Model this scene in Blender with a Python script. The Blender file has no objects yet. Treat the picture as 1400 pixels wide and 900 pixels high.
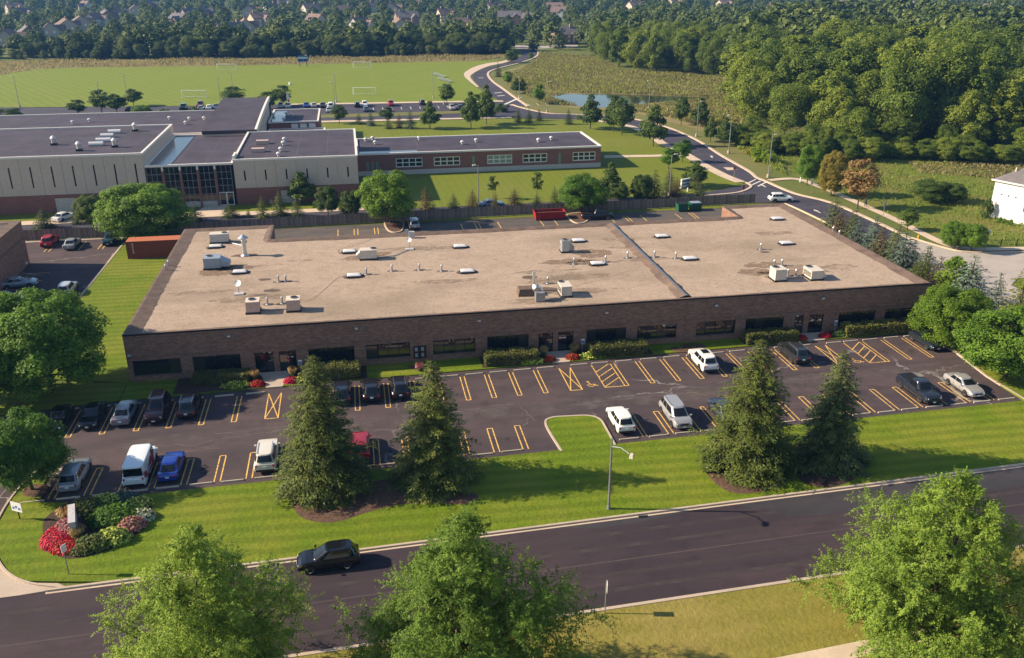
import bpy, bmesh, math, random
import numpy as np
from mathutils import Vector, Matrix
R = math.radians
scn = bpy.context.scene
col = scn.collection

# ------------------------------------------------------------------ camera, sky, sun, exposure
cam_d = bpy.data.cameras.new('camera'); cam = bpy.data.objects.new('camera', cam_d); col.objects.link(cam)
cam.location = (0, 0, 42); cam.rotation_euler = (R(90 - 22.4), 0, R(-10.1))
cam_d.sensor_width = 36; cam_d.lens = 1215 / 1400 * 36; cam_d.clip_start = 1; cam_d.clip_end = 9000
scn.camera = cam
SUN_EL, SUN_AZ = 29.0, -78.3            # sun stands to the left, a little beyond the building
wd = bpy.data.worlds.new('World'); scn.world = wd; wd.use_nodes = True
nt = wd.node_tree; nt.nodes.clear()
sky = nt.nodes.new('ShaderNodeTexSky'); sky.sky_type = 'NISHITA'; sky.sun_disc = False
sky.sun_elevation = R(SUN_EL); sky.sun_rotation = R(SUN_AZ); sky.air_density = 1.2; sky.dust_density = 0.5; sky.ozone_density = 2.5
bg = nt.nodes.new('ShaderNodeBackground'); bg.inputs['Strength'].default_value = 0.080
wo = nt.nodes.new('ShaderNodeOutputWorld')
nt.links.new(sky.outputs[0], bg.inputs[0]); nt.links.new(bg.outputs[0], wo.inputs[0])
sd = bpy.data.lights.new('sun', 'SUN'); sd.energy = 5.0; sd.angle = R(0.6); sd.color = (1.0, 0.83, 0.60)
sun = bpy.data.objects.new('sun', sd); col.objects.link(sun)
sdir = Vector((math.sin(R(SUN_AZ)) * math.cos(R(SUN_EL)), math.cos(R(SUN_AZ)) * math.cos(R(SUN_EL)), math.sin(R(SUN_EL))))
sun.rotation_euler = sdir.to_track_quat('Z', 'Y').to_euler(); sun.location = (-60, 20, 60)
vs = scn.view_settings; vs.view_transform = 'Standard'; vs.look = 'None'; vs.gamma = 1; vs.exposure = 1.05

# ------------------------------------------------------------------ materials
MATS = {}
def _n(t, ty, **kw):
    n = t.nodes.new(ty)
    for k, v in kw.items(): setattr(n, k, v)
    return n
def mixc(t, fac, a, b, mode='MIX'):
    m = _n(t, 'ShaderNodeMix', data_type='RGBA', blend_type=mode)
    for s, v in ((0, fac), (6, a), (7, b)):
        if hasattr(v, 'is_output'): t.links.new(v, m.inputs[s])
        elif s == 0: m.inputs[0].default_value = v
        else: m.inputs[s].default_value = (*v, 1)
    return m.outputs[2]
def noise(t, vec, scale, detail=4, rough=.55, dist=0):
    n = _n(t, 'ShaderNodeTexNoise'); n.inputs['Scale'].default_value = scale; n.inputs['Detail'].default_value = detail
    n.inputs['Roughness'].default_value = rough; n.inputs['Distortion'].default_value = dist
    if vec is not None: t.links.new(vec, n.inputs['Vector'])
    return n.outputs['Fac']
def ramp(t, v, lo, hi):
    n = _n(t, 'ShaderNodeMapRange'); t.links.new(v, n.inputs[0]); n.inputs[1].default_value = lo; n.inputs[2].default_value = hi
    return n.outputs[0]
def mapping(t, vec, scale=(1,1,1), rot=(0,0,0), loc=(0,0,0)):
    m = _n(t, 'ShaderNodeMapping'); t.links.new(vec, m.inputs[0])
    m.inputs['Scale'].default_value = scale; m.inputs['Rotation'].default_value = rot; m.inputs['Location'].default_value = loc
    return m.outputs[0]
def new_mat(name):
    m = bpy.data.materials.new(name); m.use_nodes = True; t = m.node_tree
    b = t.nodes['Principled BSDF']; b.inputs['Specular IOR Level'].default_value = .3
    MATS[name] = m
    return m, t, b
def bump(t, b, h, strength=.3, dist=.1):
    n = _n(t, 'ShaderNodeBump'); n.inputs['Strength'].default_value = strength; n.inputs['Distance'].default_value = dist
    t.links.new(h, n.inputs['Height']); t.links.new(n.outputs[0], b.inputs['Normal'])
def plain(name, c, rough=.6, metal=0, spec=.3, var=.12, coat=0, vscale=3.0):
    """one colour with faint grime variation"""
    if name in MATS: return MATS[name]
    m, t, b = new_mat(name)
    b.inputs['Roughness'].default_value = rough; b.inputs['Metallic'].default_value = metal
    b.inputs['Specular IOR Level'].default_value = spec; b.inputs['Coat Weight'].default_value = coat; b.inputs['Coat Roughness'].default_value = .04
    tc = _n(t, 'ShaderNodeTexCoord')
    f = noise(t, tc.outputs['Object'], vscale, 5)
    k = mixc(t, ramp(t, f, .3, .75), tuple(x * (1 - var) for x in c), tuple(min(1, x * (1 + var)) for x in c))
    t.links.new(k, b.inputs['Base Color'])
    return m
def glass(name, c=(.012,.014,.016), ior=1.9, rough=.03):
    if name in MATS: return MATS[name]
    m, t, b = new_mat(name); b.inputs['Base Color'].default_value = (*c, 1)
    b.inputs['Roughness'].default_value = rough; b.inputs['IOR'].default_value = ior; b.inputs['Specular IOR Level'].default_value = .5
    return m
def pos(t):
    g = _n(t, 'ShaderNodeNewGeometry'); return g.outputs['Position']
def lawn(name, a, b2, dry, stripe=0, rot=0, stripe_w=1.6, dryness=.5):
    m, t, b = new_mat(name); p = pos(t)
    fine = noise(t, p, 2.6, 6, .7); big = noise(t, p, .085, 6, .7); mid = noise(t, p, .35, 5, .7)
    c = mixc(t, ramp(t, fine, .28, .72), a, b2)
    c = mixc(t, ramp(t, mid, .40, .72), c, tuple(.5 * (x + y) * 1.08 for x, y in zip(a, b2)))
    d = _n(t, 'ShaderNodeMath', operation='MULTIPLY'); t.links.new(ramp(t, big, .45, .75), d.inputs[0]); d.inputs[1].default_value = dryness
    c = mixc(t, d.outputs[0], c, dry)
    if stripe:
        w = _n(t, 'ShaderNodeTexWave', wave_type='BANDS', bands_direction='Y', wave_profile='SIN')
        w.inputs['Scale'].default_value = 0.314 / stripe_w; w.inputs['Distortion'].default_value = 6.5; w.inputs['Detail'].default_value = 4; w.inputs['Detail Scale'].default_value = .16
        t.links.new(mapping(t, p, rot=(0, 0, rot)), w.inputs['Vector'])
        k = _n(t, 'ShaderNodeMath', operation='MULTIPLY'); t.links.new(ramp(t, w.outputs['Fac'], .25, .75), k.inputs[0]); k.inputs[1].default_value = stripe
        c = mixc(t, k.outputs[0], c, tuple(x * .62 for x in a))
    t.links.new(c, b.inputs['Base Color']); b.inputs['Roughness'].default_value = .85; b.inputs['Specular IOR Level'].default_value = .15
    bump(t, b, fine, .9, .12)
    return m
def asphalt(name, c, var=.25, crack=0, tint=(1.15,1.08,1.0), rough=.88):
    m, t, b = new_mat(name); p = pos(t)
    fine = noise(t, p, 9, 5, .8); big = noise(t, mapping(t, p, (.5, 2.2, 1)), .12, 6, .65, .6); mid = noise(t, p, .5, 5)
    k = mixc(t, ramp(t, fine, .25, .8), tuple(x * (1 - var) for x in c), tuple(x * (1 + var) for x in c))
    k = mixc(t, ramp(t, big, .42, .68), k, tuple(x * y * 1.35 for x, y in zip(c, tint)))
    k2 = mixc(t, ramp(t, mid, .52, .8), k, tuple(x * .7 for x in c))
    if crack:
        v = _n(t, 'ShaderNodeTexVoronoi', feature='DISTANCE_TO_EDGE'); v.inputs['Scale'].default_value = .085
        dm = _n(t, 'ShaderNodeTexNoise'); dm.inputs['Scale'].default_value = .5; dm.inputs['Detail'].default_value = 5; t.links.new(p, dm.inputs['Vector'])
        va = _n(t, 'ShaderNodeVectorMath', operation='MULTIPLY_ADD'); t.links.new(dm.outputs['Color'], va.inputs[0]); va.inputs[1].default_value = (3.5, 3.5, 0); t.links.new(p, va.inputs[2])
        t.links.new(va.outputs[0], v.inputs['Vector'])
        e = _n(t, 'ShaderNodeMath', operation='LESS_THAN'); t.links.new(v.outputs['Distance'], e.inputs[0]); e.inputs[1].default_value = .006
        pm = ramp(t, noise(t, p, .09, 2), .5, .58)
        e2 = _n(t, 'ShaderNodeMath', operation='MULTIPLY'); t.links.new(e.outputs[0], e2.inputs[0]); t.links.new(pm, e2.inputs[1])
        k2 = mixc(t, e2.outputs[0], k2, (crack, crack * .93, crack * .88))
    t.links.new(k2, b.inputs['Base Color']); b.inputs['Roughness'].default_value = rough; b.inputs['Specular IOR Level'].default_value = .25
    bump(t, b, fine, .5, .02)
    return m
def concrete(name, c, joint=0, var=.14):
    m, t, b = new_mat(name); p = pos(t)
    f = noise(t, p, 6, 6, .7); g = noise(t, p, .4, 4)
    k = mixc(t, ramp(t, f, .3, .7), tuple(x * (1 - var) for x in c), tuple(x * (1 + var) for x in c))
    k = mixc(t, ramp(t, g, .45, .8), k, tuple(x * .8 for x in c))
    t.links.new(k, b.inputs['Base Color']); b.inputs['Roughness'].default_value = .85; bump(t, b, f, .3, .02)
    return m
def brickmat(name, c1, c2, mortar, bw=.4, bh=.13, ms=.012, stain=.5):
    m, t, b = new_mat(name); p = pos(t)
    s = _n(t, 'ShaderNodeSeparateXYZ'); t.links.new(p, s.inputs[0])
    ad = _n(t, 'ShaderNodeMath', operation='ADD'); t.links.new(s.outputs[0], ad.inputs[0]); t.links.new(s.outputs[1], ad.inputs[1])
    cx = _n(t, 'ShaderNodeCombineXYZ'); t.links.new(ad.outputs[0], cx.inputs[0]); t.links.new(s.outputs[2], cx.inputs[1])
    br = _n(t, 'ShaderNodeTexBrick'); t.links.new(cx.outputs[0], br.inputs['Vector'])
    br.inputs['Color1'].default_value = (*c1, 1); br.inputs['Color2'].default_value = (*c2, 1); br.inputs['Mortar'].default_value = (*mortar, 1)
    br.inputs['Scale'].default_value = 1; br.inputs['Brick Width'].default_value = bw; br.inputs['Row Height'].default_value = bh; br.inputs['Mortar Size'].default_value = ms
    n = noise(t, mapping(t, p, (.6, .6, 1.6)), .9, 6, .7)
    k = mixc(t, ramp(t, n, .35, .75), br.outputs['Color'], tuple(x * stain for x in c1), 'MIX')
    mm = _n(t, 'ShaderNodeMix', data_type='RGBA'); mm.inputs[0].default_value = .35
    t.links.new(br.outputs['Color'], mm.inputs[6]); t.links.new(k, mm.inputs[7])
    t.links.new(mm.outputs[2], b.inputs['Base Color']); b.inputs['Roughness'].default_value = .85
    bump(t, b, br.outputs['Fac'], -.5, .015)
    return m
def leafmat(name, dark, light, trans=.3, yellow=None, rough=.65):
    m, t, b = new_mat(name)
    oi = _n(t, 'ShaderNodeObjectInfo'); g = _n(t, 'ShaderNodeNewGeometry')
    c = mixc(t, g.outputs['Random Per Island'], dark, light)
    tc = _n(t, 'ShaderNodeTexCoord'); nz = noise(t, tc.outputs['Object'], .55, 3)
    c = mixc(t, ramp(t, nz, .42, .68), c, tuple(x * 1.25 for x in light))
    v = _n(t, 'ShaderNodeMath', operation='MULTIPLY_ADD'); t.links.new(oi.outputs['Random'], v.inputs[0]); v.inputs[1].default_value = .55; v.inputs[2].default_value = .72
    h = _n(t, 'ShaderNodeMath', operation='MULTIPLY_ADD'); t.links.new(oi.outputs['Random'], h.inputs[0]); h.inputs[1].default_value = -.03; h.inputs[2].default_value = .515
    hs = _n(t, 'ShaderNodeHueSaturation'); t.links.new(c, hs.inputs['Color']); t.links.new(v.outputs[0], hs.inputs['Value']); t.links.new(h.outputs[0], hs.inputs['Hue'])
    c = hs.outputs[0]
    t.links.new(c, b.inputs['Base Color']); b.inputs['Roughness'].default_value = rough; b.inputs['Specular IOR Level'].default_value = .25
    tr = _n(t, 'ShaderNodeBsdfTranslucent')
    tc2 = mixc(t, .35, c, yellow or tuple(min(1, x * 1.5) for x in light)); t.links.new(tc2, tr.inputs[0])
    mx = _n(t, 'ShaderNodeMixShader'); mx.inputs[0].default_value = trans
    t.links.new(b.outputs[0], mx.inputs[1]); t.links.new(tr.outputs[0], mx.inputs[2])
    t.links.new(mx.outputs[0], t.nodes['Material Output'].inputs[0])
    return m
def paint(name, c, metal=.3):
    if name in MATS: return MATS[name]
    m, t, b = new_mat(name); b.inputs['Base Color'].default_value = (*c, 1)
    b.inputs['Metallic'].default_value = metal; b.inputs['Roughness'].default_value = .22 if max(c) < .06 else .32; b.inputs['Coat Weight'].default_value = .8; b.inputs['Coat Roughness'].default_value = .05
    return m

lawn('lawn_front', (.068,.122,.004), (.150,.200,.010), (.240,.220,.030), .30, R(2.2), 1.45, .8)
lawn('lawn_dry', (.140,.138,.020), (.255,.210,.048), (.330,.240,.095), .14, R(2.2), 2.4, .75)
lawn('ground', (.075,.105,.020), (.120,.140,.034), (.160,.140,.055), 0, 0, 1, .7)
lawn('lawn_school', (.100,.135,.010), (.165,.185,.020), (.200,.180,.050), .12, R(88), 1.6, .45)
lawn('field', (.125,.175,.016), (.180,.220,.028), (.225,.220,.045), .2, R(62), 3.0, .5)
lawn('verge', (.105,.120,.030), (.160,.155,.050), (.200,.165,.075), 0, 0, 1, .75)
lawn('prairie', (.150,.140,.048), (.225,.190,.080), (.260,.190,.110), 0, 0, 1, .8)
lawn('meadow', (.085,.130,.014), (.145,.165,.026), (.200,.135,.055), 0, 0, 1, .8)
asphalt('asphalt_lot', (.056,.042,.047), .34, .20)
asphalt('asphalt_street', (.036,.026,.033), .30)
asphalt('asphalt_back', (.080,.070,.066), .2)
asphalt('asphalt_dark', (.036,.034,.040), .2)
asphalt('asphalt_school', (.044,.042,.060), .22)
concrete('concrete', (.42,.34,.27)); concrete('pavement', (.52,.41,.31)); concrete('street_concrete', (.36,.32,.29)); concrete('stop_concrete', (.50,.41,.31))
plain('white_line', (.62,.57,.52), .7, var=.25)
brickmat('brick_brown', (.165,.084,.057), (.300,.165,.116), (.30,.20,.155), .41, .135, .010, .62)
brickmat('brick_red', (.210,.072,.050), (.27,.10,.068), (.25,.19,.16), .30, .11, .010)
brickmat('brick_house', (.24,.15,.12), (.31,.20,.15), (.3,.26,.22), .3, .11, .01)
plain('brown_band', (.150,.098,.078), .7, var=.18)
plain('panel_beige', (.52,.42,.34), .8, var=.07); plain('stone_band', (.50,.45,.40), .8); plain('white_trim', (.72,.66,.60), .5, var=.06)
plain('roof_school', (.054,.044,.062), .75, var=.3, vscale=.25); plain('flashing', (.135,.092,.072), .8, var=.3, vscale=.8)
plain('metal_cap', (.36,.34,.33), .35, .8); plain('dark_metal', (.03,.03,.032), .4, .6); plain('grey_metal', (.30,.31,.33), .45, .6)
plain('galv', (.55,.56,.58), .35, .7); plain('unit_white', (.54,.48,.41), .5, var=.08); plain('unit_pink', (.46,.33,.28), .5); plain('unit_tan', (.60,.50,.42), .5)
plain('unit_blue', (.28,.33,.40), .45, .3); plain('unit_grey', (.44,.43,.42), .5, .2); plain('black', (.012,.012,.013), .6); plain('dome', (.60,.58,.58), .25, 0, .5, .05)
plain('rubber', (.014,.014,.015), .8); plain('wood_grey', (.36,.29,.25), .9, var=.35, vscale=6); plain('bark', (.085,.062,.045), .95, var=.4, vscale=8)
plain('mulch', (.100,.058,.038), .95, var=.5, vscale=5); plain('mulch_dark', (.050,.030,.022), .95, var=.5, vscale=5); plain('rust_red', (.190,.050,.024), .6, var=.18); plain('rust_top', (.42,.14,.075), .6, var=.12)
plain('red_paint', (.30,.018,.016), .5); plain('bin_green', (.015,.09,.05), .5); plain('white_paint', (.78,.76,.73), .5, var=.05); plain('sign_blue', (.05,.13,.42), .5)
plain('stone_grey', (.42,.40,.42), .8); plain('stone_pale', (.52,.44,.36), .9, var=.3); plain('chrome', (.6,.6,.62), .2, .9); plain('plate', (.62,.64,.68), .5)
plain('tail', (.42,.012,.015), .25, 0, .5); plain('lamp_glass', (.72,.74,.76), .15, 0, .6); plain('skin', (.45,.27,.19), .6); plain('cloth_blue', (.07,.20,.45), .8); plain('cloth_dark', (.03,.03,.04), .8)
plain('shingle_a', (.185,.130,.110), .9, var=.2, vscale=.5); plain('shingle_b', (.145,.130,.135), .9, var=.2, vscale=.5); plain('shingle_c', (.175,.125,.105), .9, var=.2, vscale=.5); plain('siding_white', (.70,.68,.66), .6, var=.04)
plain('siding_cream', (.42,.36,.30), .7); plain('siding_grey', (.40,.40,.42), .7); plain('yellow_paint', (.70,.38,.03), .6); plain('score_blue', (.05,.15,.36), .5)
plain('stucco', (.40,.34,.28), .8); plain('wet_roof', (.085,.095,.125), .16, 0, .8, .2); plain('teal', (.02,.25,.22), .5)
glass('window_glass'); glass('blind_glass', (.036,.031,.027), 1.8, .06); glass('car_glass', (.008,.010,.012), 1.5); glass('school_glass', (.010,.014,.016), 1.6); glass('pane_green', (.22,.28,.22), 1.5, .15)
leafmat('leaf_locust', (.055,.118,.010), (.235,.325,.048), .40)
leafmat('leaf_maple', (.038,.098,.008), (.120,.215,.020), .36)
leafmat('leaf_mid', (.036,.076,.012), (.095,.140,.026), .3)
leafmat('leaf_wood', (.042,.088,.009), (.168,.215,.028), .36)
leafmat('leaf_far', (.044,.076,.018), (.115,.150,.036), .28)
leafmat('leaf_lime', (.090,.170,.008), (.200,.280,.022), .40)
leafmat('leaf_gold', (.115,.115,.014), (.210,.175,.028), .3); leafmat('leaf_orange', (.125,.090,.028), (.225,.150,.050), .3)
leafmat('needle', (.036,.066,.010), (.130,.150,.026), .15); leafmat('needle_blue', (.048,.085,.062), (.110,.150,.115), .1); leafmat('needle_dark', (.030,.056,.018), (.085,.112,.032), .12)
leafmat('needle_brown', (.075,.062,.022), (.130,.095,.035), .1)
leafmat('hedge', (.060,.082,.014), (.150,.155,.036), .25); leafmat('grass_tall', (.165,.145,.055), (.270,.225,.100), .45); leafmat('plume', (.30,.20,.07), (.45,.30,.12), .3)
leafmat('flower_red', (.20,.006,.008), (.46,.022,.018), .12); leafmat('flower_mauve', (.30,.10,.14), (.42,.18,.22), .15); leafmat('flower_lime', (.36,.42,.06), (.56,.58,.12), .2); leafmat('flower_pink', (.26,.08,.08), (.38,.18,.15), .15)
leafmat('flower_white', (.24,.28,.17), (.42,.42,.30), .2); leafmat('prairie_green', (.110,.160,.022), (.200,.235,.045), .45)

# gravel roof
def gravel():
    m, t, b = new_mat('gravel'); p = pos(t)
    fine = noise(t, p, 3.6, 8, .85); drift = noise(t, mapping(t, p, (.45, 1.6, 1), (0, 0, .25)), 1.6, 6, .7, .8); big = noise(t, mapping(t, p, (.5, 1, 1)), .12, 5, .6)
    grain = noise(t, p, 22, 3, .9); spot = noise(t, p, .55, 6, .75)
    k = mixc(t, ramp(t, fine, .34, .66), (.155,.112,.085), (.500,.385,.298))
    k = mixc(t, ramp(t, spot, .40, .70), k, (.385,.296,.228))
    dk = _n(t, 'ShaderNodeMath', operation='MULTIPLY'); t.links.new(ramp(t, drift, .50, .78), dk.inputs[0]); dk.inputs[1].default_value = .55
    k = mixc(t, dk.outputs[0], k, (.510,.400,.310))
    k = mixc(t, ramp(t, big, .48, .80), k, (.205,.160,.115))
    k = mixc(t, ramp(t, grain, .56, .72), k, (.215,.160,.130))
    t.links.new(k, b.inputs['Base Color']); b.inputs['Roughness'].default_value = .95; b.inputs['Specular IOR Level'].default_value = .1
    bump(t, b, fine, .8, .05)
gravel()
def stainmat(name, c, lo=.40, hi=.60, sc=1.1):
    m, t, b = new_mat(name); p = pos(t); f = noise(t, p, sc, 6, .75)
    k = mixc(t, noise(t, p, 9, 4, .8), tuple(x*.75 for x in c), tuple(x*1.3 for x in c)); t.links.new(k, b.inputs['Base Color']); b.inputs['Roughness'].default_value = .95
    t.links.new(ramp(t, f, lo, hi), b.inputs['Alpha']); return m
stainmat('yellow_line', (.66,.40,.11), .33, .50, 3.5); stainmat('roof_stain', (.200,.138,.095), .36, .62)
def woodmat(name, a, b2):
    m, t, b = new_mat(name); g = _n(t, 'ShaderNodeNewGeometry'); tc = _n(t, 'ShaderNodeTexCoord')
    k = mixc(t, g.outputs['Random Per Island'], a, b2); k = mixc(t, ramp(t, noise(t, mapping(t, tc.outputs['Object'], (9, 9, .8)), 2, 5), .35, .75), k, tuple(x*.6 for x in a))
    t.links.new(k, b.inputs['Base Color']); b.inputs['Roughness'].default_value = .9
MATS.pop('wood_grey'); woodmat('wood_grey', (.150,.112,.090), (.330,.262,.215))
stainmat('lot_wear', (.125,.102,.098), .40, .78, .35); stainmat('tyre_track', (.072,.058,.060), .30, .80, .5); stainmat('oil_stain', (.030,.026,.027), .48, .75, 1.6)
def water():
    m, t, b = new_mat('water'); b.inputs['Base Color'].default_value = (.030,.038,.028, 1); b.inputs['Roughness'].default_value = .04; b.inputs['IOR'].default_value = 1.5
    b.inputs['Specular IOR Level'].default_value = .5
    bump(t, b, noise(t, mapping(t, pos(t), (.5, 2, 1)), 1.2, 3), .05, .05)
water()

# ------------------------------------------------------------------ mesh helpers
class MB:
    def __init__(s): s.v = []; s.f = []; s.m = []
    def face(s, pts, m=0):
        i = len(s.v); s.v += [tuple(p) for p in pts]; s.f.append(tuple(range(i, i + len(pts)))); s.m.append(m); return s
    def box(s, x0, x1, y0, y1, z0, z1, m=0, mt=None):
        i = len(s.v); s.v += [(x0,y0,z0),(x1,y0,z0),(x1,y1,z0),(x0,y1,z0),(x0,y0,z1),(x1,y0,z1),(x1,y1,z1),(x0,y1,z1)]
        for q in ((0,3,2,1),(0,1,5,4),(1,2,6,5),(2,3,7,6),(3,0,4,7)): s.f.append(tuple(i + k for k in q)); s.m.append(m)
        s.f.append((i+4,i+5,i+6,i+7)); s.m.append(m if mt is None else mt); return s
    def cbox(s, c, d, rz=0, m=0, taper=1):
        i = len(s.v); cx, cy, cz = c; ca, sa = math.cos(rz), math.sin(rz)
        for zz, k in ((-.5, 1), (.5, taper)):
            for a, b in ((-.5,-.5),(.5,-.5),(.5,.5),(-.5,.5)):
                x, y = a * d[0] * k, b * d[1] * k; s.v.append((cx + x*ca - y*sa, cy + x*sa + y*ca, cz + zz * d[2]))
        for q in ((0,3,2,1),(0,1,5,4),(1,2,6,5),(2,3,7,6),(3,0,4,7),(4,5,6,7)): s.f.append(tuple(i + k for k in q)); s.m.append(m)
        return s
    def tube(s, p0, p1, r0, r1, n=8, m=0, caps=True):
        p0, p1 = Vector(p0), Vector(p1); d = p1 - p0
        if d.length < 1e-6: return s
        q = d.to_track_quat('Z', 'Y'); i = len(s.v)
        for p, r in ((p0, r0), (p1, r1)):
            for k in range(n):
                a = 2 * math.pi * k / n; w = q @ Vector((r * math.cos(a), r * math.sin(a), 0)); s.v.append(tuple(p + w))
        for k in range(n):
            k2 = (k + 1) % n; s.f.append((i+k, i+k2, i+n+k2, i+n+k)); s.m.append(m)
        if caps: s.f.append(tuple(i + n - 1 - k for k in range(n))); s.m.append(m); s.f.append(tuple(i + n + k for k in range(n))); s.m.append(m)
        return s
    def prism(s, poly, z0, z1, m=0, mt=None):
        n = len(poly)
        a = sum(poly[k][0] * poly[(k+1) % n][1] - poly[(k+1) % n][0] * poly[k][1] for k in range(n))
        if a < 0: poly = poly[::-1]
        i = len(s.v); s.v += [(x, y, z0) for x, y in poly] + [(x, y, z1) for x, y in poly]
        for k in range(n):
            k2 = (k + 1) % n; s.f.append((i+k, i+k2, i+n+k2, i+n+k)); s.m.append(m)
        s.f.append(tuple(i + n + k for k in range(n))); s.m.append(m if mt is None else mt); return s
    def sheet(s, poly, z, m=0):
        n = len(poly); a = sum(poly[k][0] * poly[(k+1) % n][1] - poly[(k+1) % n][0] * poly[k][1] for k in range(n))
        if a < 0: poly = poly[::-1]
        return s.face([(x, y, z) for x, y in poly], m)
    def mesh(s, name, mats, smooth=False):
        me = bpy.data.meshes.new(name); me.from_pydata(s.v, [], s.f)
        for k in mats: me.materials.append(MATS[k])
        if len(mats) > 1: me.polygons.foreach_set('material_index', s.m)
        if smooth: me.polygons.foreach_set('use_smooth', [True] * len(s.f))
        me.update(); return me
    def build(s, name, mats, parent=None, loc=None, rz=0, smooth=False):
        if isinstance(mats, str): mats = [mats]
        return link(name, s.mesh(name, mats, smooth), parent, loc, rz)
def link(name, me, parent=None, loc=None, rz=0, scale=None):
    o = bpy.data.objects.new(name, me); col.objects.link(o); o.parent = parent
    if loc is not None: o.location = loc
    if rz: o.rotation_euler = (0, 0, rz)
    if scale is not None: o.scale = scale
    return o
def tag(o, label, cat, group=None):
    o['label'] = label; o['category'] = cat
    if group: o['group'] = group
    return o
def thing(name, label, cat, loc=(0,0,0), rz=0, group=None):
    o = bpy.data.objects.new(name, None); col.objects.link(o); o.location = loc; o.rotation_euler = (0, 0, rz); o.empty_display_size = .5
    return tag(o, label, cat, group)
def struct(o): o['kind'] = 'structure'; return o
def stuff(o, label=None, cat=None):
    o['kind'] = 'stuff'
    if label: o['label'] = label; o['category'] = cat
    return o
def smooth_line(pts, n=8, closed=False):
    out = []; N = len(pts); rng = range(N if closed else N - 1)
    for i in rng:
        g = (lambda k: pts[k % N]) if closed else (lambda k: pts[max(0, min(N - 1, k))])
        a, b, c, d = g(i-1), g(i), g(i+1), g(i+2)
        for k in range(n):
            t = k / n
            out.append(tuple(.5 * (2*b[j] + (c[j]-a[j])*t + (2*a[j]-5*b[j]+4*c[j]-d[j])*t*t + (3*b[j]-a[j]-3*c[j]+d[j])*t**3) for j in (0, 1)))
    if not closed: out.append(tuple(pts[-1]))
    return out
def offset(line, d, closed=False):
    out = []; N = len(line)
    for i in range(N):
        a = line[(i-1) % N] if closed else line[max(0, i-1)]; b = line[(i+1) % N] if closed else line[min(N-1, i+1)]
        t = Vector((b[0]-a[0], b[1]-a[1]))
        t = t.normalized() if t.length > 1e-9 else Vector((1, 0))
        out.append((line[i][0] - t.y * d, line[i][1] + t.x * d))
    return out
def ribbon(mb, L, Rr, z, m=0):
    for i in range(len(L) - 1):
        mb.face([(*Rr[i], z), (*Rr[i+1], z), (*L[i+1], z), (*L[i], z)], m)
    return mb
def kerb(mb, line, w=.2, h=.14, z=0, m=0, closed=False):
    a = offset(line, w/2, closed); b = offset(line, -w/2, closed); N = len(line)
    for i in range(N if closed else N - 1):
        j = (i + 1) % N
        mb.face([(*b[i],z+h),(*b[j],z+h),(*a[j],z+h),(*a[i],z+h)], m)
        mb.face([(*b[i],z-.04),(*b[j],z-.04),(*b[j],z+h),(*b[i],z+h)], m)
        mb.face([(*a[j],z-.04),(*a[i],z-.04),(*a[i],z+h),(*a[j],z+h)], m)
    return mb
def wall_grid(mb, a0, a1, z0, z1, holes, plane, thick, axis='x', m=0):
    """solid wall on a plane with rectangular openings (a0,a1,z0,z1)"""
    A = sorted({a0, a1, *[h[0] for h in holes], *[h[1] for h in holes]}); Zs = sorted({z0, z1, *[h[2] for h in holes], *[h[3] for h in holes]})
    A = [a for a in A if a0 <= a <= a1]; Zs = [z for z in Zs if z0 <= z <= z1]
    for i in range(len(A) - 1):
        run = None
        for k in range(len(Zs) - 1):
            ca, cz = (A[i] + A[i+1]) / 2, (Zs[k] + Zs[k+1]) / 2
            solid = not any(h[0] < ca < h[1] and h[2] < cz < h[3] for h in holes)
            if solid:
                if run is None: run = Zs[k]
                end = Zs[k+1]
            if run is not None and (not solid or k == len(Zs) - 2):
                p0, p1 = min(plane, plane + thick), max(plane, plane + thick)
                if axis == 'x': mb.box(A[i], A[i+1], p0, p1, run, end, m)
                else: mb.box(p0, p1, A[i], A[i+1], run, end, m)
                run = None
    return mb
# ------------------------------------------------------------------ the setting
rnd = random.Random(7)
def YS(x): return 87.60 + .0262 * (x + 10)      # wheel stops, upper row
def YE(x): return 81.35 + .0262 * (x + 16.6)    # lane end of upper stall lines
def YB(x): return 70.05 + .0285 * (x + 16.8)    # wheel stops, lower row
def YT(x): return 74.75 + .0320 * (x + 16.8)    # lane end of lower stall lines
def YK(x): return 57.95 + .0390 * (x + 6.6)     # far kerb of the street
def YN(x): return 47.45 + .0390 * (x + 4.3)     # near kerb of the street

struct(MB().sheet([(-1500,-150),(2100,-150),(2100,2200),(-1500,2200)], -.06).build('ground', 'ground'))
street = MB().sheet([(-160, YN(-160)), (79, YN(79)), (79, YK(79)), (-160, YK(-160))], 0)
street = struct(street.build('street', 'asphalt_street'))
def patch_poly(pts, z, mat, name, parent): return MB().sheet(pts, z).build(name, mat, parent)
patch_poly([(13,YK(13)-.3),(17.5,YK(17)-1.1),(21.5,YK(21)-1.0),(26.5,YK(26)-.3)], .004, 'asphalt_dark', 'road_patch', street)
patch_poly([(29.5,YK(29)-.3),(31,YK(31)-1.5),(31.7,YK(31)-1.2),(33.2,YK(33)-2.9),(35.5,YK(35)-3.2),(48,YK(48)-3.1),(60,YK(60)-3.0),(60,YK(60)-.3)], .004, 'asphalt_dark', 'road_patch', street)
sm = MB()
for i in range(24):
    x = -40 + i * 4.0; y = YN(x) + 5.15; sm.face([(x,y-.05,.004),(x+4,y-.05+.156,.004),(x+4,y+.06+.156,.004),(x,y+.06,.004)])
for dy_, wd_ in ((1.7,.45),(3.4,.45),(6.6,.45),(8.3,.45)): MB().sheet([(-45,YN(-45)+dy_),(75,YN(75)+dy_),(75,YN(75)+dy_+wd_),(-45,YN(-45)+dy_+wd_)], .0025).build('tyre_track','tyre_track',street)
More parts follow.
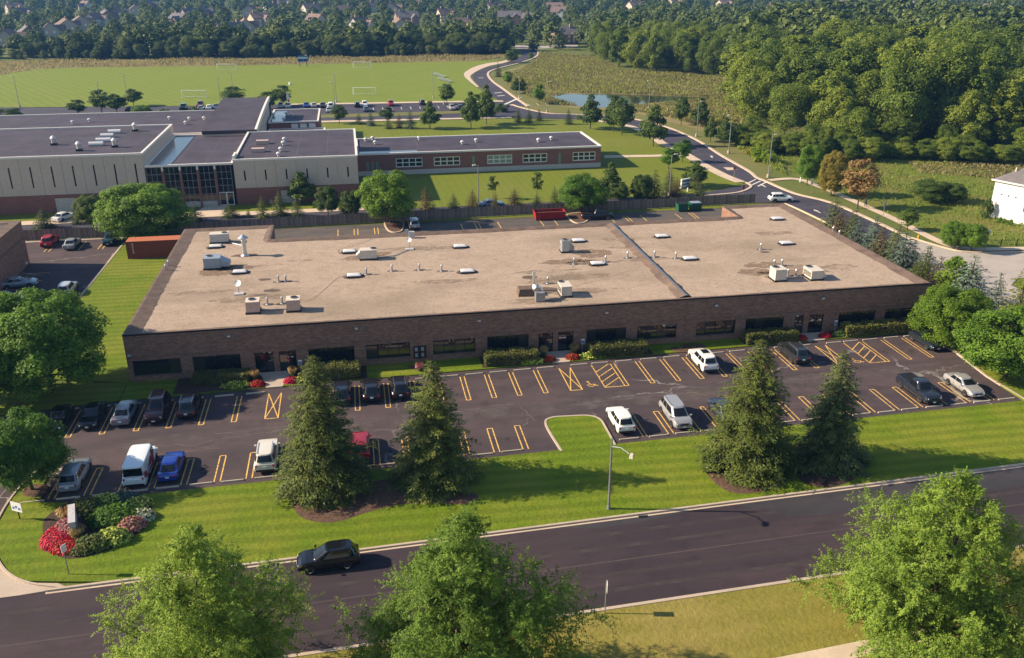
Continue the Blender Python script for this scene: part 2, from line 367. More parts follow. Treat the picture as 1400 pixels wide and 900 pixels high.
for x_ in (21.4,-8.0): MB().box(x_-.4,x_+.4,YK(x_)-.55,YK(x_)-.2,-.02,.012).build('drain_grate','dark_metal',street)
plain('seam', (.075,.058,.056), .9, var=.3); sm.build('road_seam', 'seam', street)

lot_pts = [(-40,66.9),(-30.4,66.9)] + [(x, YB(x) - .75) for x in (-27,-10,10,30,50,66.6)] + [(66.6,77.5),(67.3,84.2),(66.4,YS(66)+.9)] + [(x, YS(x) + .95) for x in (50,30,10,-10,-32)] + [(-33.5,87.2),(-40,86.5)]
lot = MB().sheet(lot_pts, 0).build('parking_lot', 'asphalt_lot'); struct(lot)
drive = struct(MB().sheet([(-40,YK(-40)),(-26.9,57.2),(-27.6,59.4),(-29.6,63.2),(-30.35,66.9),(-40,66.9)], 0).build('driveway', 'asphalt_lot'))
struct(MB().prism([(-34,YK(-34)-.1),(-25.8,YK(-25.8)-.1),(-22.6,YK(-22.6)+.1),(-23.4,58.05),(-25.6,58.5),(-27.0,59.6),(-28.2,61.2),(-34,61.0)], -.02, .02).build('driveway_apron', 'concrete'))

# --- stall markings: every painted figure is its own piece of the lot
def bar(mb, a, b, w=.11, z=.006):
    d = Vector((b[0]-a[0], b[1]-a[1])); n = Vector((-d.y, d.x)).normalized() * w / 2
    mb.face([(a[0]-n.x,a[1]-n.y,z),(b[0]-n.x,b[1]-n.y,z),(b[0]+n.x,b[1]+n.y,z),(a[0]+n.x,a[1]+n.y,z)])
def mark(segs, name='stall_marking', mat='yellow_line', parent=None, z=.006, w=.11):
    mb = MB()
    for i, (a, b) in enumerate(segs): bar(mb, a, b, w, z + .0006 * i)
    return mb.build(name, mat, parent or lot)
def hairpin_up(x, w=.46):
    mark([((x-w/2,YS(x)-.35),(x-w/2,YE(x))), ((x-w/2,YE(x)),(x+w/2,YE(x))), ((x+w/2,YE(x)),(x+w/2,YS(x)-.35))])
def hairpin_low(x, w=.52):
    mark([((x-w/2,YB(x)+.2),(x-w/2,YT(x))), ((x-w/2,YT(x)),(x+w/2,YT(x))), ((x+w/2,YT(x)),(x+w/2,YB(x)+.2))])
def xhatch(x0, x1):
    a, b, y0, y1 = x0, x1, YE(x0), YS(x0) - .4
    mark([((a,y0),(a,y1)),((b,y0),(b,y1)),((a,y0),(b,y0)),((a,y0),(b,y1)),((b,y0),(a,y1))])
def diag(x0, x1, extra):
    y0, y1 = YE(x0), YS(x0) - .35; segs = [((x0,y0),(x0,y1)),((x1,y0),(x1,y1)),((x0,y0),(x1,y0)),((x1,y0),(x1+extra,y0)),((x1+extra,y0),(x1+extra,y1))]
    for k in range(4):
        a = y0 + .1 + k * 1.25; segs.append(((x0, a), (min(x1, x0 + (y1 - a) * 1.05), min(y1, a + (x1 - x0) * .95))))
    mark(segs)
def wheelchair(x, y):
    mb = MB(); X_, Y_ = x, y
    for k in range(10):
        a0, a1 = R(150 + k * 22), R(150 + (k + 1) * 22); bar(mb, (x+.48*math.cos(a0), y+.48*math.sin(a0)), (x+.48*math.cos(a1), y+.48*math.sin(a1)), .13, .006 + .0003 * k)
    bar(mb, (x-.2,y+.85), (x-.1,y+.1), .14, .010); bar(mb, (x-.1,y+.12), (x+.5,y+.1), .14, .011); bar(mb, (x+.5,y+.1), (x+.72,y-.35), .13, .012); bar(mb, (x+.72,y-.35),(x+.95,y-.28), .13, .013)
    for k in range(8):
        a0, a1 = R(k * 45), R((k + 1) * 45); bar(mb, (x-.25+.12*math.cos(a0), y+1.0+.12*math.sin(a0)), (x-.25+.12*math.cos(a1), y+1.0+.12*math.sin(a1)), .13, .014 + .0003 * k)
    mb.v = [(X_ + (a - X_)*.78, Y_ + (b - Y_)*.78, c) for a, b, c in mb.v]; mb.build('wheelchair_symbol', 'yellow_line', lot)
UP = [-28.8,-25.75,-22.64,-19.63,-16.58,-13.47,-4.4,-1.34,1.74,4.55,7.3,10.06,12.77,15.49,18.31,30.2,33.15,35.85,38.55,41.25,44.0,46.9,49.6,61.2,64.0]
for x in UP: hairpin_up(x)
xhatch(-10.5,-9.2); wheelchair(-7.0, 82.9); xhatch(21.0,22.3); wheelchair(23.5, 83.3); diag(24.8,27.0,.45); xhatch(52.3,53.6); wheelchair(54.9, 83.9); diag(56.1,58.1,.45)
LOW = [-27.2,-24.35,-21.6,-19.2,-16.5,-13.7,-11.0,-8.2,-5.4,-2.6,.22,2.95,5.7,8.45,11.25,13.98,25.7,28.35,31.1,33.3,36.1,38.85,41.6,44.35,47.1,49.9,52.6,55.3,58.1,60.8,63.6]
for x in LOW: hairpin_low(x, .52 if x not in (25.7,33.3) else .40)
# cracks sealed in the lot
crk = random.Random(3)
plain('crack_seal', (.17,.145,.13), .9, var=.3)
def crack(x, y, ang, n, step, wob, w=.05):
    mb = MB(); p = (x, y)
    for k in range(n):
        ang2 = ang + crk.uniform(-wob, wob); q = (p[0] + step * math.cos(ang2), p[1] + step * math.sin(ang2)); bar(mb, p, q, w * crk.uniform(.5, 1.4), .005 + .0002 * (k % 5)); p = q
    mb.build('crack', 'crack_seal', lot)
for a in ((-21,78.0,.02,16,.9,.5),(-15.0,79.3,.0,9,.8,.4),(-10.5,77.0,.05,14,.8,.5),(3,79.6,.03,12,.7,.5),(15,79.6,-1.4,7,.5,.6),(9,80.2,.05,7,.8,.3),(-22,76.2,.05,10,.8,.4),(20,79.0,.0,18,.8,.35),(30,80.2,.05,12,.8,.4),(45,81,.05,8,.8,.4),(14.6,75.6,.9,7,.35,.8)): crack(*a)

for k in range(9):
    x0 = -33 + k*11.2; p = [(x0 + 6.5*math.cos(a)*1.15 + 6, YE(x0) - 2.9 + 1.9*math.sin(a)*crk.uniform(.8,1.1)) for a in [2*math.pi*i/20 for i in range(20)]]; MB().sheet(p, .003 + .0003*k).build('worn_patch','lot_wear',lot)
for x in ([(a+b)/2 for a, b in zip(UP, UP[1:]) if b-a < 4] + [(a+b)/2 for a, b in zip(LOW, LOW[1:]) if b-a < 4]):
    upr = crk.random() < .5; y = (YE(x)+2.2) if upr else (YB(x)+2.4); r = crk.uniform(.3,.6); p = [(x + crk.uniform(-.1,.1) + r*.8*math.cos(a), y + r*1.3*math.sin(a)) for a in [2*math.pi*i/12 for i in range(12)]]
    if 65 < y and not (16 < x < 23 and not upr): MB().sheet(p, .0045).build('oil_stain','oil_stain',lot)
# --- wheel stops
ws = MB(); sec = [(-.085,0),(.085,0),(.06,.11),(.04,.13),(-.04,.13),(-.06,.11)]
for k in range(6):
    a, b = sec[k], sec[(k+1) % 6]; ws.face([(-.95,a[0],a[1]),(-.95,b[0],b[1]),(.95,b[0],b[1]),(.95,a[0],a[1])][::-1])
ws.face([(-.95,*p) for p in sec][::1]); ws.face([(.95,*p) for p in sec][::-1])
ws_me = ws.mesh('wheel_stop', ['stop_concrete'])
def stop(x, y, label, group):
    o = link('wheel_stop', ws_me, None, (x + crk.uniform(-.08,.08), y + crk.uniform(-.05,.05), .004), R(1.6) + crk.uniform(-.012,.012)); tag(o, label, 'wheel stop', group)
ux = [(-30.3),(-27.2),(-24.2),(-21.1),(-18.1),(-15.0),(-11.9),(-7.0),(-2.9),(.2),(3.1),(5.9),(8.7),(11.4),(14.1),(16.9),(19.6),(23.4),(25.9),(28.7),(31.7),(34.5),(37.2),(39.9),(42.6),(45.4),(48.2),(50.9),(54.9),(57.1),(59.7),(62.6),(65.3)]
ORD = 'first second third fourth fifth sixth seventh eighth ninth tenth eleventh twelfth thirteenth fourteenth fifteenth sixteenth seventeenth eighteenth nineteenth twentieth'.split(); ORD += ['twenty ' + o for o in ORD[:9]] + ['thirtieth'] + ['thirty ' + o for o in ORD[:9]] + ['fortieth']
for i, x in enumerate(ux): stop(x, YS(x), 'concrete wheel stop, %s from the left in the row along the building' % ORD[i], 'wheel stops along the building')
lx = [(LOW[i] + LOW[i+1]) / 2 for i in range(len(LOW) - 1) if not 14 < (LOW[i] + LOW[i+1]) / 2 < 25] + [24.0, 65.2, -28.6]
for i, x in enumerate(sorted(lx)): stop(x, YB(x), 'concrete wheel stop, %s from the left in the row by the roadside lawn' % ORD[i], 'wheel stops along the roadside lawn')

# --- lawns near the camera (raised by a kerb's height)
def lawn_piece(pts, mat, name, z=.1): return struct(MB().prism(pts, -.03, z).build(name, mat))
fl = [(x, YK(x) + .12) for x in (70,50,30,10,-10,-20)] + [(-23.4,58.15),(-25.6,58.6),(-27.1,59.7),(-28.4,61.6),(-29.7,64.2),(-30.3,67.3),(-30.35,70.5),(-29.9,73.6),(-29.1,74.8),(-28.6,74.2),(-28.4,72.0),(-27.9,69.5)] + [(x, YB(x) - .76) for x in (-26,-10,10,30,50,66.6)] + [(66.7,77.5),(67.4,84.2),(66.7,91),(78.6,91),(78.6,YK(78))]
lawn_piece(fl, 'lawn_front', 'front_lawn')
isl = smooth_line([(17.15,70.0),(16.78,75.2),(17.5,76.55),(19.4,76.6),(21.4,76.35),(22.3,75.4),(22.38,73.5),(22.35,70.2)], 5)
lawn_piece(isl, 'lawn_front', 'island_lawn', .11)
kb = kerb(MB(), isl, .2, .14); kb.build('island_kerb', 'concrete'); struct(bpy.data.objects['island_kerb'])
lawn_piece([(-160,-20),(160,-20),(160,YN(160)-.15),(-160,YN(-160)-.15)], 'lawn_dry', 'near_lawn')
kf = [(x, YK(x)) for x in range(-24, 80, 3)]; kerbs = kerb(MB(), kf, .22, .14).build('street_kerb', 'concrete'); struct(kerbs)
gl = MB(); ribbon(gl, offset(kf, -.11), offset(kf, -.34), .005); gl.build('gutter', 'pavement', kerbs)
kerbs2 = struct(kerb(MB(), [(x, YN(x)) for x in range(-160, 80, 3)], .28, .14).build('street_kerb', 'concrete'))
dk = smooth_line([(-22.6,YK(-22.6)),(-25.4,58.35),(-27.2,59.7),(-28.6,61.6),(-29.9,64.2),(-30.5,67.3),(-30.55,70.5),(-30.1,73.7),(-29.1,74.95)], 4); struct(kerb(MB(), dk, .16, .13).build('driveway_kerb', 'concrete'))
struct(kerb(MB(), [(66.9,71.6),(66.7,77.6),(67.5,84.2),(66.6,89.4)], .22, .15).build('lot_kerb', 'concrete'))
lawn_piece([(-60,68),(-40.2,66.9),(-40.2,60),(-44,56.8),(-160,52),(-160,140),(-50,100),(-40,95),(-25.7,92.3),(-25.7,YS(-25)+1)] + [(-33.6,87.4),(-40.2,86.7),(-60,86)][::1], 'lawn_front', 'west_lawn')
lawn_piece([(x, YS(x) + .97) for x in (-25.6,-10,10,30,50,66.5)] + [(78.6,91.2),(78.6,128),(69.2,128),(69.2,92.45),(-25.6,92.45)], 'lawn_front', 'building_lawn')
lawn_piece([(-37.9,100),(-37.7,137),(-37.5,147.8),(-36,149.8),(-25.2,149.8),(-25.2,137.5),(-25.55,134),(-25.55,92.4),(-38,96)], 'lawn_front', 'side_lawn')
struct(kerb(MB(), [(-38.1,98),(-37.85,123.7),(-37.6,146.7),(-36.6,149.6)], .3, .14).build('side_kerb', 'concrete'))
# concrete walk leading from the near kerb corner (bottom right)
struct(MB().prism([(22.5,40.2),(36,41.2),(36,42.5),(22.5,41.5)], .0, .115).build('footpath', 'pavement'))

# --- mulch beds
def bed(pts, mat, name='mulch_bed', z0=.02, z1=.14, n=4):
    p = smooth_line(pts, n, True); c = (sum(a for a, b in p) / len(p), sum(b for a, b in p) / len(p))
    mb = MB(); q = [(c[0] + (a - c[0]) * .86, c[1] + (b - c[1]) * .86) for a, b in p]; N = len(p)
    for i in range(N):
        j = (i + 1) % N; mb.face([(*p[i], .098), (*p[j], .098), (*q[j], z1), (*q[i], z1)])
    mb.face([(*a, z1) for a in (q if sum(p[k][0]*p[(k+1)%N][1]-p[(k+1)%N][0]*p[k][1] for k in range(N)) > 0 else q)])
    return struct(mb.build(name, mat))
bed([(-7.08, 66.88), (-6.33, 63.46), (-3.67, 62.15), (-0.41, 63.26), (2.64, 63.80), (7.47, 62.94), (8.42, 64.35), (5.26, 65.38), (2.97, 68.42), (-0.26, 67.78), (-4.04, 68.45)], 'mulch')
bed([(29.47, 64.95), (29.00, 62.56), (30.14, 60.48), (33.11, 60.42), (35.75, 61.96), (36.36, 64.36), (33.47, 65.79)], 'mulch')
bed([(36.95, 62.99), (36.75, 60.94), (38.60, 59.90), (41.58, 60.93), (42.81, 62.83), (40.72, 64.50)], 'mulch_dark')
bed([(-26.64, 65.63), (-25.32, 62.46), (-23.35, 60.82), (-21.08, 61.24), (-19.02, 62.97), (-18.22, 65.79), (-19.18, 68.13), (-22.37, 69.38), (-25.49, 69.04), (-26.67, 67.29)], 'mulch_dark', n=5)
bed([(-29.76, 71.04), (-29.07, 70.46), (-28.18, 70.41), (-27.78, 71.26), (-28.31, 72.29), (-29.37, 72.48), (-29.93, 71.99)], 'mulch')

# --- back lot, west lot, school drive, school lot
back = struct(MB().sheet([(-25.2,125.5),(79.4,125.5),(79.4,131),(72,133),(72,151.5),(-25.2,151.5)], 0).build('rear_lot', 'asphalt_back'))
wlot = struct(MB().sheet([(-49.3,95),(-38.0,95),(-37.6,147.8),(-36.5,150.2),(-60,150.2),(-60,138.9),(-49.3,138.9)], 0).build('side_lot', 'asphalt_lot'))
for x in (-3.5,-.8,-.2,2.6,3.2,17.5,19.9,20.6,24,31.5,34,44.2,46.8,47.4,50.0,56.5,59.1,59.7): mark([((x,143.6),(x+.0,149.2))], parent=back, z=.006, w=.15)
for x in (-49.0,-48.3,-44.6,-43.9,-41.0,-40.3): mark([((x,144.6),(x,149.4))], parent=wlot, z=.006, w=.14)
for y in (113,116,119.5,123,126.5,130,133.5): mark([((-49.0,y),(-45.0,y))], parent=wlot, z=.006, w=.13)
struct(MB().sheet([(-60,150.2),(-36.5,150.2),(-36.5,151.0),(-60,151.3)], .05).build('kerb_strip', 'concrete'))
struct(MB().sheet([(-25.2,151.5),(72,151.5),(79,152.4),(74,153.3),(-25.2,152.2)], .02).build('fence_verge', 'lawn_school'))

sdrive = struct(MB().sheet([(-130,152.6),(74.2,154.4),(79.5,152.5),(80.6,160),(79.10, 168.60),(75.26, 166.67),(65.31, 162.20),(40,161.2),(-130,161.2)], .008).build('school_drive', 'asphalt_school'))
spath = struct(MB().prism([(-130,161.2),(2,161.2),(2,161.9),(10,162.5),(10,163.8),(-1.5,163.3),(-5,163.7),(-24,163.9),(-24,169.2),(-27.8,169.2),(-29.5,163.9),(-130,163.9)], -.03, .12).build('school_path', 'pavement'))
struct(MB().sheet([(-130,163.9),(-29.6,163.9),(-29.6,169.3),(-130,169.3)], .03).build('school_strip', 'lawn_school'))
slawn = struct(MB().sheet([(-23.8,164.0),(-5,163.8),(-1.5,163.4),(10,163.9),(10,161.3),(40,161.3),(65.74, 163.34),(75.78, 167.87),(79.35, 169.88),(78.45, 174.15),(77.96, 186.82),(78.16, 199.25),(76.98, 212.44),(78.27, 222.42),(76.39, 237.97),(70.01, 249.66),(46.05, 258.52),(16.37, 259.22),(-9.94, 260.09),(-8,246),(-7,200),(1,200),(-23.8,169.3)], .0).build('school_lawn', 'lawn_school'))
FAR = [(50.85, 285.47), (53.28, 277.05), (58.40, 266.68), (65.71, 262.83), (72.60, 259.09), (80.66, 251.69), (85.52, 236.94), (86.69, 217.77), (85.14, 197.13), (84.45, 180.30), (83.45, 173.96), (83.79, 170.44), (84.78, 159.34), (88.25, 151.13), (89.22, 135.54), (89.07, 126.64)]
NEAR = [(44.51, 262.17), (46.28, 259.82), (58.69, 256.54), (65.60, 254.37), (70.35, 250.90), (76.92, 239.68), (78.61, 223.43), (77.62, 214.30), (78.47, 200.07), (78.25, 187.56), (78.41, 179.16), (78.73, 174.80), (79.6,157), (80.0,149), (80.6,140), (81.0,127)]
fa, ne = smooth_line(FAR, 4), smooth_line(NEAR, 4)
rd = ribbon(MB(), fa, ne, .012); edrive = struct(rd.build('entrance_road', 'asphalt_school'))
struct(kerb(MB(), fa, .7, .16).build('entrance_kerb', 'pavement'))
pk = smooth_line([(70.52, 251.52), (77.10, 240.26), (78.78, 223.93), (77.79, 214.77), (78.63, 200.49), (78.40, 187.93), (78.55, 179.50), (78.87, 175.12), (79.63, 170.51)], 4)
pw = ribbon(MB(), offset(pk, -.1), offset(pk, -2.6), .10); struct(pw.build('entrance_path', 'pavement'))
struct(MB().prism([(57.97, 201.79), (77.80, 199.75), (77.55, 197.61), (57.24, 199.17)], -.02, .10).build('lawn_path', 'pavement'))
ck = smooth_line([(79.35, 169.88), (79.03, 166.64), (76.16, 163.34), (72.60, 161.51), (64.67, 160.52)], 4); struct(kerb(MB(), ck, .5, .15).build('corner_kerb', 'pavement'))
# zebra bars, arrows and worn patches on the entrance road
def zebra(px):
    for a, b in px: mark([(a, b)], 'crossing_bar', 'white_line', edrive, .018, .35)
zebra([((79.72, 167.83), (83.04, 170.92)), ((79.37, 169.21), (82.56, 172.37)), ((80.34, 166.41), (83.51, 169.48))])
def arrow(x, y, ang, s=1.0):
    mb = MB(); ca, sa = math.cos(ang), math.sin(ang)
    f = lambda u, v: (x + u*ca*s - v*sa*s, y + u*sa*s + v*ca*s, .019)
    mb.face([f(-1.2,-.14), f(.2,-.14), f(.2,.14), f(-1.2,.14)]); mb.face([f(.2,-.45), f(1.2,0), f(.2,.45)]); mb.build('road_arrow', 'white_line', edrive)
_a = (81.64, 166.83); arrow(*_a, 1.6, 1.1)
_a = (82.45, 196.31); arrow(*_a, 1.3, 1.1)
_a = (82.66, 146.15); arrow(*_a, 1.6, 1.0)
MB().prism([(80.58, 184.80), (82.82, 184.01), (82.39, 181.80), (80.35, 181.78)], .0, .04).build('road_plate', 'pavement', edrive)

slot = struct(MB().sheet([(-108.12, 307.49), (-40.94, 299.43), (28.36, 294.87), (47.41, 293.48), (53.18, 282.66), (54.10, 271.81), (46.28, 259.82), (-9.97, 261.35), (-8,246), (-150,246), (-150,300)], .004).build('school_lot', 'asphalt_school'))
struct(MB().prism([(-20.61, 299.97), (28.60, 297.17), (49.63, 295.12), (49.19, 292.49), (28.30, 294.22), (-20.45, 297.05)], -.02, .08).build('lot_path', 'pavement'))
struct(MB().prism([(-10.04, 264.18), (46.63, 261.79), (46.26, 259.69), (-9.97, 261.35)], -.02, .08).build('lot_path', 'pavement'))
struct(MB().sheet([(-10.33, 275.81), (17.56, 276.12), (35.45, 275.87), (34.89, 271.59), (17.12, 269.80), (-10.18, 269.88)], .03).build('lot_median', 'verge'))
for i in range(22):
    x = 4 + i * 2.9; mark([((x, 282), (x, 287))], 'stall_line', 'white_line', slot, .012, .18)
for i in range(18):
    x = -128 + i * 4; mark([((x, 270), (x + 2.2, 277))], 'stall_line', 'white_line', slot, .012, .2)

WL = smooth_line([(90.40, 481.13), (85.88, 453.06), (78.44, 428.57), (70.29, 411.59), (60.26, 396.36), (53.20, 380.50), (49.00, 365.45), (47.54, 346.45), (47.17, 322.94), (47.81, 302.06), (48.95, 288.24)], 4)
WR = smooth_line([(97.95, 477.61), (93.76, 451.65), (86.25, 428.93), (74.61, 407.63), (65.66, 393.92), (59.33, 382.16), (55.83, 369.36), (54.21, 347.57), (54.45, 323.66), (54.66, 302.62), (55.17, 280.74)], 4)
wr = struct(ribbon(MB(), WR, WL, .016).build('winding_road', 'asphalt_school'))
struct(kerb(MB(), WR, .9, .18).build('winding_kerb', 'pavement'))
SW = smooth_line([(78.26, 439.32), (71.87, 422.86), (62.80, 412.93), (55.87, 401.65), (50.01, 386.62), (46.17, 371.08), (45.39, 351.47), (45.84, 330.35)], 4)
SW2 = smooth_line([(79.70, 435.44), (71.16, 414.68), (61.70, 401.53), (54.58, 385.80), (49.85, 371.72), (47.80, 363.14), (46.87, 347.72), (46.77, 331.23)], 4)
struct(ribbon(MB(), SW2, SW, .06).build('winding_path', 'pavement'))
for a, b in (((50.41, 358.72), (52.33, 357.89)), ((49.67, 313.69), (52.49, 315.11)), ((49.49, 306.26), (52.25, 307.60)), ((48.68, 286.66), (56.85, 302.23))): mark([(a, b)], 'crossing_bar', 'white_line', wr, .024, .9)
struct(MB().sheet([(89.79, 504.06), (126.05, 500.00), (123.24, 488.74), (102.24, 481.22), (88.51, 483.66), (88.17, 494.98)], .01).build('far_street', 'street_concrete'))

struct(MB().sheet([(-138.09, 400.04), (-136.96, 409.50), (-130.01, 421.52), (-118.57, 425.85), (-71.14, 422.76), (-17.80, 421.57), (27.84, 422.39), (59.89, 422.97), (73.30, 431.24), (62.85, 413.24), (55.55, 401.71), (49.70, 386.67), (46.02, 371.10), (45.24, 350.33), (45.69, 329.33), (46.84, 302.23), (49.63, 295.12), (28.63, 297.50), (-20.63, 300.30), (-41.03, 300.24), (-108.28, 307.98), (-160,300), (-190,380)], .008).build('playing_field', 'field'))
struct(MB().sheet([(-138.27, 400.58), (-137.13, 410.06), (-130.19, 422.12), (-118.73, 426.47), (-71.24, 423.39), (-17.82, 422.20), (27.89, 423.04), (59.99, 423.63), (73.59, 432.95), (77.28, 454.59), (-25.75, 454.22), (-157.63, 460.38), (-330,440), (-260,350)], -.02).build('prairie_strip', 'prairie'))
struct(MB().sheet([(95.70, 459.22), (103.22, 453.90), (119.05, 439.49), (114.79, 377.91), (152.74, 341.97), (97.56, 206.83), (93.75, 211.43), (90.97, 228.96), (88.79, 246.32), (83.92, 262.14), (75.83, 270.91), (61.07, 279.68), (57.32, 296.85), (56.87, 331.55), (57.46, 358.94), (60.46, 373.80), (73.96, 396.92), (85.91, 420.36)], -.02).build('prairie_ground', 'prairie'))
struct(MB().sheet([(55.57, 354.41), (56.51, 371.85), (60.54, 381.95), (64.60, 362.67), (63.23, 330.42), (61.21, 289.35), (71.38, 271.71), (83.94, 259.30), (90.97, 240.86), (93.81, 226.20), (93.99, 207.47), (92.96, 184.94), (84.09, 171.07), (84.76, 181.00), (85.48, 197.94), (87.06, 218.74), (85.91, 238.08), (81.05, 252.95), (72.99, 260.55), (58.57, 268.09), (53.57, 278.53)], -.01).build('road_verge', 'verge'))
struct(MB().sheet([(67.10, 304.04), (74.07, 307.45), (87.79, 305.00), (99.40, 300.13), (112.96, 294.04), (120.31, 289.50), (117.18, 286.19), (104.54, 285.00), (90.22, 279.26), (79.08, 274.14), (71.00, 279.49), (67.34, 291.62)], .006).build('pond', 'water'))
struct(MB().sheet([(99.19, 210.46), (108.28, 193.88), (152.07, 179.27), (320,190), (320,105), (103.32, 118.39), (94.99, 119.49), (92.91, 121.84), (93.70, 137.61), (93.63, 148.50), (93.07, 164.14), (92.25, 171.69)], -.012).build('meadow', 'meadow'))
# right-hand street
struct(MB().sheet([(79.6,46),(88.6,46),(90,104),(93,106.5),(150,100),(150,111.5),(102,117),(94,118.4),(91.5,121),(89.2,127),(81.0,127),(80.3,118),(79.6,100)], .010).build('cross_street', 'street_concrete'))
sr = smooth_line([(89.5,128),(91.8,121.3),(94,118.9),(102,117.4),(150,112)], 4); struct(kerb(MB(), sr, .35, .15).build('cross_kerb', 'pavement'))
sidew = smooth_line([(84.9,171.0),(91.0,171.2),(92.6,163),(93.3,147.5),(93.4,136.7),(92.9,124),(95.2,120.4),(103,119.1),(150,113.6)], 5)
struct(ribbon(MB(), offset(sidew, .85), offset(sidew, -.85), .06).build('footpath', 'pavement'))
struct(kerb(MB(), smooth_line([(80.9,127),(80.4,139),(79.8,149),(79.3,152.3)], 4), .3, .15).build('cross_kerb', 'pavement'))
struct(kerb(MB(), [(79.3,127),(79.3,110),(79.2,92),(79.1,64)], .3, .15).build('cross_kerb', 'pavement'))
struct(MB().prism([(90.4,103.6),(92.6,106.0),(150,99.5),(150,60),(89.2,60)], -.02, .1).build('corner_lawn', 'lawn_front'))
# ------------------------------------------------------------------ main brick building
BX0, BX1, BY0, BZ = -25.4, 68.8, 92.5, 5.6
bld = thing('commercial_building', 'long low brown brick building with a pale gravel roof', 'building', (21.7, 110, 0))
bld.location = (0, 0, 0)
WIN = [(-24.9,-19.95),(-18.7,-13.7),(-6.4,-1.4),(-.1,4.8),(7.4,12.25),(13.6,18.45),(25.3,30.1),(31.45,36.3),(38.75,43.7),(45.0,49.9),(57.05,62.0),(63.25,68.1)]
DOOR = [(-12.2,-10.2),(-9.6,-7.75),(19.6,21.3),(21.9,23.75),(51.3,52.5),(53.15,55.1)]
holes = [(a, b, .75, 2.52) for a, b in WIN] + [(a, b, -.1, 2.5) for a, b in DOOR]
outline = [(-25.4,92.5),(68.8,92.5),(68.8,132.4),(58.0,132.4),(58.0,126.0),(-12.5,126.0),(-12.5,133.6),(-25.4,133.6)]
w = MB(); wall_grid(w, BX0, BX1, -.1, BZ, holes, BY0, .35)
w.box(BX0, BX0+.35, BY0+.35, 133.6, -.1, BZ); w.box(BX1-.35, BX1, BY0+.35, 132.4, -.1, BZ); w.box(BX0+.35, -12.5, 133.25, 133.6, -.1, BZ); w.box(-12.85, -12.5, 126.35, 133.25, -.1, BZ)
w.box(-12.85, 58.35, 126.0-.35, 126.0, -.1, BZ); w.box(58.0, 58.35, 126.0, 132.05, -.1, BZ); w.box(58.35, BX1-.35, 132.05, 132.4, -.1, BZ)
w.build('wall', 'brick_brown', bld)
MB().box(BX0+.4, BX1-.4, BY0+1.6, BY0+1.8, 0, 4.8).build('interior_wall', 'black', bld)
MB().box(BX0-.0, BX1, BY0-.022, BY0-.002, 2.66, 2.76).build('brick_course', 'brick_brown', bld)
for z_ in (2.92, 5.15): MB().box(BX0, BX1, BY0-.018, BY0-.002, z_, z_+.06).build('brick_course', 'brown_band', bld)
for a, b in WIN: MB().box(a-.05, b+.05, BY0-.05, BY0+.13, .68, .748).build('window_sill', 'brown_band', bld)
MB().box(BX0-.02, BX1+.02, BY0-.05, BY0-.003, BZ-.16, BZ+.03).build('fascia', 'dark_metal', bld)
pane_cache = {}; blind = random.Random(12)
def pane_mesh(wd, ht, mat='window_glass'):
    k = (round(wd, 2), round(ht, 2), mat)
    if k not in pane_cache: pane_cache[k] = MB().box(-wd/2, wd/2, 0, .03, 0, ht).mesh('pane', [mat])
    return pane_cache[k]
def window(parent, x0, x1, z0, z1, y, n, rows=1, mat='window_glass', fmat='dark_metal', fw=.06, ax='x', label=None):
    """frame as the part, every pane its own sub-part; y is the outer wall plane; ax 'y' turns it into a side wall"""
    f = MB(); L = x1 - x0
    f.box(0, L, 0, .09, 0, fw); f.box(0, L, 0, .09, z1-z0-fw, z1-z0); f.box(0, fw, 0, .088, fw, z1-z0-fw); f.box(L-fw, L, 0, .088, fw, z1-z0-fw)
    pw, ph = (L - fw) / n, (z1 - z0 - fw) / rows
    for i in range(1, n): f.box(i*pw, i*pw+fw, .002, .086, fw, z1-z0-fw)
    for j in range(1, rows): f.box(fw, L-fw, .004, .084, j*ph, j*ph+fw)
    o = f.build('window', fmat, parent, (x0, y + .14, z0) if ax == 'x' else (y + .14, x1, z0), 0 if ax == 'x' else -math.pi/2)
    if label: o['label'] = label
    for i in range(n):
        for j in range(rows):
            link('pane', pane_mesh(pw - fw, ph - fw, 'blind_glass' if mat == 'window_glass' and blind.random() < .16 else mat), o, (fw + i*pw + (pw-fw)/2, .03, fw + j*ph))
    return o
for a, b in WIN: window(bld, a, b, .75, 2.52, BY0, 4)
wrn = random.Random(5)
for a, b in DOOR:
    L = b - a; d = MB(); fw = .07
    d.box(0, L, 0, .1, 2.42, 2.5); d.box(0, fw, 0, .098, 0, 2.42); d.box(L-fw, L, 0, .098, 0, 2.42); d.box(L*.55, L*.55+fw, .002, .096, 0, 2.42); d.box(fw, L-fw, .004, .094, 2.1, 2.16); d.box(fw, L-fw, .004, .094, 0, .12)
    o = d.build('door', 'dark_metal', bld, (a, BY0 + .16, .1))
    MB().box(fw, L*.55, .04, .06, .12, 2.42).build('pane', 'window_glass', o); MB().box(L*.55+fw, L-fw, .04, .06, .12, 2.42).build('pane', 'window_glass', o)
    MB().tube((L*.5,-.05,.9), (L*.5,-.05,1.3), .02, .02, 6).build('handle', 'chrome', o)
    for k in range(wrn.choice((2,3))):
        x = wrn.uniform(.15, L-.55); z = wrn.choice((1.5,1.8,2.2)); MB().box(x, x+.4, .030, .036, z, z+.14).build('notice', 'white_trim', o)
MB().box(38.85, 40.2, 92.74, 92.78, 2.02, 2.40).build('notice', 'white_trim', bld)
for px in (5.95, 37.35): MB().box(px-.035, px+.035, BY0-.03, BY0-.002, .1, 5.4).build('downpipe' if px < 10 else 'joint_cover', 'brown_band', bld)
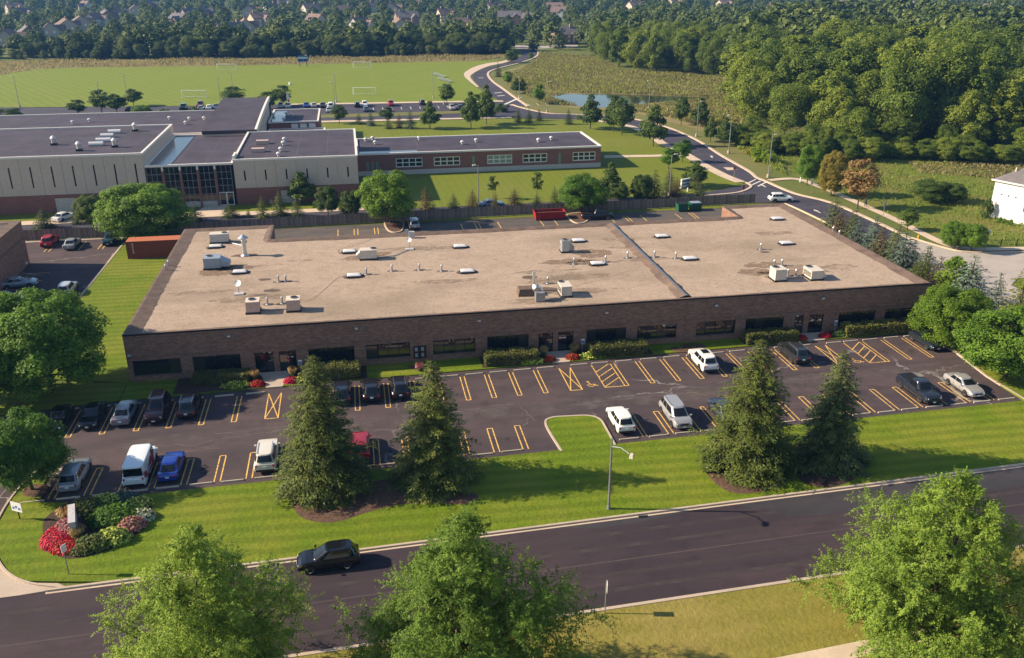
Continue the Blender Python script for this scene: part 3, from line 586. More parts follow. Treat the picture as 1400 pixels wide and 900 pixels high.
for x, z in ((-14.6,4.75),(-25.0,3.3),(-1.0,4.7),(12.7,4.65),(27.6,4.6),(41.0,4.6),(54.6,4.6)):
    m = MB().box(x-.22, x+.22, BY0-.16, BY0-.01, z-.1, z+.1); m.box(x-.16, x+.16, BY0-.2, BY0-.155, z-.14, z+.02, 1); m.build('wall_lamp', ['grey_metal','dome'], bld)
# electric meters
mt = MB().box(5.15, 6.6, BY0-.14, BY0-.01, .5, 2.0)
mo = mt.build('meter_board', 'mulch_dark', bld)
for x in (5.45, 6.15):
    for z in (.75, 1.45): MB().box(x-.13, x+.18, BY0-.28, BY0-.142, z, z+.42).build('meter', 'unit_blue', mo)
# roof: gravel field, sloping dark border, fire wall
def dens(pts, step=.5):
    out = []
    for i in range(len(pts)):
        a, b = pts[i], pts[(i+1) % len(pts)]; L = math.dist(a, b); n = max(1, int(L / step))
        for k in range(n): out.append((a[0] + (b[0]-a[0])*k/n, a[1] + (b[1]-a[1])*k/n))
    return out
dn = dens(outline); N = len(dn); cap = offset(dn, .28, True); inn = []; wob = 0
for i in range(N):
    a, b = dn[(i-1) % N], dn[(i+1) % N]; t = Vector((b[0]-a[0], b[1]-a[1])).normalized()
    base = 1.75 if abs(dn[i][0] - BX0) < .01 else (1.0 if abs(dn[i][1] - BY0) < .01 else (1.5 if abs(dn[i][0]-BX1) < .01 else 1.15))
    wob = wob * .8 + wrn.uniform(-.09, .09); d = base + wob + wrn.uniform(-.05, .05)
    inn.append((dn[i][0] - t.y * d, dn[i][1] + t.x * d))
rb = MB()
for i in range(N):
    j = (i + 1) % N
    rb.face([(*dn[i],BZ+.001),(*dn[j],BZ+.001),(*cap[j],BZ+.02),(*cap[i],BZ+.02)]); rb.face([(*cap[i],BZ+.02),(*cap[j],BZ+.02),(*inn[j],BZ-.22),(*inn[i],BZ-.22)])
RZ = BZ - .235
roof = MB().face([(x, y, RZ) for x, y in offset(dn, .5, True)]).build('roof', 'gravel', bld)
rb.build('roof_border', 'flashing', roof)
fw_ = MB()
ys = [93.3 + k * .8 for k in range(41)]
lw = [1.0 + wrn.uniform(-.25, .25) for _ in ys]; rw = [.75 + wrn.uniform(-.15, .15) for _ in ys]
for k in range(40):
    y0, y1 = ys[k], ys[k+1]
    fw_.face([(37.55-lw[k],y0,RZ+.01),(37.4,y0,BZ+.12),(37.4,y1,BZ+.12),(37.55-lw[k+1],y1,RZ+.01)][::-1]); fw_.face([(37.4,y0,BZ+.12),(37.7,y0,BZ+.12),(37.7,y1,BZ+.12),(37.4,y1,BZ+.12)], 1); fw_.face([(37.7,y0,BZ+.12),(37.6+rw[k],y0,RZ+.01),(37.6+rw[k+1],y1,RZ+.01),(37.7,y1,BZ+.12)])
fw_.build('fire_wall', ['flashing','metal_cap'], roof)
def stain(x, y, rx, ry, mat='roof_stain', name='roof_patch', n=22, jag=.18, z=.008):
    p = []
    for k in range(n):
        a = 2*math.pi*k/n; r = 1 + wrn.uniform(-jag, jag); p.append((x + rx*r*math.cos(a), y + ry*r*math.sin(a)))
    return MB().sheet(p, RZ + z).build(name, mat, roof)
plain('bare_roof', (.110,.080,.066), .9, var=.4, vscale=2)
stainmat('roof_fade', (.235,.178,.130), .42, .75, .5); stainmat('roof_pale', (.50,.40,.31), .42, .75, .6)
def sky_light(p):
    x, y = p; stain(x, y, 1.35, .95, 'bare_roof', jag=.12)
    o = MB().cbox((0,0,.1), (1.9,1.25,.2), 0, 0, .95).build('skylight', 'dark_metal', bld, (x, y, RZ + .01))
    d = MB(); prof = [(1,.2),(.97,.27),(.82,.34),(.5,.39),(0,.41)]
    for a, b in zip(prof, prof[1:]):
        for (s0, s1) in (((-1,-1),(1,-1)),((1,-1),(1,1)),((1,1),(-1,1)),((-1,1),(-1,-1))):
            q = lambda s, pr: (s[0]*.87*pr[0], s[1]*.56*pr[0], pr[1])
            d.face([q(s0,a), q(s1,a), q(s1,b), q(s0,b)])
    d.build('dome', 'dome', o, smooth=False)
for p in ((-19.78, 124.12), (-15.33, 112.10), (-1.46, 118.45), (-1.00, 108.09), (13.70, 118.15), (13.31, 107.29), (30.63, 117.99), (30.54, 107.41), (43.01, 118.01), (43.23, 107.36), (63.69, 123.97), (59.13, 111.65)): sky_light(p)
vent_me = MB(); vent_me.tube((0,0,0),(0,0,.62),.10,.09,8,1); vent_me.tube((0,0,.62),(0,0,.78),.15,.15,8,0); vent_me.tube((0,0,.78),(0,0,.9),.15,.06,8,0); vent_me.tube((0,0,.0),(0,0,.08),.28,.2,8,1)
vent_me = vent_me.mesh('vent_pipe', ['galv','grey_metal'])
for p in ((-10.24, 107.76), (-9.35, 107.74), (-10.99, 99.84), (-9.33, 99.79), (0.57, 108.68), (3.84, 109.42), (7.34, 109.25), (10.13, 108.30), (27.55, 108.09), (31.88, 108.27), (35.25, 109.43), (38.92, 109.10), (41.57, 108.14), (22.53, 101.23), (54.46, 109.85), (53.03, 102.63), (54.16, 102.73), (53.03, 98.76), (54.03, 98.58), (68.44, 115.77), (68.37, 113.87), (-24.77, 114.67), (-24.69, 116.32)):
    link('vent_pipe', vent_me, bld, (p[0], p[1], RZ + .005)); stain(p[0]+.1, p[1], .75, .42, 'bare_roof', n=14, jag=.25, z=.006)
for p, rx, ry in (((-12.00, 108.91),.8,.5), ((-10.82, 104.61),1.0,.6), ((20.76, 103.93),1.0,.6), ((54.55, 108.64),.7,.4), ((21.04, 98.94),2.2,1.4)): stain(p[0], p[1], rx, ry, 'bare_roof', n=16, jag=.15, z=.007)
for p, rx, ry in (((-18.22, 112.91),2.6,1.6), ((31.15, 112.30),2.6,2.0), ((26.54, 109.22),3.2,1.2), ((29.21, 108.74),2.4,1.0), ((49.81, 100.79),2.2,1.6), ((54.29, 99.70),4.6,1.5), ((52.03, 103.42),2.4,1.2), ((-16.66, 114.43),3.0,1.3), ((0.65, 115.75),3.0,1.1), ((2.16, 117.13),2.2,.9)): stain(p[0], p[1], rx, ry, n=26, jag=.22, z=.004)
for k in range(26):
    x, y = wrn.uniform(BX0+4, BX1-4), wrn.uniform(95, 123); stain(x, y, wrn.uniform(1.2,4.5), wrn.uniform(.5,1.5), ('roof_fade','roof_fade','roof_pale')[k % 3], n=24, jag=.3, z=.0015 + k*.00008)
# roof seam lines in the gravel
sm2 = MB()
def seam(pts, w=.06):
    m = MB(); L = smooth_line(pts, 6)
    for a, b in zip(L, L[1:]): bar(m, a, b, w, RZ + .009)
    m.build('roof_seam', 'bare_roof', roof)
seam([(-1.54, 109.35), (-3.00, 107.88), (-4.22, 104.77), (-5.70, 101.12), (-6.68, 100.05)]); seam([(-2.25, 117.59), (-2.93, 118.71), (-2.64, 120.37), (-0.21, 122.04), (2.46, 125.23)]); seam([(41.55, 123.74), (42.14, 117.05), (42.38, 110.98)], .05); seam([(25.35, 99.50), (30.29, 101.95), (33.86, 104.23)], .05)
def conduit(pts):
    m = MB(); 
    for a, b in zip(pts, pts[1:]): m.tube((*a, RZ+.09), (*b, RZ+.09), .05, .05, 6)
    for a in pts: m.cbox((*a, RZ+.04), (.25,.12,.08))
    m.build('conduit', 'grey_metal', bld)
conduit([(-11.59, 98.04), (-10.35, 97.82), (-8.73, 97.76)]); conduit([(2.19, 115.15), (4.56, 115.71), (6.71, 118.36)]); conduit([(24.48, 97.02), (23.19, 95.73), (20.66, 95.43)]); conduit([(52.24, 97.75), (54.67, 97.89)]); conduit([(-18.21, 125.97), (-16.34, 124.21), (-15.47, 120.27)])
# tall flue with cone hat, hatch house
fl_ = (-15.41, 119.60)
f = MB(); f.tube((0,0,.05),(0,0,2.3),.30,.30,14); f.tube((0,0,2.0),(0,0,2.15),.34,.34,14); f.tube((0,0,2.45),(0,0,2.95),.72,.05,14)
for k in range(4):
    a = k*math.pi/2; f.tube((.26*math.cos(a),.26*math.sin(a),2.2),(.4*math.cos(a),.4*math.sin(a),2.5),.03,.03,5)
f.tube((0,0,0),(0,0,.12),.55,.45,14); o = f.build('roof_flue', 'galv', None, (*fl_, RZ + .01)); tag(o, 'tall silver flue with a cone hat on the gravel roof', 'flue'); stain(*fl_, 1.8, .7, 'bare_roof')
hh = (19.23, 97.96)
MB().cbox((0,0,.42),(2.3,1.6,.84),0,0,.86).build('roof_hatch', 'flashing', bld, (*hh, RZ + .01)); tp = MB(); tp.tube((0,0,0),(0,0,2.1),.13,.13,8); tp.tube((0,0,2.0),(0,0,2.35),.2,.2,8); tp.build('vent_pipe', 'galv', bld, (hh[0]+1.1, hh[1]+1.2, RZ))
bl = (20.32, 95.49)
t_ = thing('exhaust_blower', 'grey exhaust blower with round silver fan near the roof front edge', 'blower', (*bl, RZ + .01)); m = MB().box(-.55,.55,-.45,.45,0,1.1); m.build('cabinet', 'grey_metal', t_); MB().tube((-.3,.5,1.2),(-.3,.9,1.5),.45,.45,12).build('fan', 'galv', t_); MB().tube((.35,.2,1.1),(.35,.2,1.6),.12,.12,8).build('pipe', 'galv', t_)
# air-conditioning units, each a thing standing on the roof
def hvac(p, sx, sy, sz, rz, body, label, top=None, fan=(0.2,0.0,.35), hood=None, louvre='dark_metal', curb=.18):
    o = thing('rooftop_unit', label, 'air conditioner', (p[0], p[1], RZ + .012), rz, 'air conditioning units on the gravel roof')
    MB().box(-sx/2-.1, sx/2+.1, -sy/2-.1, sy/2+.1, 0, curb).build('curb', 'dark_metal', o)
    b = MB(); b.box(-sx/2, sx/2, -sy/2, sy/2, curb, sz - .06)
    for k in range(3): b.box(-sx/2+.12+k*(sx-.2)/3, -sx/2+(k+1)*(sx-.2)/3, -sy/2-.02, -sy/2, curb+.1, sz-.15)
    b.build('cabinet', body, o)
    MB().box(-sx/2-.04, sx/2+.04, -sy/2-.04, sy/2+.04, sz-.06, sz).build('top_panel', top or body, o)
    r = MB(); r.tube((fan[0],fan[1],sz),(fan[0],fan[1],sz+.09),fan[2],fan[2],14); r.build('fan_ring', 'grey_metal', o)
    fb = MB(); fb.tube((fan[0],fan[1],sz+.09),(fan[0],fan[1],sz+.096),fan[2]*.86,fan[2]*.86,14); fb.build('fan_grille', 'black', o)
    lv = MB()
    for k in range(6): z = curb + .2 + k * (sz - curb - .4) / 6; lv.box(-sx/2-.025, -sx/2, -sy/2+.15, sy/2-.15, z, z+.06)
    lv.build('louvre', louvre, o)
    if hood:
        hx, hd = hood; h = MB(); y0, y1 = -sy*.42, sy*.42
        h.face([(hx*sx/2,y0,sz-.2),(hx*sx/2,y1,sz-.2),(hx*(sx/2+hd),y1,sz*.5),(hx*(sx/2+hd),y0,sz*.5)]); h.face([(hx*sx/2,y0,sz-.2),(hx*(sx/2+hd),y0,sz*.5),(hx*(sx/2+hd),y0,curb+.1),(hx*sx/2,y0,curb+.1)]); h.face([(hx*sx/2,y1,sz-.2),(hx*sx/2,y1,curb+.1),(hx*(sx/2+hd),y1,curb+.1),(hx*(sx/2+hd),y1,sz*.5)]); h.face([(hx*(sx/2+hd),y0,sz*.5),(hx*(sx/2+hd),y1,sz*.5),(hx*(sx/2+hd),y1,curb+.1),(hx*(sx/2+hd),y0,curb+.1)], 1)
        h.build('intake_hood', [top or body, 'grey_metal'], o)
    return o
hvac((-19.48, 126.56), 2.5, 1.3, 1.35, 0, 'unit_grey', 'pale grey air conditioner at the far left corner of the gravel roof', 'unit_white', (.7,0,.4))
hvac((-18.93, 114.99), 2.1, 1.9, 1.5, 0, 'unit_blue', 'blue grey air conditioner with a sloped duct, left on the gravel roof', 'unit_blue', (-.4,.2,.42), (1,1.1))
hvac((-12.37, 97.71), 1.45, 1.5, 1.45, 0, 'unit_pink', 'left of the two pinkish box air conditioners near the roof front edge', 'unit_tan', (-.1,.1,.42))
hvac((-7.90, 97.50), 1.45, 1.5, 1.45, 0, 'unit_pink', 'right of the two pinkish box air conditioners near the roof front edge', 'unit_tan', (.1,.1,.42))
hvac((1.03, 115.20), 2.2, 1.3, 1.35, 0, 'unit_white', 'off white long air conditioner with slanted left hood, mid roof', 'unit_white', (.7,.1,.45), (-1,.5))
hvac((27.57, 113.62), 1.05, 1.2, 1.65, 0, 'unit_grey', 'upright grey air conditioner beside a dark stain on the roof', 'grey_metal', (0,.2,.4), (1,.7))
hvac((23.67, 97.04), 1.25, 2.1, 1.35, 0, 'unit_white', 'off white air conditioner with front hood near the exhaust blower', 'unit_white', (-.3,.8,.36))
hvac((51.12, 97.67), 1.5, 1.7, 1.55, 0, 'unit_white', 'cream upright air conditioner with glassy blue panel on the right roof', 'unit_white', (-.3,.3,.42), None, 'unit_blue')
hvac((55.78, 97.55), 1.6, 2.2, 1.25, 0, 'unit_white', 'long white air conditioner with slanted hood, rightmost on the roof', 'unit_white', (-.3,.7,.42), (1,.5))
def dish(p, label, s=1.0):
    o = thing('satellite_dish', label, 'dish', (*p, RZ + .01)); MB().cbox((0,0,.06),(1.1,.8,.12)).build('base', 'stone_grey', o); MB().tube((0,0,.1),(0,0,1.3),.04,.04,6).build('mast', 'grey_metal', o)
    d = MB(); rings = [(0,0),(.22,.03),(.42,.11)]; nd = Vector((-.25,-.75,.55)).normalized(); q = nd.to_track_quat('Z','Y'); c = Vector((0,-.1,1.4)); prev = None
    for r, h in rings:
        ring = [tuple(c + q @ Vector((r*s*math.cos(2*math.pi*k/14), r*s*math.sin(2*math.pi*k/14), h*s))) for k in range(14)]
        if prev:
            for k in range(14): d.face([prev[k], prev[(k+1)%14], ring[(k+1)%14], ring[k]])
        prev = ring
    d.build('reflector', 'white_paint', o)
dish((-14.60, 103.98), 'white satellite dish on a short mast, left part of the roof'); dish((6.71, 118.36), 'small pale dish mast near the back edge of the roof', .8)
o = thing('antenna_box', 'small grey equipment box and dish at the roof back edge', 'equipment', (*(7.32, 123.99), RZ + .01)); MB().cbox((.1,0,.45),(.8,.6,.9)).build('cabinet','unit_grey',o); MB().tube((-.6,0,0),(-.6,0,1.3),.05,.05,6).build('mast','grey_metal',o); MB().cbox((-.6,-.1,1.0),(.5,.12,.6)).build('panel','unit_blue',o)
# entrance walks
for x, w_ in ((-10.0,1.7),(21.6,1.9),(53.2,2.1)): struct(MB().prism([(x-w_/2,YS(x)+.9),(x+w_/2,YS(x)+.9),(x+w_/2+.6,91.2),(x+w_/2+1.2,92.46),(x-w_/2-1.2,92.46),(x-w_/2-.6,91.2)], .0, .13).build('entrance_walk', 'concrete'))
for pts in ([(5.17, 91.59), (4.24, 91.16), (6.83, 88.95), (7.90, 89.92), (7.06, 91.45)], [(35.10, 91.06), (35.50, 89.91), (38.02, 89.46), (39.50, 90.93), (38.11, 92.07)]): bed(pts, 'mulch', n=4)
def bedrect(x0, x1, y0, y1): struct(MB().prism([(x0,y0),(x1,y0),(x1,y1),(x0,y1)], .05, .125).build('mulch_bed', 'mulch_dark'))
for a, b in ((-20.4,-11.2),(-8.7,-.2),(12.6,20.5),(22.7,32.6),(44.2,51.9),(54.4,68.5)): bedrect(a, b, YS((a+b)/2)+1.15, 92.4)

# ------------------------------------------------------------------ school
school = thing('school_building', 'large school with beige panels over red brick and dark roofs', 'building', (0,0,0))
SY = 169.5
plain('grey_seam', (.12,.10,.105), .8)
def roof_slab(name, x0, x1, y0, y1, z, parent, trim=.35, rec=.25, mat='roof_school', tr='white_trim'):
    o = MB().box(x0+trim, x1-trim, y0+trim, y1-trim, z-rec-.2, z-rec).build(name, mat, parent)
    t = MB(); t.box(x0-.05, x1+.05, y0-.05, y0+trim, z-.35, z); t.box(x0-.05, x1+.05, y1-trim, y1+.05, z-.35, z); t.box(x0-.05, x0+trim, y0+trim, y1-trim, z-.35, z-.002); t.box(x1-trim, x1+.05, y0+trim, y1-trim, z-.35, z-.002)
    t.build('roof_trim', tr, o); return o
def seams(o, x0, x1, y0, y1, z, n):
    for k in range(1, n):
        x = x0 + (x1-x0)*k/n; MB().box(x-.04, x+.04, y0+.5, y1-.5, z, z+.012).build('roof_seam', 'grey_seam', o)
# west block
b = MB(); b.box(-112, -37.6, SY+.3, 201, -.1, 10.0); b.build('core_wall', 'panel_beige', school)
wb = MB(); wall_grid(wb, -112, -37.6, -.1, 3.3, [(-53.8,-50.3,-.1,2.6),(-47.6,-46.3,-.1,2.6),(-43.4,-42.0,-.1,2.6)], SY+.04, .25); wb.build('brick_base', 'brick_red', school)
for a, c in ((-53.8,-50.3),(-47.6,-46.3),(-43.4,-42.0)): MB().box(a, c, SY+.14, SY+.22, 0, 2.6).build('door', 'stone_band', school)
MB().box(-112, -37.58, SY-.02, SY+.29, 3.3, 3.48).build('stone_course', 'stone_band', school)
def slit_panel(x0, x1, z0, z1, sx, s0, s1, plane=SY):
    p = MB(); wall_grid(p, x0+.02, x1-.02, z0, z1, [(sx-.14, sx+.14, s0, s1)], plane, .28); o = p.build('wall_panel', 'panel_beige', school)
    MB().box(sx-.14, sx+.14, plane+.16, plane+.2, s0, s1).build('pane', 'school_glass', o)
x = -60.4 - 3.55*14
while x < -38.5:
    x1 = min(x + 1.775, -37.62) if x + 1.775 > -39.5 else x + 1.775
    if x > -110: slit_panel(x - 1.775, x1, 3.49, 10.0, x, 4.65, 8.4)
    x += 3.55
ro = roof_slab('roof', -112, -37.6, SY, 201, 10.3, school); seams(ro, -112, -37.6, SY, 201, 10.051, 9)
# glazed lobby
lb = MB(); lb.box(-37.58, -22.2, SY+.6, 201, -.1, 7.6); lb.build('lobby_core', 'black', school)
ro = roof_slab('roof', -37.5, -22.1, SY-.15, 201, 8.0, school); seams(ro, -37.5, -22.1, SY, 201, 7.751, 3)
MB().box(-37.0, -33.2, SY+.6, 200, 7.752, 7.765).build('wet_patch', 'wet_roof', ro)
for k in range(5):
    a = -37.45 + k * 3.06; c = a + 2.7
    if k < 4: window(school, a, c, .95, 7.55, SY-.02, 3, 5, 'school_glass', 'grey_metal', .07); MB().box(a, c, SY-.05, SY+.35, -.1, .94).build('lobby_base', 'stone_band', school)
    else:
        window(school, a, c, 2.5, 7.55, SY-.02, 3, 4, 'school_glass', 'grey_metal', .07)
        for q in (0, 1): d = MB(); d.box(0,1.3,0,.08,0,.15); d.box(0,1.3,0,.08,2.3,2.45); d.box(0,.12,0,.078,.15,2.3); d.box(1.18,1.3,0,.078,.15,2.3); d = d.build('door', 'white_trim', school, (a+.04+q*1.32, SY+.1, .02)); MB().box(.12,1.18,.02,.05,.15,2.3).build('pane','school_glass',d)
    if k < 4: MB().box(c+.02, c+.34, SY-.3, SY+.3, -.1, 6.9).build('column', 'brick_red', school); MB().box(c+.05, c+.31, SY-.27, SY+.3, 6.9, 7.6).build('column_cap', 'white_trim', school)
# middle block
MB().box(-22.05, .6, SY+.3, 199, -.1, 8.2).build('core_wall', 'panel_beige', school)
wb = MB(); wall_grid(wb, -22.05, .6, -.1, 3.15, [(-14.0,-11.3,-.1,2.4)], SY+.04, .25); wb.build('brick_base', 'brick_red', school); MB().box(-14.0,-11.3,SY+.14,SY+.2,0,2.4).build('door','stone_band',school)
MB().box(-22.06, .62, SY-.02, SY+.29, 3.15, 3.32).build('stone_course', 'stone_band', school)
for k in range(6): sx = -19.9 + 3.5*k; slit_panel(-22.05 + k*3.775, -22.05 + (k+1)*3.775, 3.33, 8.25, -22.05 + (k+.5)*3.775, 4.5, 6.4)
ro = roof_slab('roof', -22.05, .62, SY, 199, 8.55, school); seams(ro, -22.05, .6, SY, 199, 8.301, 4); MB().box(-22.1,-21.7,SY+.36,SY+4.2,8.54,9.1).build('parapet','white_trim',ro)
for p in ((-17.93, 185.70), (-18.10, 177.34)): MB().cbox((0,0,.35),(2.4,1.4,.7)).build('roof_curb', 'unit_pink', school, (*p, 8.31))
# rear volumes
MB().box(-112, -31.5, 214, 249, -.1, 5.6).build('rear_wall', 'brick_red', school); ro = roof_slab('roof', -112, -31.5, 214, 249, 6.1, school); seams(ro, -112, -31.5, 214, 249, 5.851, 8)
MB().box(-31.3, -20.5, 199.2, 239, -.1, 8.8).build('rear_wall', 'panel_beige', school)
cr = MB()
for k in range(8):
    y0, y1 = 199 + k*5, 204 + k*5; z0 = 8.9 + 1.5*math.sin(k/8*math.pi*.5); z1 = 8.9 + 1.5*math.sin((k+1)/8*math.pi*.5)
    cr.face([(-31.5,y0,z0),(-20.6,y0,z0),(-20.6,y1,z1),(-31.5,y1,z1)]); cr.face([(-20.6,y0,z0+.12),(-20.1,y0,z0+.12),(-20.1,y1,z1+.12),(-20.6,y1,z1+.12)], 1); cr.face([(-20.1,y0,z0-.9),(-20.1,y1,z1-.9),(-20.1,y1,z1+.12),(-20.1,y0,z0+.12)], 1)
cr.face([(-31.5,199,8.2),(-20.1,199,8.2),(-20.1,199,8.95),(-31.5,199,8.95)]); cr.face([(-31.5,239,0),(-31.5,239,10.4),(-20.1,239,10.4),(-20.1,239,0)]); cr.build('vaulted_roof', ['roof_school','white_trim'], school)
MB().box(-20.0, -8.0, 226.5, 247, -.1, 5.6).build('rear_wall', 'brick_red', school); ro = roof_slab('roof', -20.0, -8.0, 226.5, 247, 6.1, school); MB().box(-19.5,-16.5,228,246,5.852,5.87).build('wet_patch','wet_roof',ro)
MB().box(-20.0, -6.5, 199.2, 226.4, -.1, 4.0).build('rear_wall', 'brick_red', school); ro = roof_slab('roof', -20.0, -6.5, 199.4, 226.3, 4.5, school)
for k in range(3): MB().box(-14.6+k*2.1,-13.0+k*2.1,226.40,226.46,4.55,5.5).build('window','white_trim',school)
# east wing
wg = MB(); gw = [(9.40, 196.70), (17.37, 195.28)]
groups = [(8.7,14.4),(16.8,22.5),(28.4,33.9),(36.2,41.7),(47.4,52.6)]
hl = [(a, c, 1.55, 3.5) for a, c in groups] + [(2.5,3.1,1.2,3.0),(3.5,4.1,1.2,3.0),(4.5,5.1,1.2,3.0),(25.1,25.7,1.0,3.4),(44.2,44.8,1.0,3.4)]
wall_grid(wg, .7, 53.8, 1.0, 4.4, hl, 190, .3); wg.box(.7, 1.0, 190.3, 208, 1.0, 4.4); wg.box(53.5, 53.8, 190.3, 208, 1.0, 4.4); wg.box(1.0, 53.5, 207.7, 208, 1.0, 4.4); wg.build('wing_wall', 'brick_red', school)
MB().box(.7, 53.85, 189.95, 208.05, -.1, .998).build('stone_base', 'stone_band', school); MB().box(1.2, 53.4, 191.2, 207.5, 1.0, 4.2).build('wing_core', 'black', school)
for i, (a, c) in enumerate(groups): window(school, a, c, 1.55, 3.5, 189.98, 4, 2, 'pane_green' if i == 2 else 'school_glass', 'white_trim', .2)
for a, c, z0, z1 in hl[5:]: MB().box(a, c, 190.12, 190.16, z0, z1).build('pane', 'pane_green', school)
ro = roof_slab('roof', .65, 53.9, 189.9, 208.1, 4.75, school); seams(ro, .7, 53.8, 190, 208, 4.501, 4); MB().box(1.2, 13.5, 190.4, 193.4, 4.502, 4.515).build('wet_patch', 'wet_roof', ro)
# turbine vents and boxes on the school roofs
tv = MB(); tv.tube((0,0,0),(0,0,.45),.3,.3,10); prevr = None
for r, h in ((.42,.45),(.62,.7),(.6,.95),(.35,1.15),(0.02,1.2)):
    ring = [(r*math.cos(2*math.pi*k/12), r*math.sin(2*math.pi*k/12), h) for k in range(12)]
    if prevr:
        for k in range(12): tv.face([prevr[k], prevr[(k+1)%12], ring[(k+1)%12], ring[k]])
    prevr = ring
tv_me = tv.mesh('roof_ventilator', ['dome'], True)
for p, z in (((-13.72, 187.37),8.3),((-13.71, 183.37),8.3),((-13.82, 176.94),8.3),((-13.92, 171.97),8.3),((2.87, 205.33),4.5),((4.48, 206.87),4.5),((4.86, 201.39),4.5),((14.94, 205.01),4.5),((23.99, 197.99),4.5),((27.41, 200.05),4.5),((41.33, 198.02),4.5),((41.24, 197.59),4.5),((44.67, 199.71),4.5),((-66.51, 233.26),5.85),((-63.33, 235.97),5.85),((-44.55, 235.98),5.85),((-39.53, 233.96),5.85),((-36.04, 233.90),5.85),((-39.48, 227.91),5.85),((-19.48, 237.34),5.85),((-16.33, 237.98),5.85),((-14.77, 235.91),5.85),((-16.48, 229.29),5.85)):
    link('roof_ventilator', tv_me, school, (p[0], p[1], z), 0, (.72,.72,.75))
for i, (p, sx, lab) in enumerate((((-47.38, 192.93),3.0,'far one of the three rounded white units on the west school roof'), ((-47.77, 188.44),3.0,'middle one of the rounded white units on the west school roof'), ((-47.35, 183.61),3.4,'near one of the rounded white units on the west school roof'), ((-47.71, 179.53),3.2,'nearest long white unit on the west school roof'))):
    o = thing('roof_unit', lab, 'roof unit', (*p, 10.06), 0, 'white units on the school roof'); MB().box(-sx/2,sx/2,-.7,.7,0,.35).build('curb','grey_metal',o); o.scale = (.8,.8,.7); h = MB(); n = 8
    for k in range(n):
        a0, a1 = math.pi*k/n, math.pi*(k+1)/n; h.face([(-sx/2,.7*math.cos(a0),.35+.75*math.sin(a0)),(-sx/2,.7*math.cos(a1),.35+.75*math.sin(a1)),(sx/2,.7*math.cos(a1),.35+.75*math.sin(a1)),(sx/2,.7*math.cos(a0),.35+.75*math.sin(a0))][::-1])
    h.face([(-sx/2,.7*math.cos(math.pi*k/n),.35+.75*math.sin(math.pi*k/n)) for k in range(n+1)]); h.face([(sx/2,.7*math.cos(math.pi*k/n),.35+.75*math.sin(math.pi*k/n)) for k in range(n+1)][::-1]); h.build('cowl','dome',o)
for p, lab in (((-43.83, 194.88),'dark round fan near the east end of the west school roof'), ((-43.98, 177.40),'small silver fan at the front of the west school roof'), ((-49.59, 174.84),'round silver fan at the front edge of the west school roof'), ((-55.82, 181.71),'slim white vent post on the west school roof')):
    o = thing('roof_fan', lab, 'roof fan', (*p, 10.06)); MB().cbox((0,0,.2),(1,1,.4)).build('curb','dark_metal',o); MB().tube((0,0,.4),(0,0,1.3),.4,.45,10).build('drum','galv',o); MB().tube((0,0,1.3),(0,0,1.7),.55,.2,10).build('cap','dome',o)

# ------------------------------------------------------------------ neighbour building and white house
nb = thing('neighbour_building', 'brown brick building cut off at the left edge beside the side lot', 'building', (0,0,0))
m = MB().box(-85,-49.3,96,138.8,-.1,6.5); m.build('wall','brick_brown',nb); MB().box(-85.0,-49.25,95.9,138.86,3.9,4.25).build('brick_course','brown_band',nb)
m = MB().box(-85.1,-49.2,137.6,138.9,6.5,6.62); m.box(-50.6,-49.2,95.9,137.6,6.5,6.62); m.build('roof_border','flashing',nb); MB().box(-84.5,-50.6,96.4,137.6,6.45,6.52).build('roof','bare_roof',nb)
MB().cbox((-56.3,131.5,6.72),(2.0,4.0,.35),0,0,.85).build('skylight','dome',nb); MB().cbox((-49.12,137.0,.6),(.3,.3,.3)).build('spigot','white_trim',nb)
hs = thing('white_house', 'white sided house with grey shingle roof at the right edge', 'house', (110.9,137.2,0), math.atan2(-4.9,2.1))
# local +x runs along the west wall toward the camera, +y to the house's interior (left of direction)
hw = MB(); wall_grid(hw, 0, 16, -.1, 6.9, [(9.6-3.9,9.6-3.35,2.2,3.3),(9.6-3.9,9.6-3.35,3.6,4.7)] + [(k,k+.3,4.2,4.5) for k in (1.4,2.6,3.9)], 0, .25)
hw.box(0,.25,.25,12,-.1,6.9); hw.box(15.75,16,.25,12,-.1,6.9); hw.box(.25,15.75,11.75,12,-.1,6.9); hw.build('wall','siding_white',hs)
MB().box(.3,15.7,.26,.3,-.1,6.5).build('wall_core','black',hs); MB().box(8.6,16.05,-.06,-.005,-.1,1.4).build('stone_base','brick_house',hs)
r = MB(); e = .5; r.face([(-e,-e,6.8),(16+e,-e,6.8),(11,6,10.4),(5,6,10.4)]); r.face([(16+e,12+e,6.8),(-e,12+e,6.8),(5,6,10.4),(11,6,10.4)]); r.face([(-e,12+e,6.8),(-e,-e,6.8),(5,6,10.4)]); r.face([(16+e,-e,6.8),(16+e,12+e,6.8),(11,6,10.4)]); r.build('roof','shingle_b',hs)
MB().box(-e,16+e,-e-.02,-e+.06,6.6,6.85).build('eave','white_trim',hs); MB().cbox((4.5,1.6,8.2),(1.1,.9,.2)).build('roof_window','teal',hs); MB().tube((2.0,2.2,7.6),(2.0,2.2,9.0),.1,.1,6).build('vent_pipe','white_trim',hs)
struct(MB().prism([(113.2,131.0),(117,122),(123,124),(119,133)], -.02,.10).build('driveway','pavement'))
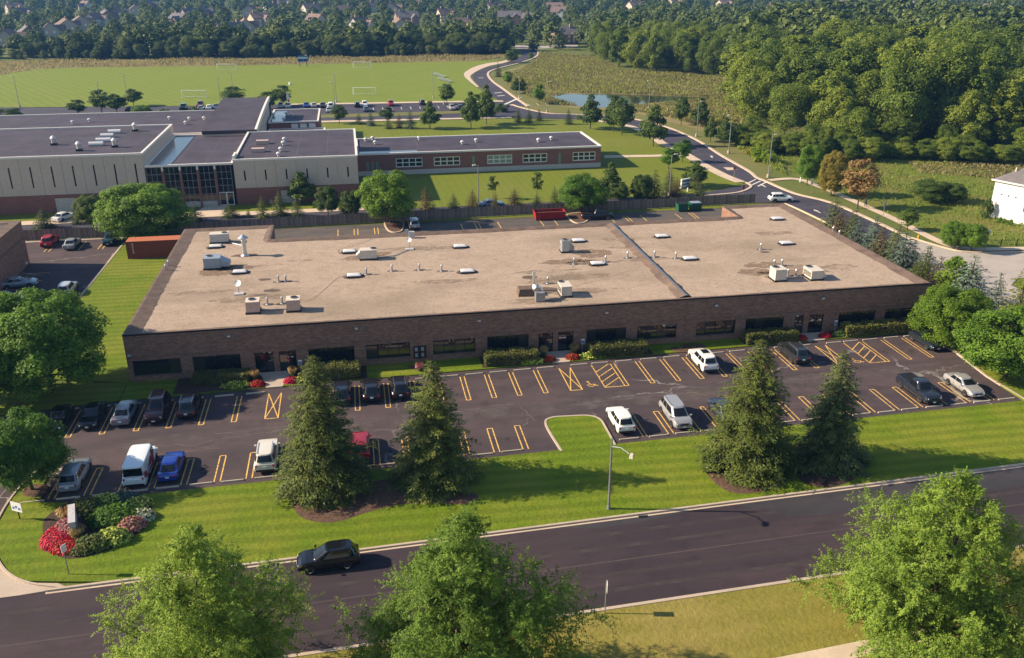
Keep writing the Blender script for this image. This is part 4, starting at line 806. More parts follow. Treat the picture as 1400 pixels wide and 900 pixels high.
# ------------------------------------------------------------------ fence
fence = thing('board_fence', 'long weathered grey board fence behind the brick building', 'fence', (0,0,0))
FP = [(-58,151.6),(-41.6,151.3),(-28,152.0),(4,152.5),(25,153.2),(50,153.3),(74,153.9)]
pm = MB(); L = 2.42; nb_ = 15
for k in range(nb_):
    x0 = .02 + k*(L-.04)/nb_; dz = wrn.uniform(-.03,.03); pm.box(x0+.006, x0+(L-.04)/nb_-.006, -.02+wrn.uniform(0,.012), .005, .03, 1.78+dz)
pm.box(0,L,.008,.05,.3,.4); pm.box(0,L,.008,.05,1.3,1.4); pm = pm.mesh('fence_panel',['wood_grey']); pom = MB().box(-.06,.06,-.06,.06,-.1,1.86).mesh('fence_post',['wood_grey'])
for (a, b_) in zip(FP, FP[1:]):
    Ls = math.dist(a, b_); n = max(1, round(Ls/2.42)); ang = math.atan2(b_[1]-a[1], b_[0]-a[0])
    for k in range(n):
        x, y = a[0]+(b_[0]-a[0])*k/n, a[1]+(b_[1]-a[1])*k/n
        link('fence_panel', pm, fence, (x, y, 0), ang, (Ls/n/2.42, 1, 1+wrn.uniform(-.02,.02))); link('fence_post', pom, fence, (x, y+.09, 0), ang)
link('fence_post', pom, fence, (74,153.95,0))
# ------------------------------------------------------------------ container, skips
ct = thing('shipping_container', 'rust red shipping container on the grass behind the large tree', 'container', (-35.05,138.0,.1), R(-.6))
c = MB(); Lc, Wc, Hc = 12.2, 2.45, 2.7; n = 60
for k in range(n):
    x0, x1 = k*Lc/n, (k+1)*Lc/n; d = .0 if k % 2 else .045; c.box(x0, x1, d, .08, .15, Hc-.12); c.box(x0, x1, Wc-.08, Wc-d, .15, Hc-.12)
for k in range(12):
    y0 = .1+k*(Wc-.2)/12; d = 0 if k % 2 else .045; c.box(d, .07, y0, y0+(Wc-.2)/12, .15, Hc-.12); c.box(Lc-.07, Lc-d, y0, y0+(Wc-.2)/12, .15, Hc-.12)
c.build('corrugated_side','rust_red',ct)
f = MB()
for x in (0, Lc-.14):
    for y in (-.01, Wc-.13): f.box(x-.01, x+.15, y, y+.14, 0, Hc)
f.box(.14,Lc-.14,-.01,.10,0,.15); f.box(.14,Lc-.14,-.01,.10,Hc-.12,Hc); f.box(.14,Lc-.14,Wc-.1,Wc+.01,0,.15); f.box(.14,Lc-.14,Wc-.1,Wc+.01,Hc-.12,Hc); f.build('frame','rust_red',ct)
MB().box(.02,Lc-.02,.02,Wc-.02,Hc+.003,Hc+.03).build('top','rust_top',ct)
tx = MB()
for k, (h, ww) in enumerate(((.20,.30),(.13,.22),(.22,.16),(.12,.26),(.20,.18),(.14,.28))):
    z = 2.35 - k*.28; tx.box(.95-ww/2,.95+ww/2,-.02,-.012,z-h/2,z-h/2+.07); tx.box(.95-.05,.95+.05,-.021,-.013,z-h/2+.071,z+h/2)
tx.build('painted_letters','white_trim',ct)
def skip(p, L, W, Hh, mat, label, name='dumpster', lids=None, rz=0):
    o = thing(name, label, 'dumpster', (*p, .01), rz); b = MB(); t = .08
    for s in (0, 1):
        b.face([(-L/2,-W/2+s*W,.12),(L/2,-W/2+s*W,.12),(L/2+.12,-W/2-.05+s*(W+.1),Hh),(-L/2-.12,-W/2-.05+s*(W+.1),Hh)])
    b.face([(-L/2,-W/2,.12),(-L/2,W/2,.12),(-L/2-.12,W/2+.05,Hh),(-L/2-.12,-W/2-.05,Hh)]); b.face([(L/2,-W/2,.12),(L/2,W/2,.12),(L/2+.12,W/2+.05,Hh),(L/2+.12,-W/2-.05,Hh)]); b.face([(-L/2,-W/2,.12),(L/2,-W/2,.12),(L/2,W/2,.12),(-L/2,W/2,.12)])
    b.build('bin', mat, o); rbm = MB()
    n = max(3, int(L/.6))
    for k in range(n+1): x = -L/2+k*L/n; rbm.box(x-.05,x+.05,-W/2-.12,-W/2-.03,.12,Hh-.05); rbm.box(x-.05,x+.05,W/2+.03,W/2+.12,.12,Hh-.05)
    rbm.box(-L/2-.16,L/2+.16,-W/2-.16,-W/2-.06,Hh-.08,Hh+.04); rbm.box(-L/2-.16,L/2+.16,W/2+.06,W/2+.16,Hh-.08,Hh+.04); rbm.box(-L/2-.17,-L/2-.07,-W/2-.06,W/2+.06,Hh-.08,Hh+.03); rbm.box(L/2+.07,L/2+.17,-W/2-.06,W/2+.06,Hh-.08,Hh+.03); rbm.build('rib', mat, o)
    w_ = MB()
    for x in (-L/2+.2, L/2-.2):
        for y in (-W/2+.2, W/2-.2): w_.tube((x-.06,y,.09),(x+.06,y,.09),.09,.09,8)
    w_.build('roller','black',o)
    if lids:
        for s in (-1, 1): MB().cbox((s*L/4,.0,Hh+.1),(L/2-.05,W+.1,.05)).build('lid', lids, o)
    else: MB().box(-L/2+.02,L/2-.02,-W/2+.02,W/2-.02,.3,Hh*.72).build('rubbish','mulch_dark',o)
    return o
skip((33.4,149.9), 5.2, 2.1, 1.4, 'red_paint', 'long red roll off dumpster against the board fence', 'rolloff_dumpster')
skip((58.4,150.8), 1.7, 1.4, 1.35, 'bin_green', 'left green dumpster against the board fence', lids='black'); skip((61.0,151.0), 1.9, 1.4, 1.35, 'bin_green', 'right green dumpster with a pale blue lid edge by the fence', lids='unit_blue')
def recenter(root, x, y):
    for c in root.children: c.location = (c.location.x - x, c.location.y - y, c.location.z)
    root.location = (x, y, 0)
recenter(bld, 21.7, 110); recenter(school, -20, 190); recenter(nb, -67, 117); recenter(fence, 8, 152.6)

# ------------------------------------------------------------------ vehicles
def spline_loft(mb, secs, m=0, mf=None):
    """secs: list of rings (same count), open rings mirrored in y by the caller"""
    for a, b in zip(secs, secs[1:]):
        n = len(a)
        for k in range(n):
            mb.face([a[k], a[(k+1) % n], b[(k+1) % n], b[k]], m)
CARS = {  # length, width, height, belt, hood z, cabin base x0..x1, cabin top x0..x1, tail z, wheel r, axle positions   (x forward)
 'sedan':  dict(L=4.75, W=1.82, H=1.45, belt=.93, hood=.90, cb=(-1.75,1.05), ct=(-1.05,.25), tail=.98, r=.32, ax=(1.42,-1.35)),
 'suv':    dict(L=4.60, W=1.86, H=1.68, belt=1.04, hood=1.00, cb=(-2.18,1.16), ct=(-1.78,.24), tail=1.05, r=.36, ax=(1.38,-1.32)),
 'bigsuv': dict(L=4.95, W=1.96, H=1.82, belt=1.10, hood=1.10, cb=(-2.36,1.15), ct=(-2.02,.40), tail=1.10, r=.39, ax=(1.48,-1.42)),
 'minivan':dict(L=5.00, W=1.96, H=1.74, belt=1.02, hood=.98, cb=(-2.38,1.65), ct=(-2.05,.70), tail=1.02, r=.34, ax=(1.60,-1.45)),
 'wagon':  dict(L=4.85, W=1.88, H=1.60, belt=1.00, hood=.97, cb=(-2.25,1.10), ct=(-1.75,.30), tail=1.02, r=.35, ax=(1.45,-1.40)),
 'van':    dict(L=5.70, W=2.02, H=2.12, belt=1.20, hood=1.22, cb=(-2.78,2.10), ct=(-2.70,1.45), tail=1.20, r=.38, ax=(1.75,-1.70)),
 'pickup': dict(L=5.60, W=1.96, H=1.80, belt=1.10, hood=1.10, cb=(-.75,1.35), ct=(-.45,.75), tail=1.10, r=.40, ax=(1.75,-1.70)),
 'coupe':  dict(L=4.55, W=1.80, H=1.42, belt=.92, hood=.88, cb=(-1.95,1.00), ct=(-1.05,.20), tail=1.0, r=.32, ax=(1.38,-1.30)),
}
wheel_cache = {}
def wheel_mesh(r):
    if r not in wheel_cache:
        t = MB(); prof = [(r*.62,-.10),(r*.93,-.11),(r,-.07),(r,.07),(r*.93,.11),(r*.62,.10)]; n = 18
        for a, b in zip(prof, prof[1:]):
            for k in range(n):
                t0, t1 = 2*math.pi*k/n, 2*math.pi*(k+1)/n
                t.face([(a[0]*math.cos(t0),a[1],a[0]*math.sin(t0)),(a[0]*math.cos(t1),a[1],a[0]*math.sin(t1)),(b[0]*math.cos(t1),b[1],b[0]*math.sin(t1)),(b[0]*math.cos(t0),b[1],b[0]*math.sin(t0))])
        ri = MB()
        ri.face([(r*.62*math.cos(2*math.pi*k/n), 0, r*.62*math.sin(2*math.pi*k/n)) for k in range(n)], 1)
        for s in (-1, 1):
            for k in range(5):
                a = 2*math.pi*k/5; ca, sa = math.cos(a), math.sin(a); f = lambda u, v: (u*ca - v*sa, s*.085, u*sa + v*ca)
                q = [f(.03,-.055), f(r*.6,-.035), f(r*.6,.035), f(.03,.055)]; ri.face(q if s < 0 else q[::-1], 0)
            for k in range(n):
                t0, t1 = 2*math.pi*k/n, 2*math.pi*(k+1)/n; ri.face([(r*.55*math.cos(t0),s*.09,r*.55*math.sin(t0)),(r*.64*math.cos(t0),s*.102,r*.64*math.sin(t0)),(r*.64*math.cos(t1),s*.102,r*.64*math.sin(t1)),(r*.55*math.cos(t1),s*.09,r*.55*math.sin(t1))])
        wheel_cache[r] = (t.mesh('wheel',['rubber'],True), ri.mesh('rim',['chrome','black']))
    return wheel_cache[r]
def rounded(w, z0, z1, n=5, belly=.94, shoulder=.93):
    """closed ring of body cross-section"""
    half = [(.0, z0), (w*.5*.80, z0), (w*.5*belly, z0+.06), (w*.5, z0+(z1-z0)*.35), (w*.5*.995, z0+(z1-z0)*.68), (w*.5*shoulder, z1-.05), (w*.5*(shoulder-.06), z1), (w*.25, z1+.018), (0, z1+.025)]
    return half + [(-y, z) for y, z in half[-2:0:-1]]
def car(kind, colour, label, x, y, heading, group=None, detail=True, rails=False, metal=.3, cat='car', z=.004, sunroof=False):
    """heading: direction the nose points, radians"""
    S = CARS[kind]; L, W, Hh, belt = S['L'], S['W'], S['H'], S['belt']; nm = 'parked_car' if kind not in ('van','pickup') else ('parked_van' if kind == 'van' else 'pickup_truck')
    pn = 'paint_%d_%d_%d' % tuple(int(c*1000) for c in colour); paint(pn, colour, metal)
    o = thing(nm, label, cat, (x, y, z), heading, group)
    f, r_ = L/2, -L/2; hood, tail = S['hood'], S['tail']; cb0, cb1 = S['cb']
    st = [(r_,.90,.42,tail-.28),(r_+.06,.95,.30,tail-.12),(r_+.22,.98,.24,tail-.03),(cb0+.02 if cb0 > r_+.5 else r_+.45,1.0,.22,belt+.02),(-.6,1.0,.21,belt),(.4,1.0,.21,belt),(cb1,1.0,.22,belt-.01),(cb1+(f-cb1)*.45,.99,.22,hood),(f-.32,.96,.24,hood-.07),(f-.10,.90,.28,hood-.20),(f,.80,.36,hood-.36)]
    b = MB(); rings = []
    for (sx, kw, z0, z1) in st: rings.append([(sx, yy, zz) for yy, zz in rounded(W*kw, z0, z1)])
    if kind == 'pickup':
        # bed opening: cut by lowering the top middle of the rear sections
        rings = [[(px, py, pz) for px, py, pz in rg] for rg in rings]
    spline_loft(b, rings); b.face(rings[0][::1]); b.face(rings[-1][::-1])
    body = b.mesh('body', [pn], True); bo = link('body', body, o)
    mod = bo.modifiers.new('edge', 'EDGE_SPLIT'); mod.split_angle = R(42)
    if kind == 'pickup':
        MB().box(r_+.16, cb0-.12, -W*.40, W*.40, belt-.02, belt+.034).build('bed', 'black', o); e = MB(); e.box(r_+.08,cb0-.05,-W*.46,-W*.40,belt-.02,belt+.09); e.box(r_+.08,cb0-.05,W*.40,W*.46,belt-.02,belt+.09); e.box(r_+.08,r_+.16,-W*.40,W*.40,belt-.02,belt+.085); e.build('bed_rail', pn, o)
    # cabin: one rounded loft from belt line to roof, windows are its own face groups
    c0, c1 = S['ct']; wb, wt = W*.5*.93, W*.5*(.735 if kind != 'van' else .88); zr = Hh - .075; NP = 40; ex = 4.6 if kind != 'van' else 8.0
    def plan(t):
        e = 1 - (1 - t)**1.35; a0, a1, hw = cb0 + (c0-cb0)*t, cb1 + (c1-cb1)*t, wb + (wt-wb)*(e*.35 + t*.65)
        pts = []
        for k in range(NP):
            a = 2*math.pi*(k+.5)/NP; cx, sy = math.cos(a), math.sin(a); u = math.copysign(abs(cx)**(2/ex), cx); v = math.copysign(abs(sy)**(2/ex), sy); pts.append(((a0+a1)/2 + (a1-a0)/2*u, hw*v, u, v))
        return pts
    LV = [(0,belt-.03),(.10,belt+(zr-belt)*.10),(.5,belt+(zr-belt)*.5),(.90,belt+(zr-belt)*.90),(1.0,zr)]
    rings = [[(p[0], p[1], zz) for p in plan(t)] for t, zz in LV]; uv = plan(.5); parts = {}
    cuts = {'sedan':(-.80,-.05,.80),'coupe':(-.72,.10,.78),'pickup':(-.82,.0,.82),'van':(.38,.86)}.get(kind, (-.90,-.48,.02,.80))
    def zone(k):
        u, v = (uv[k][2]+uv[(k+1)%NP][2])/2, (uv[k][3]+uv[(k+1)%NP][3])/2
        if u > .93 and abs(v) < .90: return 'windshield'
        if u < -.93 and abs(v) < .86: return 'rear_window'
        if abs(v) > .90: return 'side_l' if v > 0 else 'side_r'
        return 'frame'
    fr = MB()
    for li in range(len(rings)-1):
        for k in range(NP):
            q = [rings[li][k], rings[li][(k+1)%NP], rings[li+1][(k+1)%NP], rings[li+1][k]]; zn = zone(k)
            if zn in ('windshield','rear_window') and li in (1,2): parts.setdefault(zn, MB()).face(q)
            else: fr.face(q)
    # roof skin closes the loft
    prev = rings[-1]; cxm = (c0+c1)/2
    for sc_, dz in ((.975,.035),(.90,.058),(.6,.074),(.25,.078)):
        ring = [(cxm+(p[0]-cxm)*sc_, p[1]*sc_, zr+dz) for p in rings[-1]]
        for k in range(NP): fr.face([prev[k], prev[(k+1)%NP], ring[(k+1)%NP], ring[k]])
        prev = ring
    fr.face(prev); fo = fr.build('roof', pn, o, smooth=True); md_ = fo.modifiers.new('edge','EDGE_SPLIT'); md_.split_angle = R(35)
    for nm_, mbx in parts.items(): mbx.build(nm_, 'car_glass', o, smooth=True)
    # side windows: flush panels just proud of the loft
    def side_pt(u, t, sgn):
        e = 1 - (1 - t)**1.35; a0, a1, hw = cb0 + (c0-cb0)*t, cb1 + (c1-cb1)*t, wb + (wt-wb)*(e*.35 + t*.65); return ((a0+a1)/2 + (a1-a0)/2*u, sgn*(hw*(1-.55*abs(u)**ex/ex)+.012), belt + (zr-belt)*t)
    for sgn in (-1, 1):
        for u0, u1 in zip(cuts, cuts[1:]):
            wq = MB(); g_ = .025; uu = [u0+g_ + (u1-u0-2*g_)*k/4 for k in range(5)]; tt = (.12,.35,.6,.86)
            for ta, tb in zip(tt, tt[1:]):
                for ua, ub in zip(uu, uu[1:]):
                    q = [side_pt(ua,ta,sgn), side_pt(ub,ta,sgn), side_pt(ub,tb,sgn), side_pt(ua,tb,sgn)]; wq.face(q if sgn < 0 else q[::-1])
            wq.build('side_window', 'car_glass', o, smooth=True)
    if sunroof: MB().box((c0+c1)/2-.1, c1-.25, -wt*.55, wt*.55, zr+.07, zr+.092).build('sunroof','car_glass',o)
    if kind == 'van': # rear door windows
        for sgn in (-1,1): MB().box(cb0-.035, cb0-.02, sgn*.42-.33, sgn*.42+.33, belt+.08, zr-.18).build('door_window','car_glass',o)
    if not detail:
        for axx in S['ax']:
            for s in (-1, 1): wm, rm = wheel_mesh(S['r']); wo_ = link('wheel', wm, o, (axx, s*(W/2-.11), S['r'])); link('rim', rm, wo_)
        return o
    # arches, wheels
    for axx in S['ax']:
        for s in (-1, 1):
            ar = MB(); n = 14; rr = S['r']+.07; ys_ = s*(W/2+.006)
            pts = [(axx+rr*math.cos(math.pi*k/n), ys_, S['r']+rr*math.sin(math.pi*k/n)) for k in range(n+1)] + [(axx-rr,ys_,.22),(axx+rr,ys_,.22)]
            ar.face(pts if s < 0 else pts[::-1]); ar.build('wheel_arch','black',o)
            wm, rm = wheel_mesh(S['r']); wo_ = link('wheel', wm, o, (axx, s*(W/2-.085), S['r'])); link('rim', rm, wo_)
    for s in (-1, 1):
        MB().box(S['ax'][1]+S['r']+.1, S['ax'][0]-S['r']-.1, s*(W/2-.01)-.02, s*(W/2-.01)+.02, .19, .30).build('side_sill','black',o)
        for dx_ in ((cb1-.55, cb1-1.6) if kind != 'van' else (cb1-.5, cb1-1.7)): MB().box(dx_-.012, dx_+.012, s*(W/2+.001)-.003, s*(W/2+.001)+.003, .34, belt-.12).build('door_gap','black',o)
        MB().cbox((f-.17, s*W*.30, hood-.30),(.20,.36,.12), s*-.30).build('headlight','lamp_glass',o)
        MB().cbox((r_+.07, s*W*.375, tail-.25 if kind not in ('van',) else .95),(.14,.17,.16 if kind in ('sedan','coupe') else .26), s*.12).build('tail_light','tail',o)
        MB().cbox((cb1-.25, s*(W/2+.08), belt+.06),(.14,.20,.13)).build('mirror',pn,o)
        MB().box(cb0+.3, cb1-.1, s*(W/2-.004)-.004, s*(W/2-.004)+.004, .40, .43).build('door_trim','black',o)
    MB().cbox((f-.03,0,hood-.33),(.1,W*.42,.16)).build('grille','dark_metal',o)
    MB().cbox((f-.06,0,.40),(.18,W*.78,.14)).build('bumper','dark_metal' if kind in ('suv','bigsuv','van','pickup') else pn,o)
    MB().cbox((r_+.03,0,.44),(.14,W*.80,.16)).build('bumper','dark_metal' if kind in ('suv','bigsuv','van','pickup') else pn,o)
    MB().cbox((r_-.02 + (.0 if kind not in ('sedan','coupe') else .02),0,tail-.34),(.03,.32,.16)).build('license_plate','plate',o); MB().cbox((f+.04,0,.46),(.03,.32,.15)).build('license_plate','plate',o)
    if rails:
        for s in (-1, 1): m = MB(); m.box(c0+.12,c1-.15,s*wt*.86-.025,s*wt*.86+.025,zr+.095,zr+.125); m.box(c0+.2,c0+.28,s*wt*.86-.02,s*wt*.86+.02,zr+.02,zr+.096); m.box(c1-.35,c1-.27,s*wt*.86-.02,s*wt*.86+.02,zr+.02,zr+.096); m.build('roof_rail','chrome',o)
    return o
AW, TO = math.pi/2, -math.pi/2       # nose away from / towards the camera
g1, g2 = 'cars parked in the front lot', 'cars parked beside the roadside lawn'
def up(x): return YS(x) - 2.9
def lo(x): return YB(x) + 2.75
BLK, DGREY, SILV, WHT = (.008,.008,.010), (.030,.031,.035), (.30,.31,.32), (.70,.69,.66)
car('sedan', BLK, 'black sedan at the left end of the building row, half hidden by the tree', -30.3, up(-30), TO, g1)
car('sedan', (.010,.012,.016), 'black sedan with its nose outward beside the silver sedan', -27.2, up(-27), TO, g1)
car('sedan', (.20,.21,.24), 'silver grey sedan parked nose in before the shaded brick wall', -24.2, up(-24)+.1, AW, g1)
car('bigsuv', (.050,.010,.014), 'dark maroon SUV with silver roof rails facing the lane', -21.1, up(-21)+.1, TO, g1, rails=True)
car('suv', (.022,.017,.024), 'dark plum SUV with bright red tail lights before the hedge', -18.1, up(-18)+.3, AW, g1, rails=True)
car('suv', (.015,.018,.028), 'dark hatchback half hidden behind the left front spruce', -2.85, up(-2)+.2, AW, g1)
car('suv', (.012,.012,.014), 'black SUV parked nose in just right of the left spruce top', .15, up(0)+.2, AW, g1)
car('suv', (.016,.015,.018), 'black SUV with pale roof rails beside the second spruce', 3.1, up(3)+.2, AW, g1, rails=True)
car('bigsuv', WHT, 'white SUV with sunroof parked nose in near the third spruce', 37.2, up(37)+.2, AW, g1, metal=0, sunroof=True)
car('bigsuv', DGREY, 'dark grey SUV behind the top of the right spruces', 48.2, up(48), AW, g1, rails=True)
car('sedan', (.020,.028,.040), 'dark blue sedan at the right end of the building row', 65.5, up(65)+.3, TO, g1)
car('wagon', (.22,.25,.29), 'silver crossover at the left end of the roadside row', -25.95, lo(-26)+.3, AW, g2)
van = car('van', (.62,.66,.70), 'white panel van with red graphics on its side', -20.5, lo(-20)+.4, AW, g2, metal=0, cat='van')
m = MB(); m.face([(-2.2,-1.018,.95),(.7,-1.018,.5),(1.0,-1.0,1.25),(.9,-.985,1.5),(-.1,-.972,1.62),(-1.2,-1.0,1.2)]); m.face([(-2.75,-.99,1.0),(-2.0,-1.018,.8),(-2.0,-1.0,1.3),(-2.75,-.975,1.6)]); m.build('side_graphic','red_paint',van)
MB().box(-2.80,-2.786,-.012,.012,.55,1.85).build('door_gap','black',van)
m = MB()
for k, (a, c) in enumerate(((-1.9,-1.7),(-1.55,-1.35),(-1.2,-1.0),(-.85,-.6),(-.4,-.2))): m.face([(a,-1.026,.95),(c,-1.026,.92),(c,-1.024,1.15),(a,-1.024,1.18)])
m.build('side_lettering','white_trim',van)
car('coupe', (.012,.045,.30), 'bright blue compact sedan parked beside the white van', -17.85, lo(-18)+.15, AW, g2)
car('bigsuv', (.60,.57,.50), 'cream white SUV with roof rails at the left edge of the left spruce', -9.6, lo(-9.6)+.2, AW, g2, metal=0, rails=True)
car('sedan', (.25,.27,.30), 'silver sedan mostly hidden behind the left front spruce', -4.0, lo(-4), AW, g2)
car('suv', (.35,.010,.020), 'red car behind the right edge of the left spruce', -1.25, lo(-1)+.2, AW, g2)
car('suv', WHT, 'white hatchback SUV beside the grass island', 24.0, lo(24)+.25, AW, g2, metal=0)
car('minivan', (.34,.34,.35), 'silver minivan with roof rails right of the grass island', 29.75, lo(29)+.25, TO, g2, rails=True)
car('sedan', (.05,.06,.08), 'grey sedan hidden behind the third spruce', 34.7, lo(34)+.2, AW, g2)
car('pickup', (.022,.026,.040), 'dark blue pickup truck with an open bed', 56.75, lo(56)+.25, TO, g2, cat='pickup')
car('sedan', (.36,.35,.35), 'silver sedan at the right end of the roadside row', 62.2, lo(62)+.25, TO, g2)
car('suv', (.010,.010,.012), 'black SUV parked at the kerb of the street', *(-3.90, 56.81), math.pi + .05, sunroof=True)
# side lot, rear lot, school
car('suv', (.40,.012,.020), 'red hatchback before the fence in the side lot', *(-49.11, 148.55), AW, 'cars in the side lot', True)
car('sedan', SILV, 'silver sedan beside the red hatchback in the side lot', *(-45.24, 146.65), AW, 'cars in the side lot', True)
car('suv', (.010,.030,.030), 'dark green car under the large tree by the container', *(-39.71, 147.90), TO, 'cars in the side lot', True)
car('sedan', (.24,.30,.36), 'pale blue sedan beside the neighbour building wall', *(-47.37, 127.80), R(8), 'cars in the side lot', True)
car('sedan', (.015,.030,.090), 'dark blue sedan at the left edge beside the neighbour building', *(-47.29, 121.87), R(8), 'cars in the side lot', True)
car('wagon', (.45,.47,.48), 'white car half hidden above the big maple', *(-40.03, 124.07), AW, 'cars in the side lot', True)
car('suv', SILV, 'silver SUV beside the tree island in the rear lot', *(9.35, 148.59), AW)
car('pickup', (.010,.010,.012), 'black truck under the tree beside the red dumpster', *(41.73, 148.34), 0, None, True, cat='pickup')
car('sedan', (.62,.62,.63), 'white sedan on the school drive below the beige wall', *(-51.02, 164.12), R(62), metal=0)
car('sedan', (.14,.18,.26), 'blue grey sedan behind the board fence', *(24.58, 159.71), 0)
car('suv', WHT, 'white SUV turning on the entrance road', *(79.35, 154.13), R(-8), metal=0)
far = [((-21.56, 292.84),(.5,.5,.5),'suv','pale car by the flagpole in the school lot'),((-19.30, 292.44),WHT,'suv','white car right of the flagpole in the school lot'),((-13.67, 292.22),(.02,.06,.25),'sedan','blue car in the far row of the school lot'),((-11.29, 291.79),(.45,.45,.44),'sedan','pale sedan beside the blue school lot car'),((-8.57, 291.31),DGREY,'sedan','dark sedan in the far row of the school lot'),((-6.18, 289.64),WHT,'minivan','white van in the far row of the school lot'),((-6.53, 281.14),(.3,.33,.36),'sedan','grey car in front of the white school lot van'),
       ((2.09, 289.72),BLK,'suv','black car right of the gap in the school lot'),((4.39, 290.56),WHT,'suv','white car at mid school lot'),((4.59, 280.63),(.12,.16,.22),'sedan','blue grey car in front of the mid lot white car'),((12.67, 290.67),(.35,.015,.02),'suv','red car in the school lot'),((22.60, 291.31),(.06,.05,.06),'suv','dark car near the right of the school lot'),((30.84, 278.93),(.4,.38,.36),'suv','pale car at the right end of the school lot'),((33.38, 279.23),(.05,.05,.06),'sedan','dark car at the right end of the school lot'),
       ((-50.91, 293.49),BLK,'bigsuv','black car left of the vaulted school roof'),((-45.45, 291.77),(.30,.33,.36),'sedan','grey car beside the dark red SUV'),((-46.54, 298.07),(.14,.02,.03),'bigsuv','dark red SUV beyond the vaulted school roof'),((-43.10, 292.85),WHT,'sedan','white car beyond the vaulted school roof'),((-41.22, 293.58),(.12,.15,.20),'sedan','slate blue car beyond the vaulted school roof'),((-66.75, 293.33),DGREY,'sedan','dark car behind the trees left of the school lot')]
for i, (p, c, k, lab) in enumerate(far): car(k, c, lab, *p, AW if i % 2 else TO, 'cars in the school lot', False, metal=.1 if c is WHT else .3)

# ------------------------------------------------------------------ lamps, signs, poles
def lamp(p, h, label, ang=0, kind='box', group='lamp posts', arm=.8, mat='grey_metal', base=True):
    o = thing('lamp_post', label, 'lamp post', (*p, 0), ang, group)
    m = MB(); m.tube((0,0,0),(0,0,h),.11,.07,8); m.build('pole', mat, o)
    if base: MB().tube((0,0,0),(0,0,.75),.32,.30,10).build('footing','concrete',o)
    MB().tube((0,0,h-.1),(arm,0,h+.05),.04,.035,6).build('arm', mat, o); MB().cbox((arm+.25,0,h+.04),(.7,.34,.16)).build('lamp_head','unit_white',o)
    return o
sl = thing('street_lamp', 'tall grey street lamp with a bent arm beside the road', 'street lamp', (18.86,60.15,.1))
MB().tube((0,0,0),(0,0,6.65),.115,.075,10).build('pole','grey_metal',sl); MB().tube((0,0,0),(0,0,.3),.19,.16,10).build('base','grey_metal',sl)
MB().tube((0,0,5.9),(.5,-.9,6.25),.05,.045,8).build('arm','grey_metal',sl); MB().tube((.5,-.9,6.25),(.95,-1.7,6.1),.045,.04,8).build('arm','grey_metal',sl); MB().cbox((1.05,-1.95,6.08),(.32,.75,.17),R(-25),0,.7).build('lamp_head','unit_white',sl)
for i, (p, h, lab) in enumerate((((58.57, 268.09), 9.1, 'lamp post at the left bank of the pond'), ((90.76, 268.26), 8.6, 'lamp post behind the right half of the pond'), ((88.39, 221.69), 9.0, 'lamp post beside the entrance road between two small trees'), ((87.87, 199.29), 9.0, 'lamp post beside the entrance road right of the round tree'), ((85.88, 173.52), 9.0, 'lamp post nearest the crossing on the entrance road'), ((56.04, 300.59), 8.6, 'lamp post beside the winding road'), ((59.77, 161.39), 8.2, 'tall lamp post beside the sign at the fence'), ((22.23, 160.13), 7.8, 'lamp post on the lawn before the school wing'), ((-15.95, 169.69), 7.6, 'lamp post before the middle school block'),
      ((-102.28, 307.22), 9.4, 'lamp post at the left edge of the playing field'), ((-73.52, 288.76), 9.2, 'lamp post among the trees left in the school lot'), ((-71.23, 312.94), 9, 'lamp post at the near side of the field, left part'), ((-40.67, 300.97), 8.6, 'lamp post by the lone tree beyond the vaulted roof'), ((-37.60, 310.32), 9, 'lamp post behind the lone tree at the field edge'), ((-4.42, 301.04), 9.0, 'taller of two lamp posts at the middle of the field edge'), ((-4.98, 296.22), 7.0, 'shorter of two lamp posts at the middle of the field edge'), ((27.52, 304.78), 9.0, 'lamp post on the field near the benches'), ((29.53, 290.07), 6.0, 'lamp post beside the tree at the right of the field'))):
    lamp(p, h, lab, wrn.uniform(-.4,.4) + (math.pi if i % 2 else 0), arm=.5)
def text_mesh(body, size, parent, loc, rot, mat):
    cu = bpy.data.curves.new('lettering','FONT'); cu.body = body; cu.size = size; cu.align_x = 'CENTER'; cu.align_y = 'CENTER'; cu.extrude = .004
    ob = bpy.data.objects.new('lettering_curve', cu); col.objects.link(ob); dg = bpy.context.evaluated_depsgraph_get(); me = bpy.data.meshes.new_from_object(ob.evaluated_get(dg)); bpy.data.objects.remove(ob)
    me.materials.clear(); me.materials.append(MATS[mat]); o = link('lettering', me, parent, loc); o.rotation_euler = rot; return o
def sign(p, h, w, hh, label, face='white_paint', ang=0, post='grey_metal', z=0, extra=None, name='road_sign'):
    o = thing(name, label, 'sign', (*p, z), ang); MB().tube((0,0,0),(0,0,h),.045,.045,6).build('post', post, o); b = MB().box(-w/2,w/2,-.075,-.05,h-hh,h+.02).build('panel', face, o)
    if extra: extra(b)
    return o
def p_mark(b):
    MB().box(-.14,.14,-.083,-.077,2.05,2.4).build('symbol','sign_blue',b)
sign((-22.87, 58.91), 2.6, .42, .6, 'slim white sign on a tall post beside the flower bed', ang=R(55), z=.1)
def bl(b):
    m = MB()
    for k in range(3): m.box(-.42+k*.3,-.2+k*.3,-.083,-.077,.95+.14*(k%2),1.15+.14*(k%2))
    m.build('symbol','sign_blue',b)
sign((-28.77, 67.14), 1.6, 1.1, .85, 'small white and blue board on the lawn corner by the driveway', ang=R(-30), post='dark_metal', z=.1, extra=bl, name='yard_sign')
sign((15.09, 47.80), 2.6, .5, .75, 'road sign seen nearly edge on at the near kerb', ang=R(78), z=.1)
def hc(b): MB().box(-.12,.12,-.082,-.0765,1.25,1.55).build('symbol','sign_blue',b)
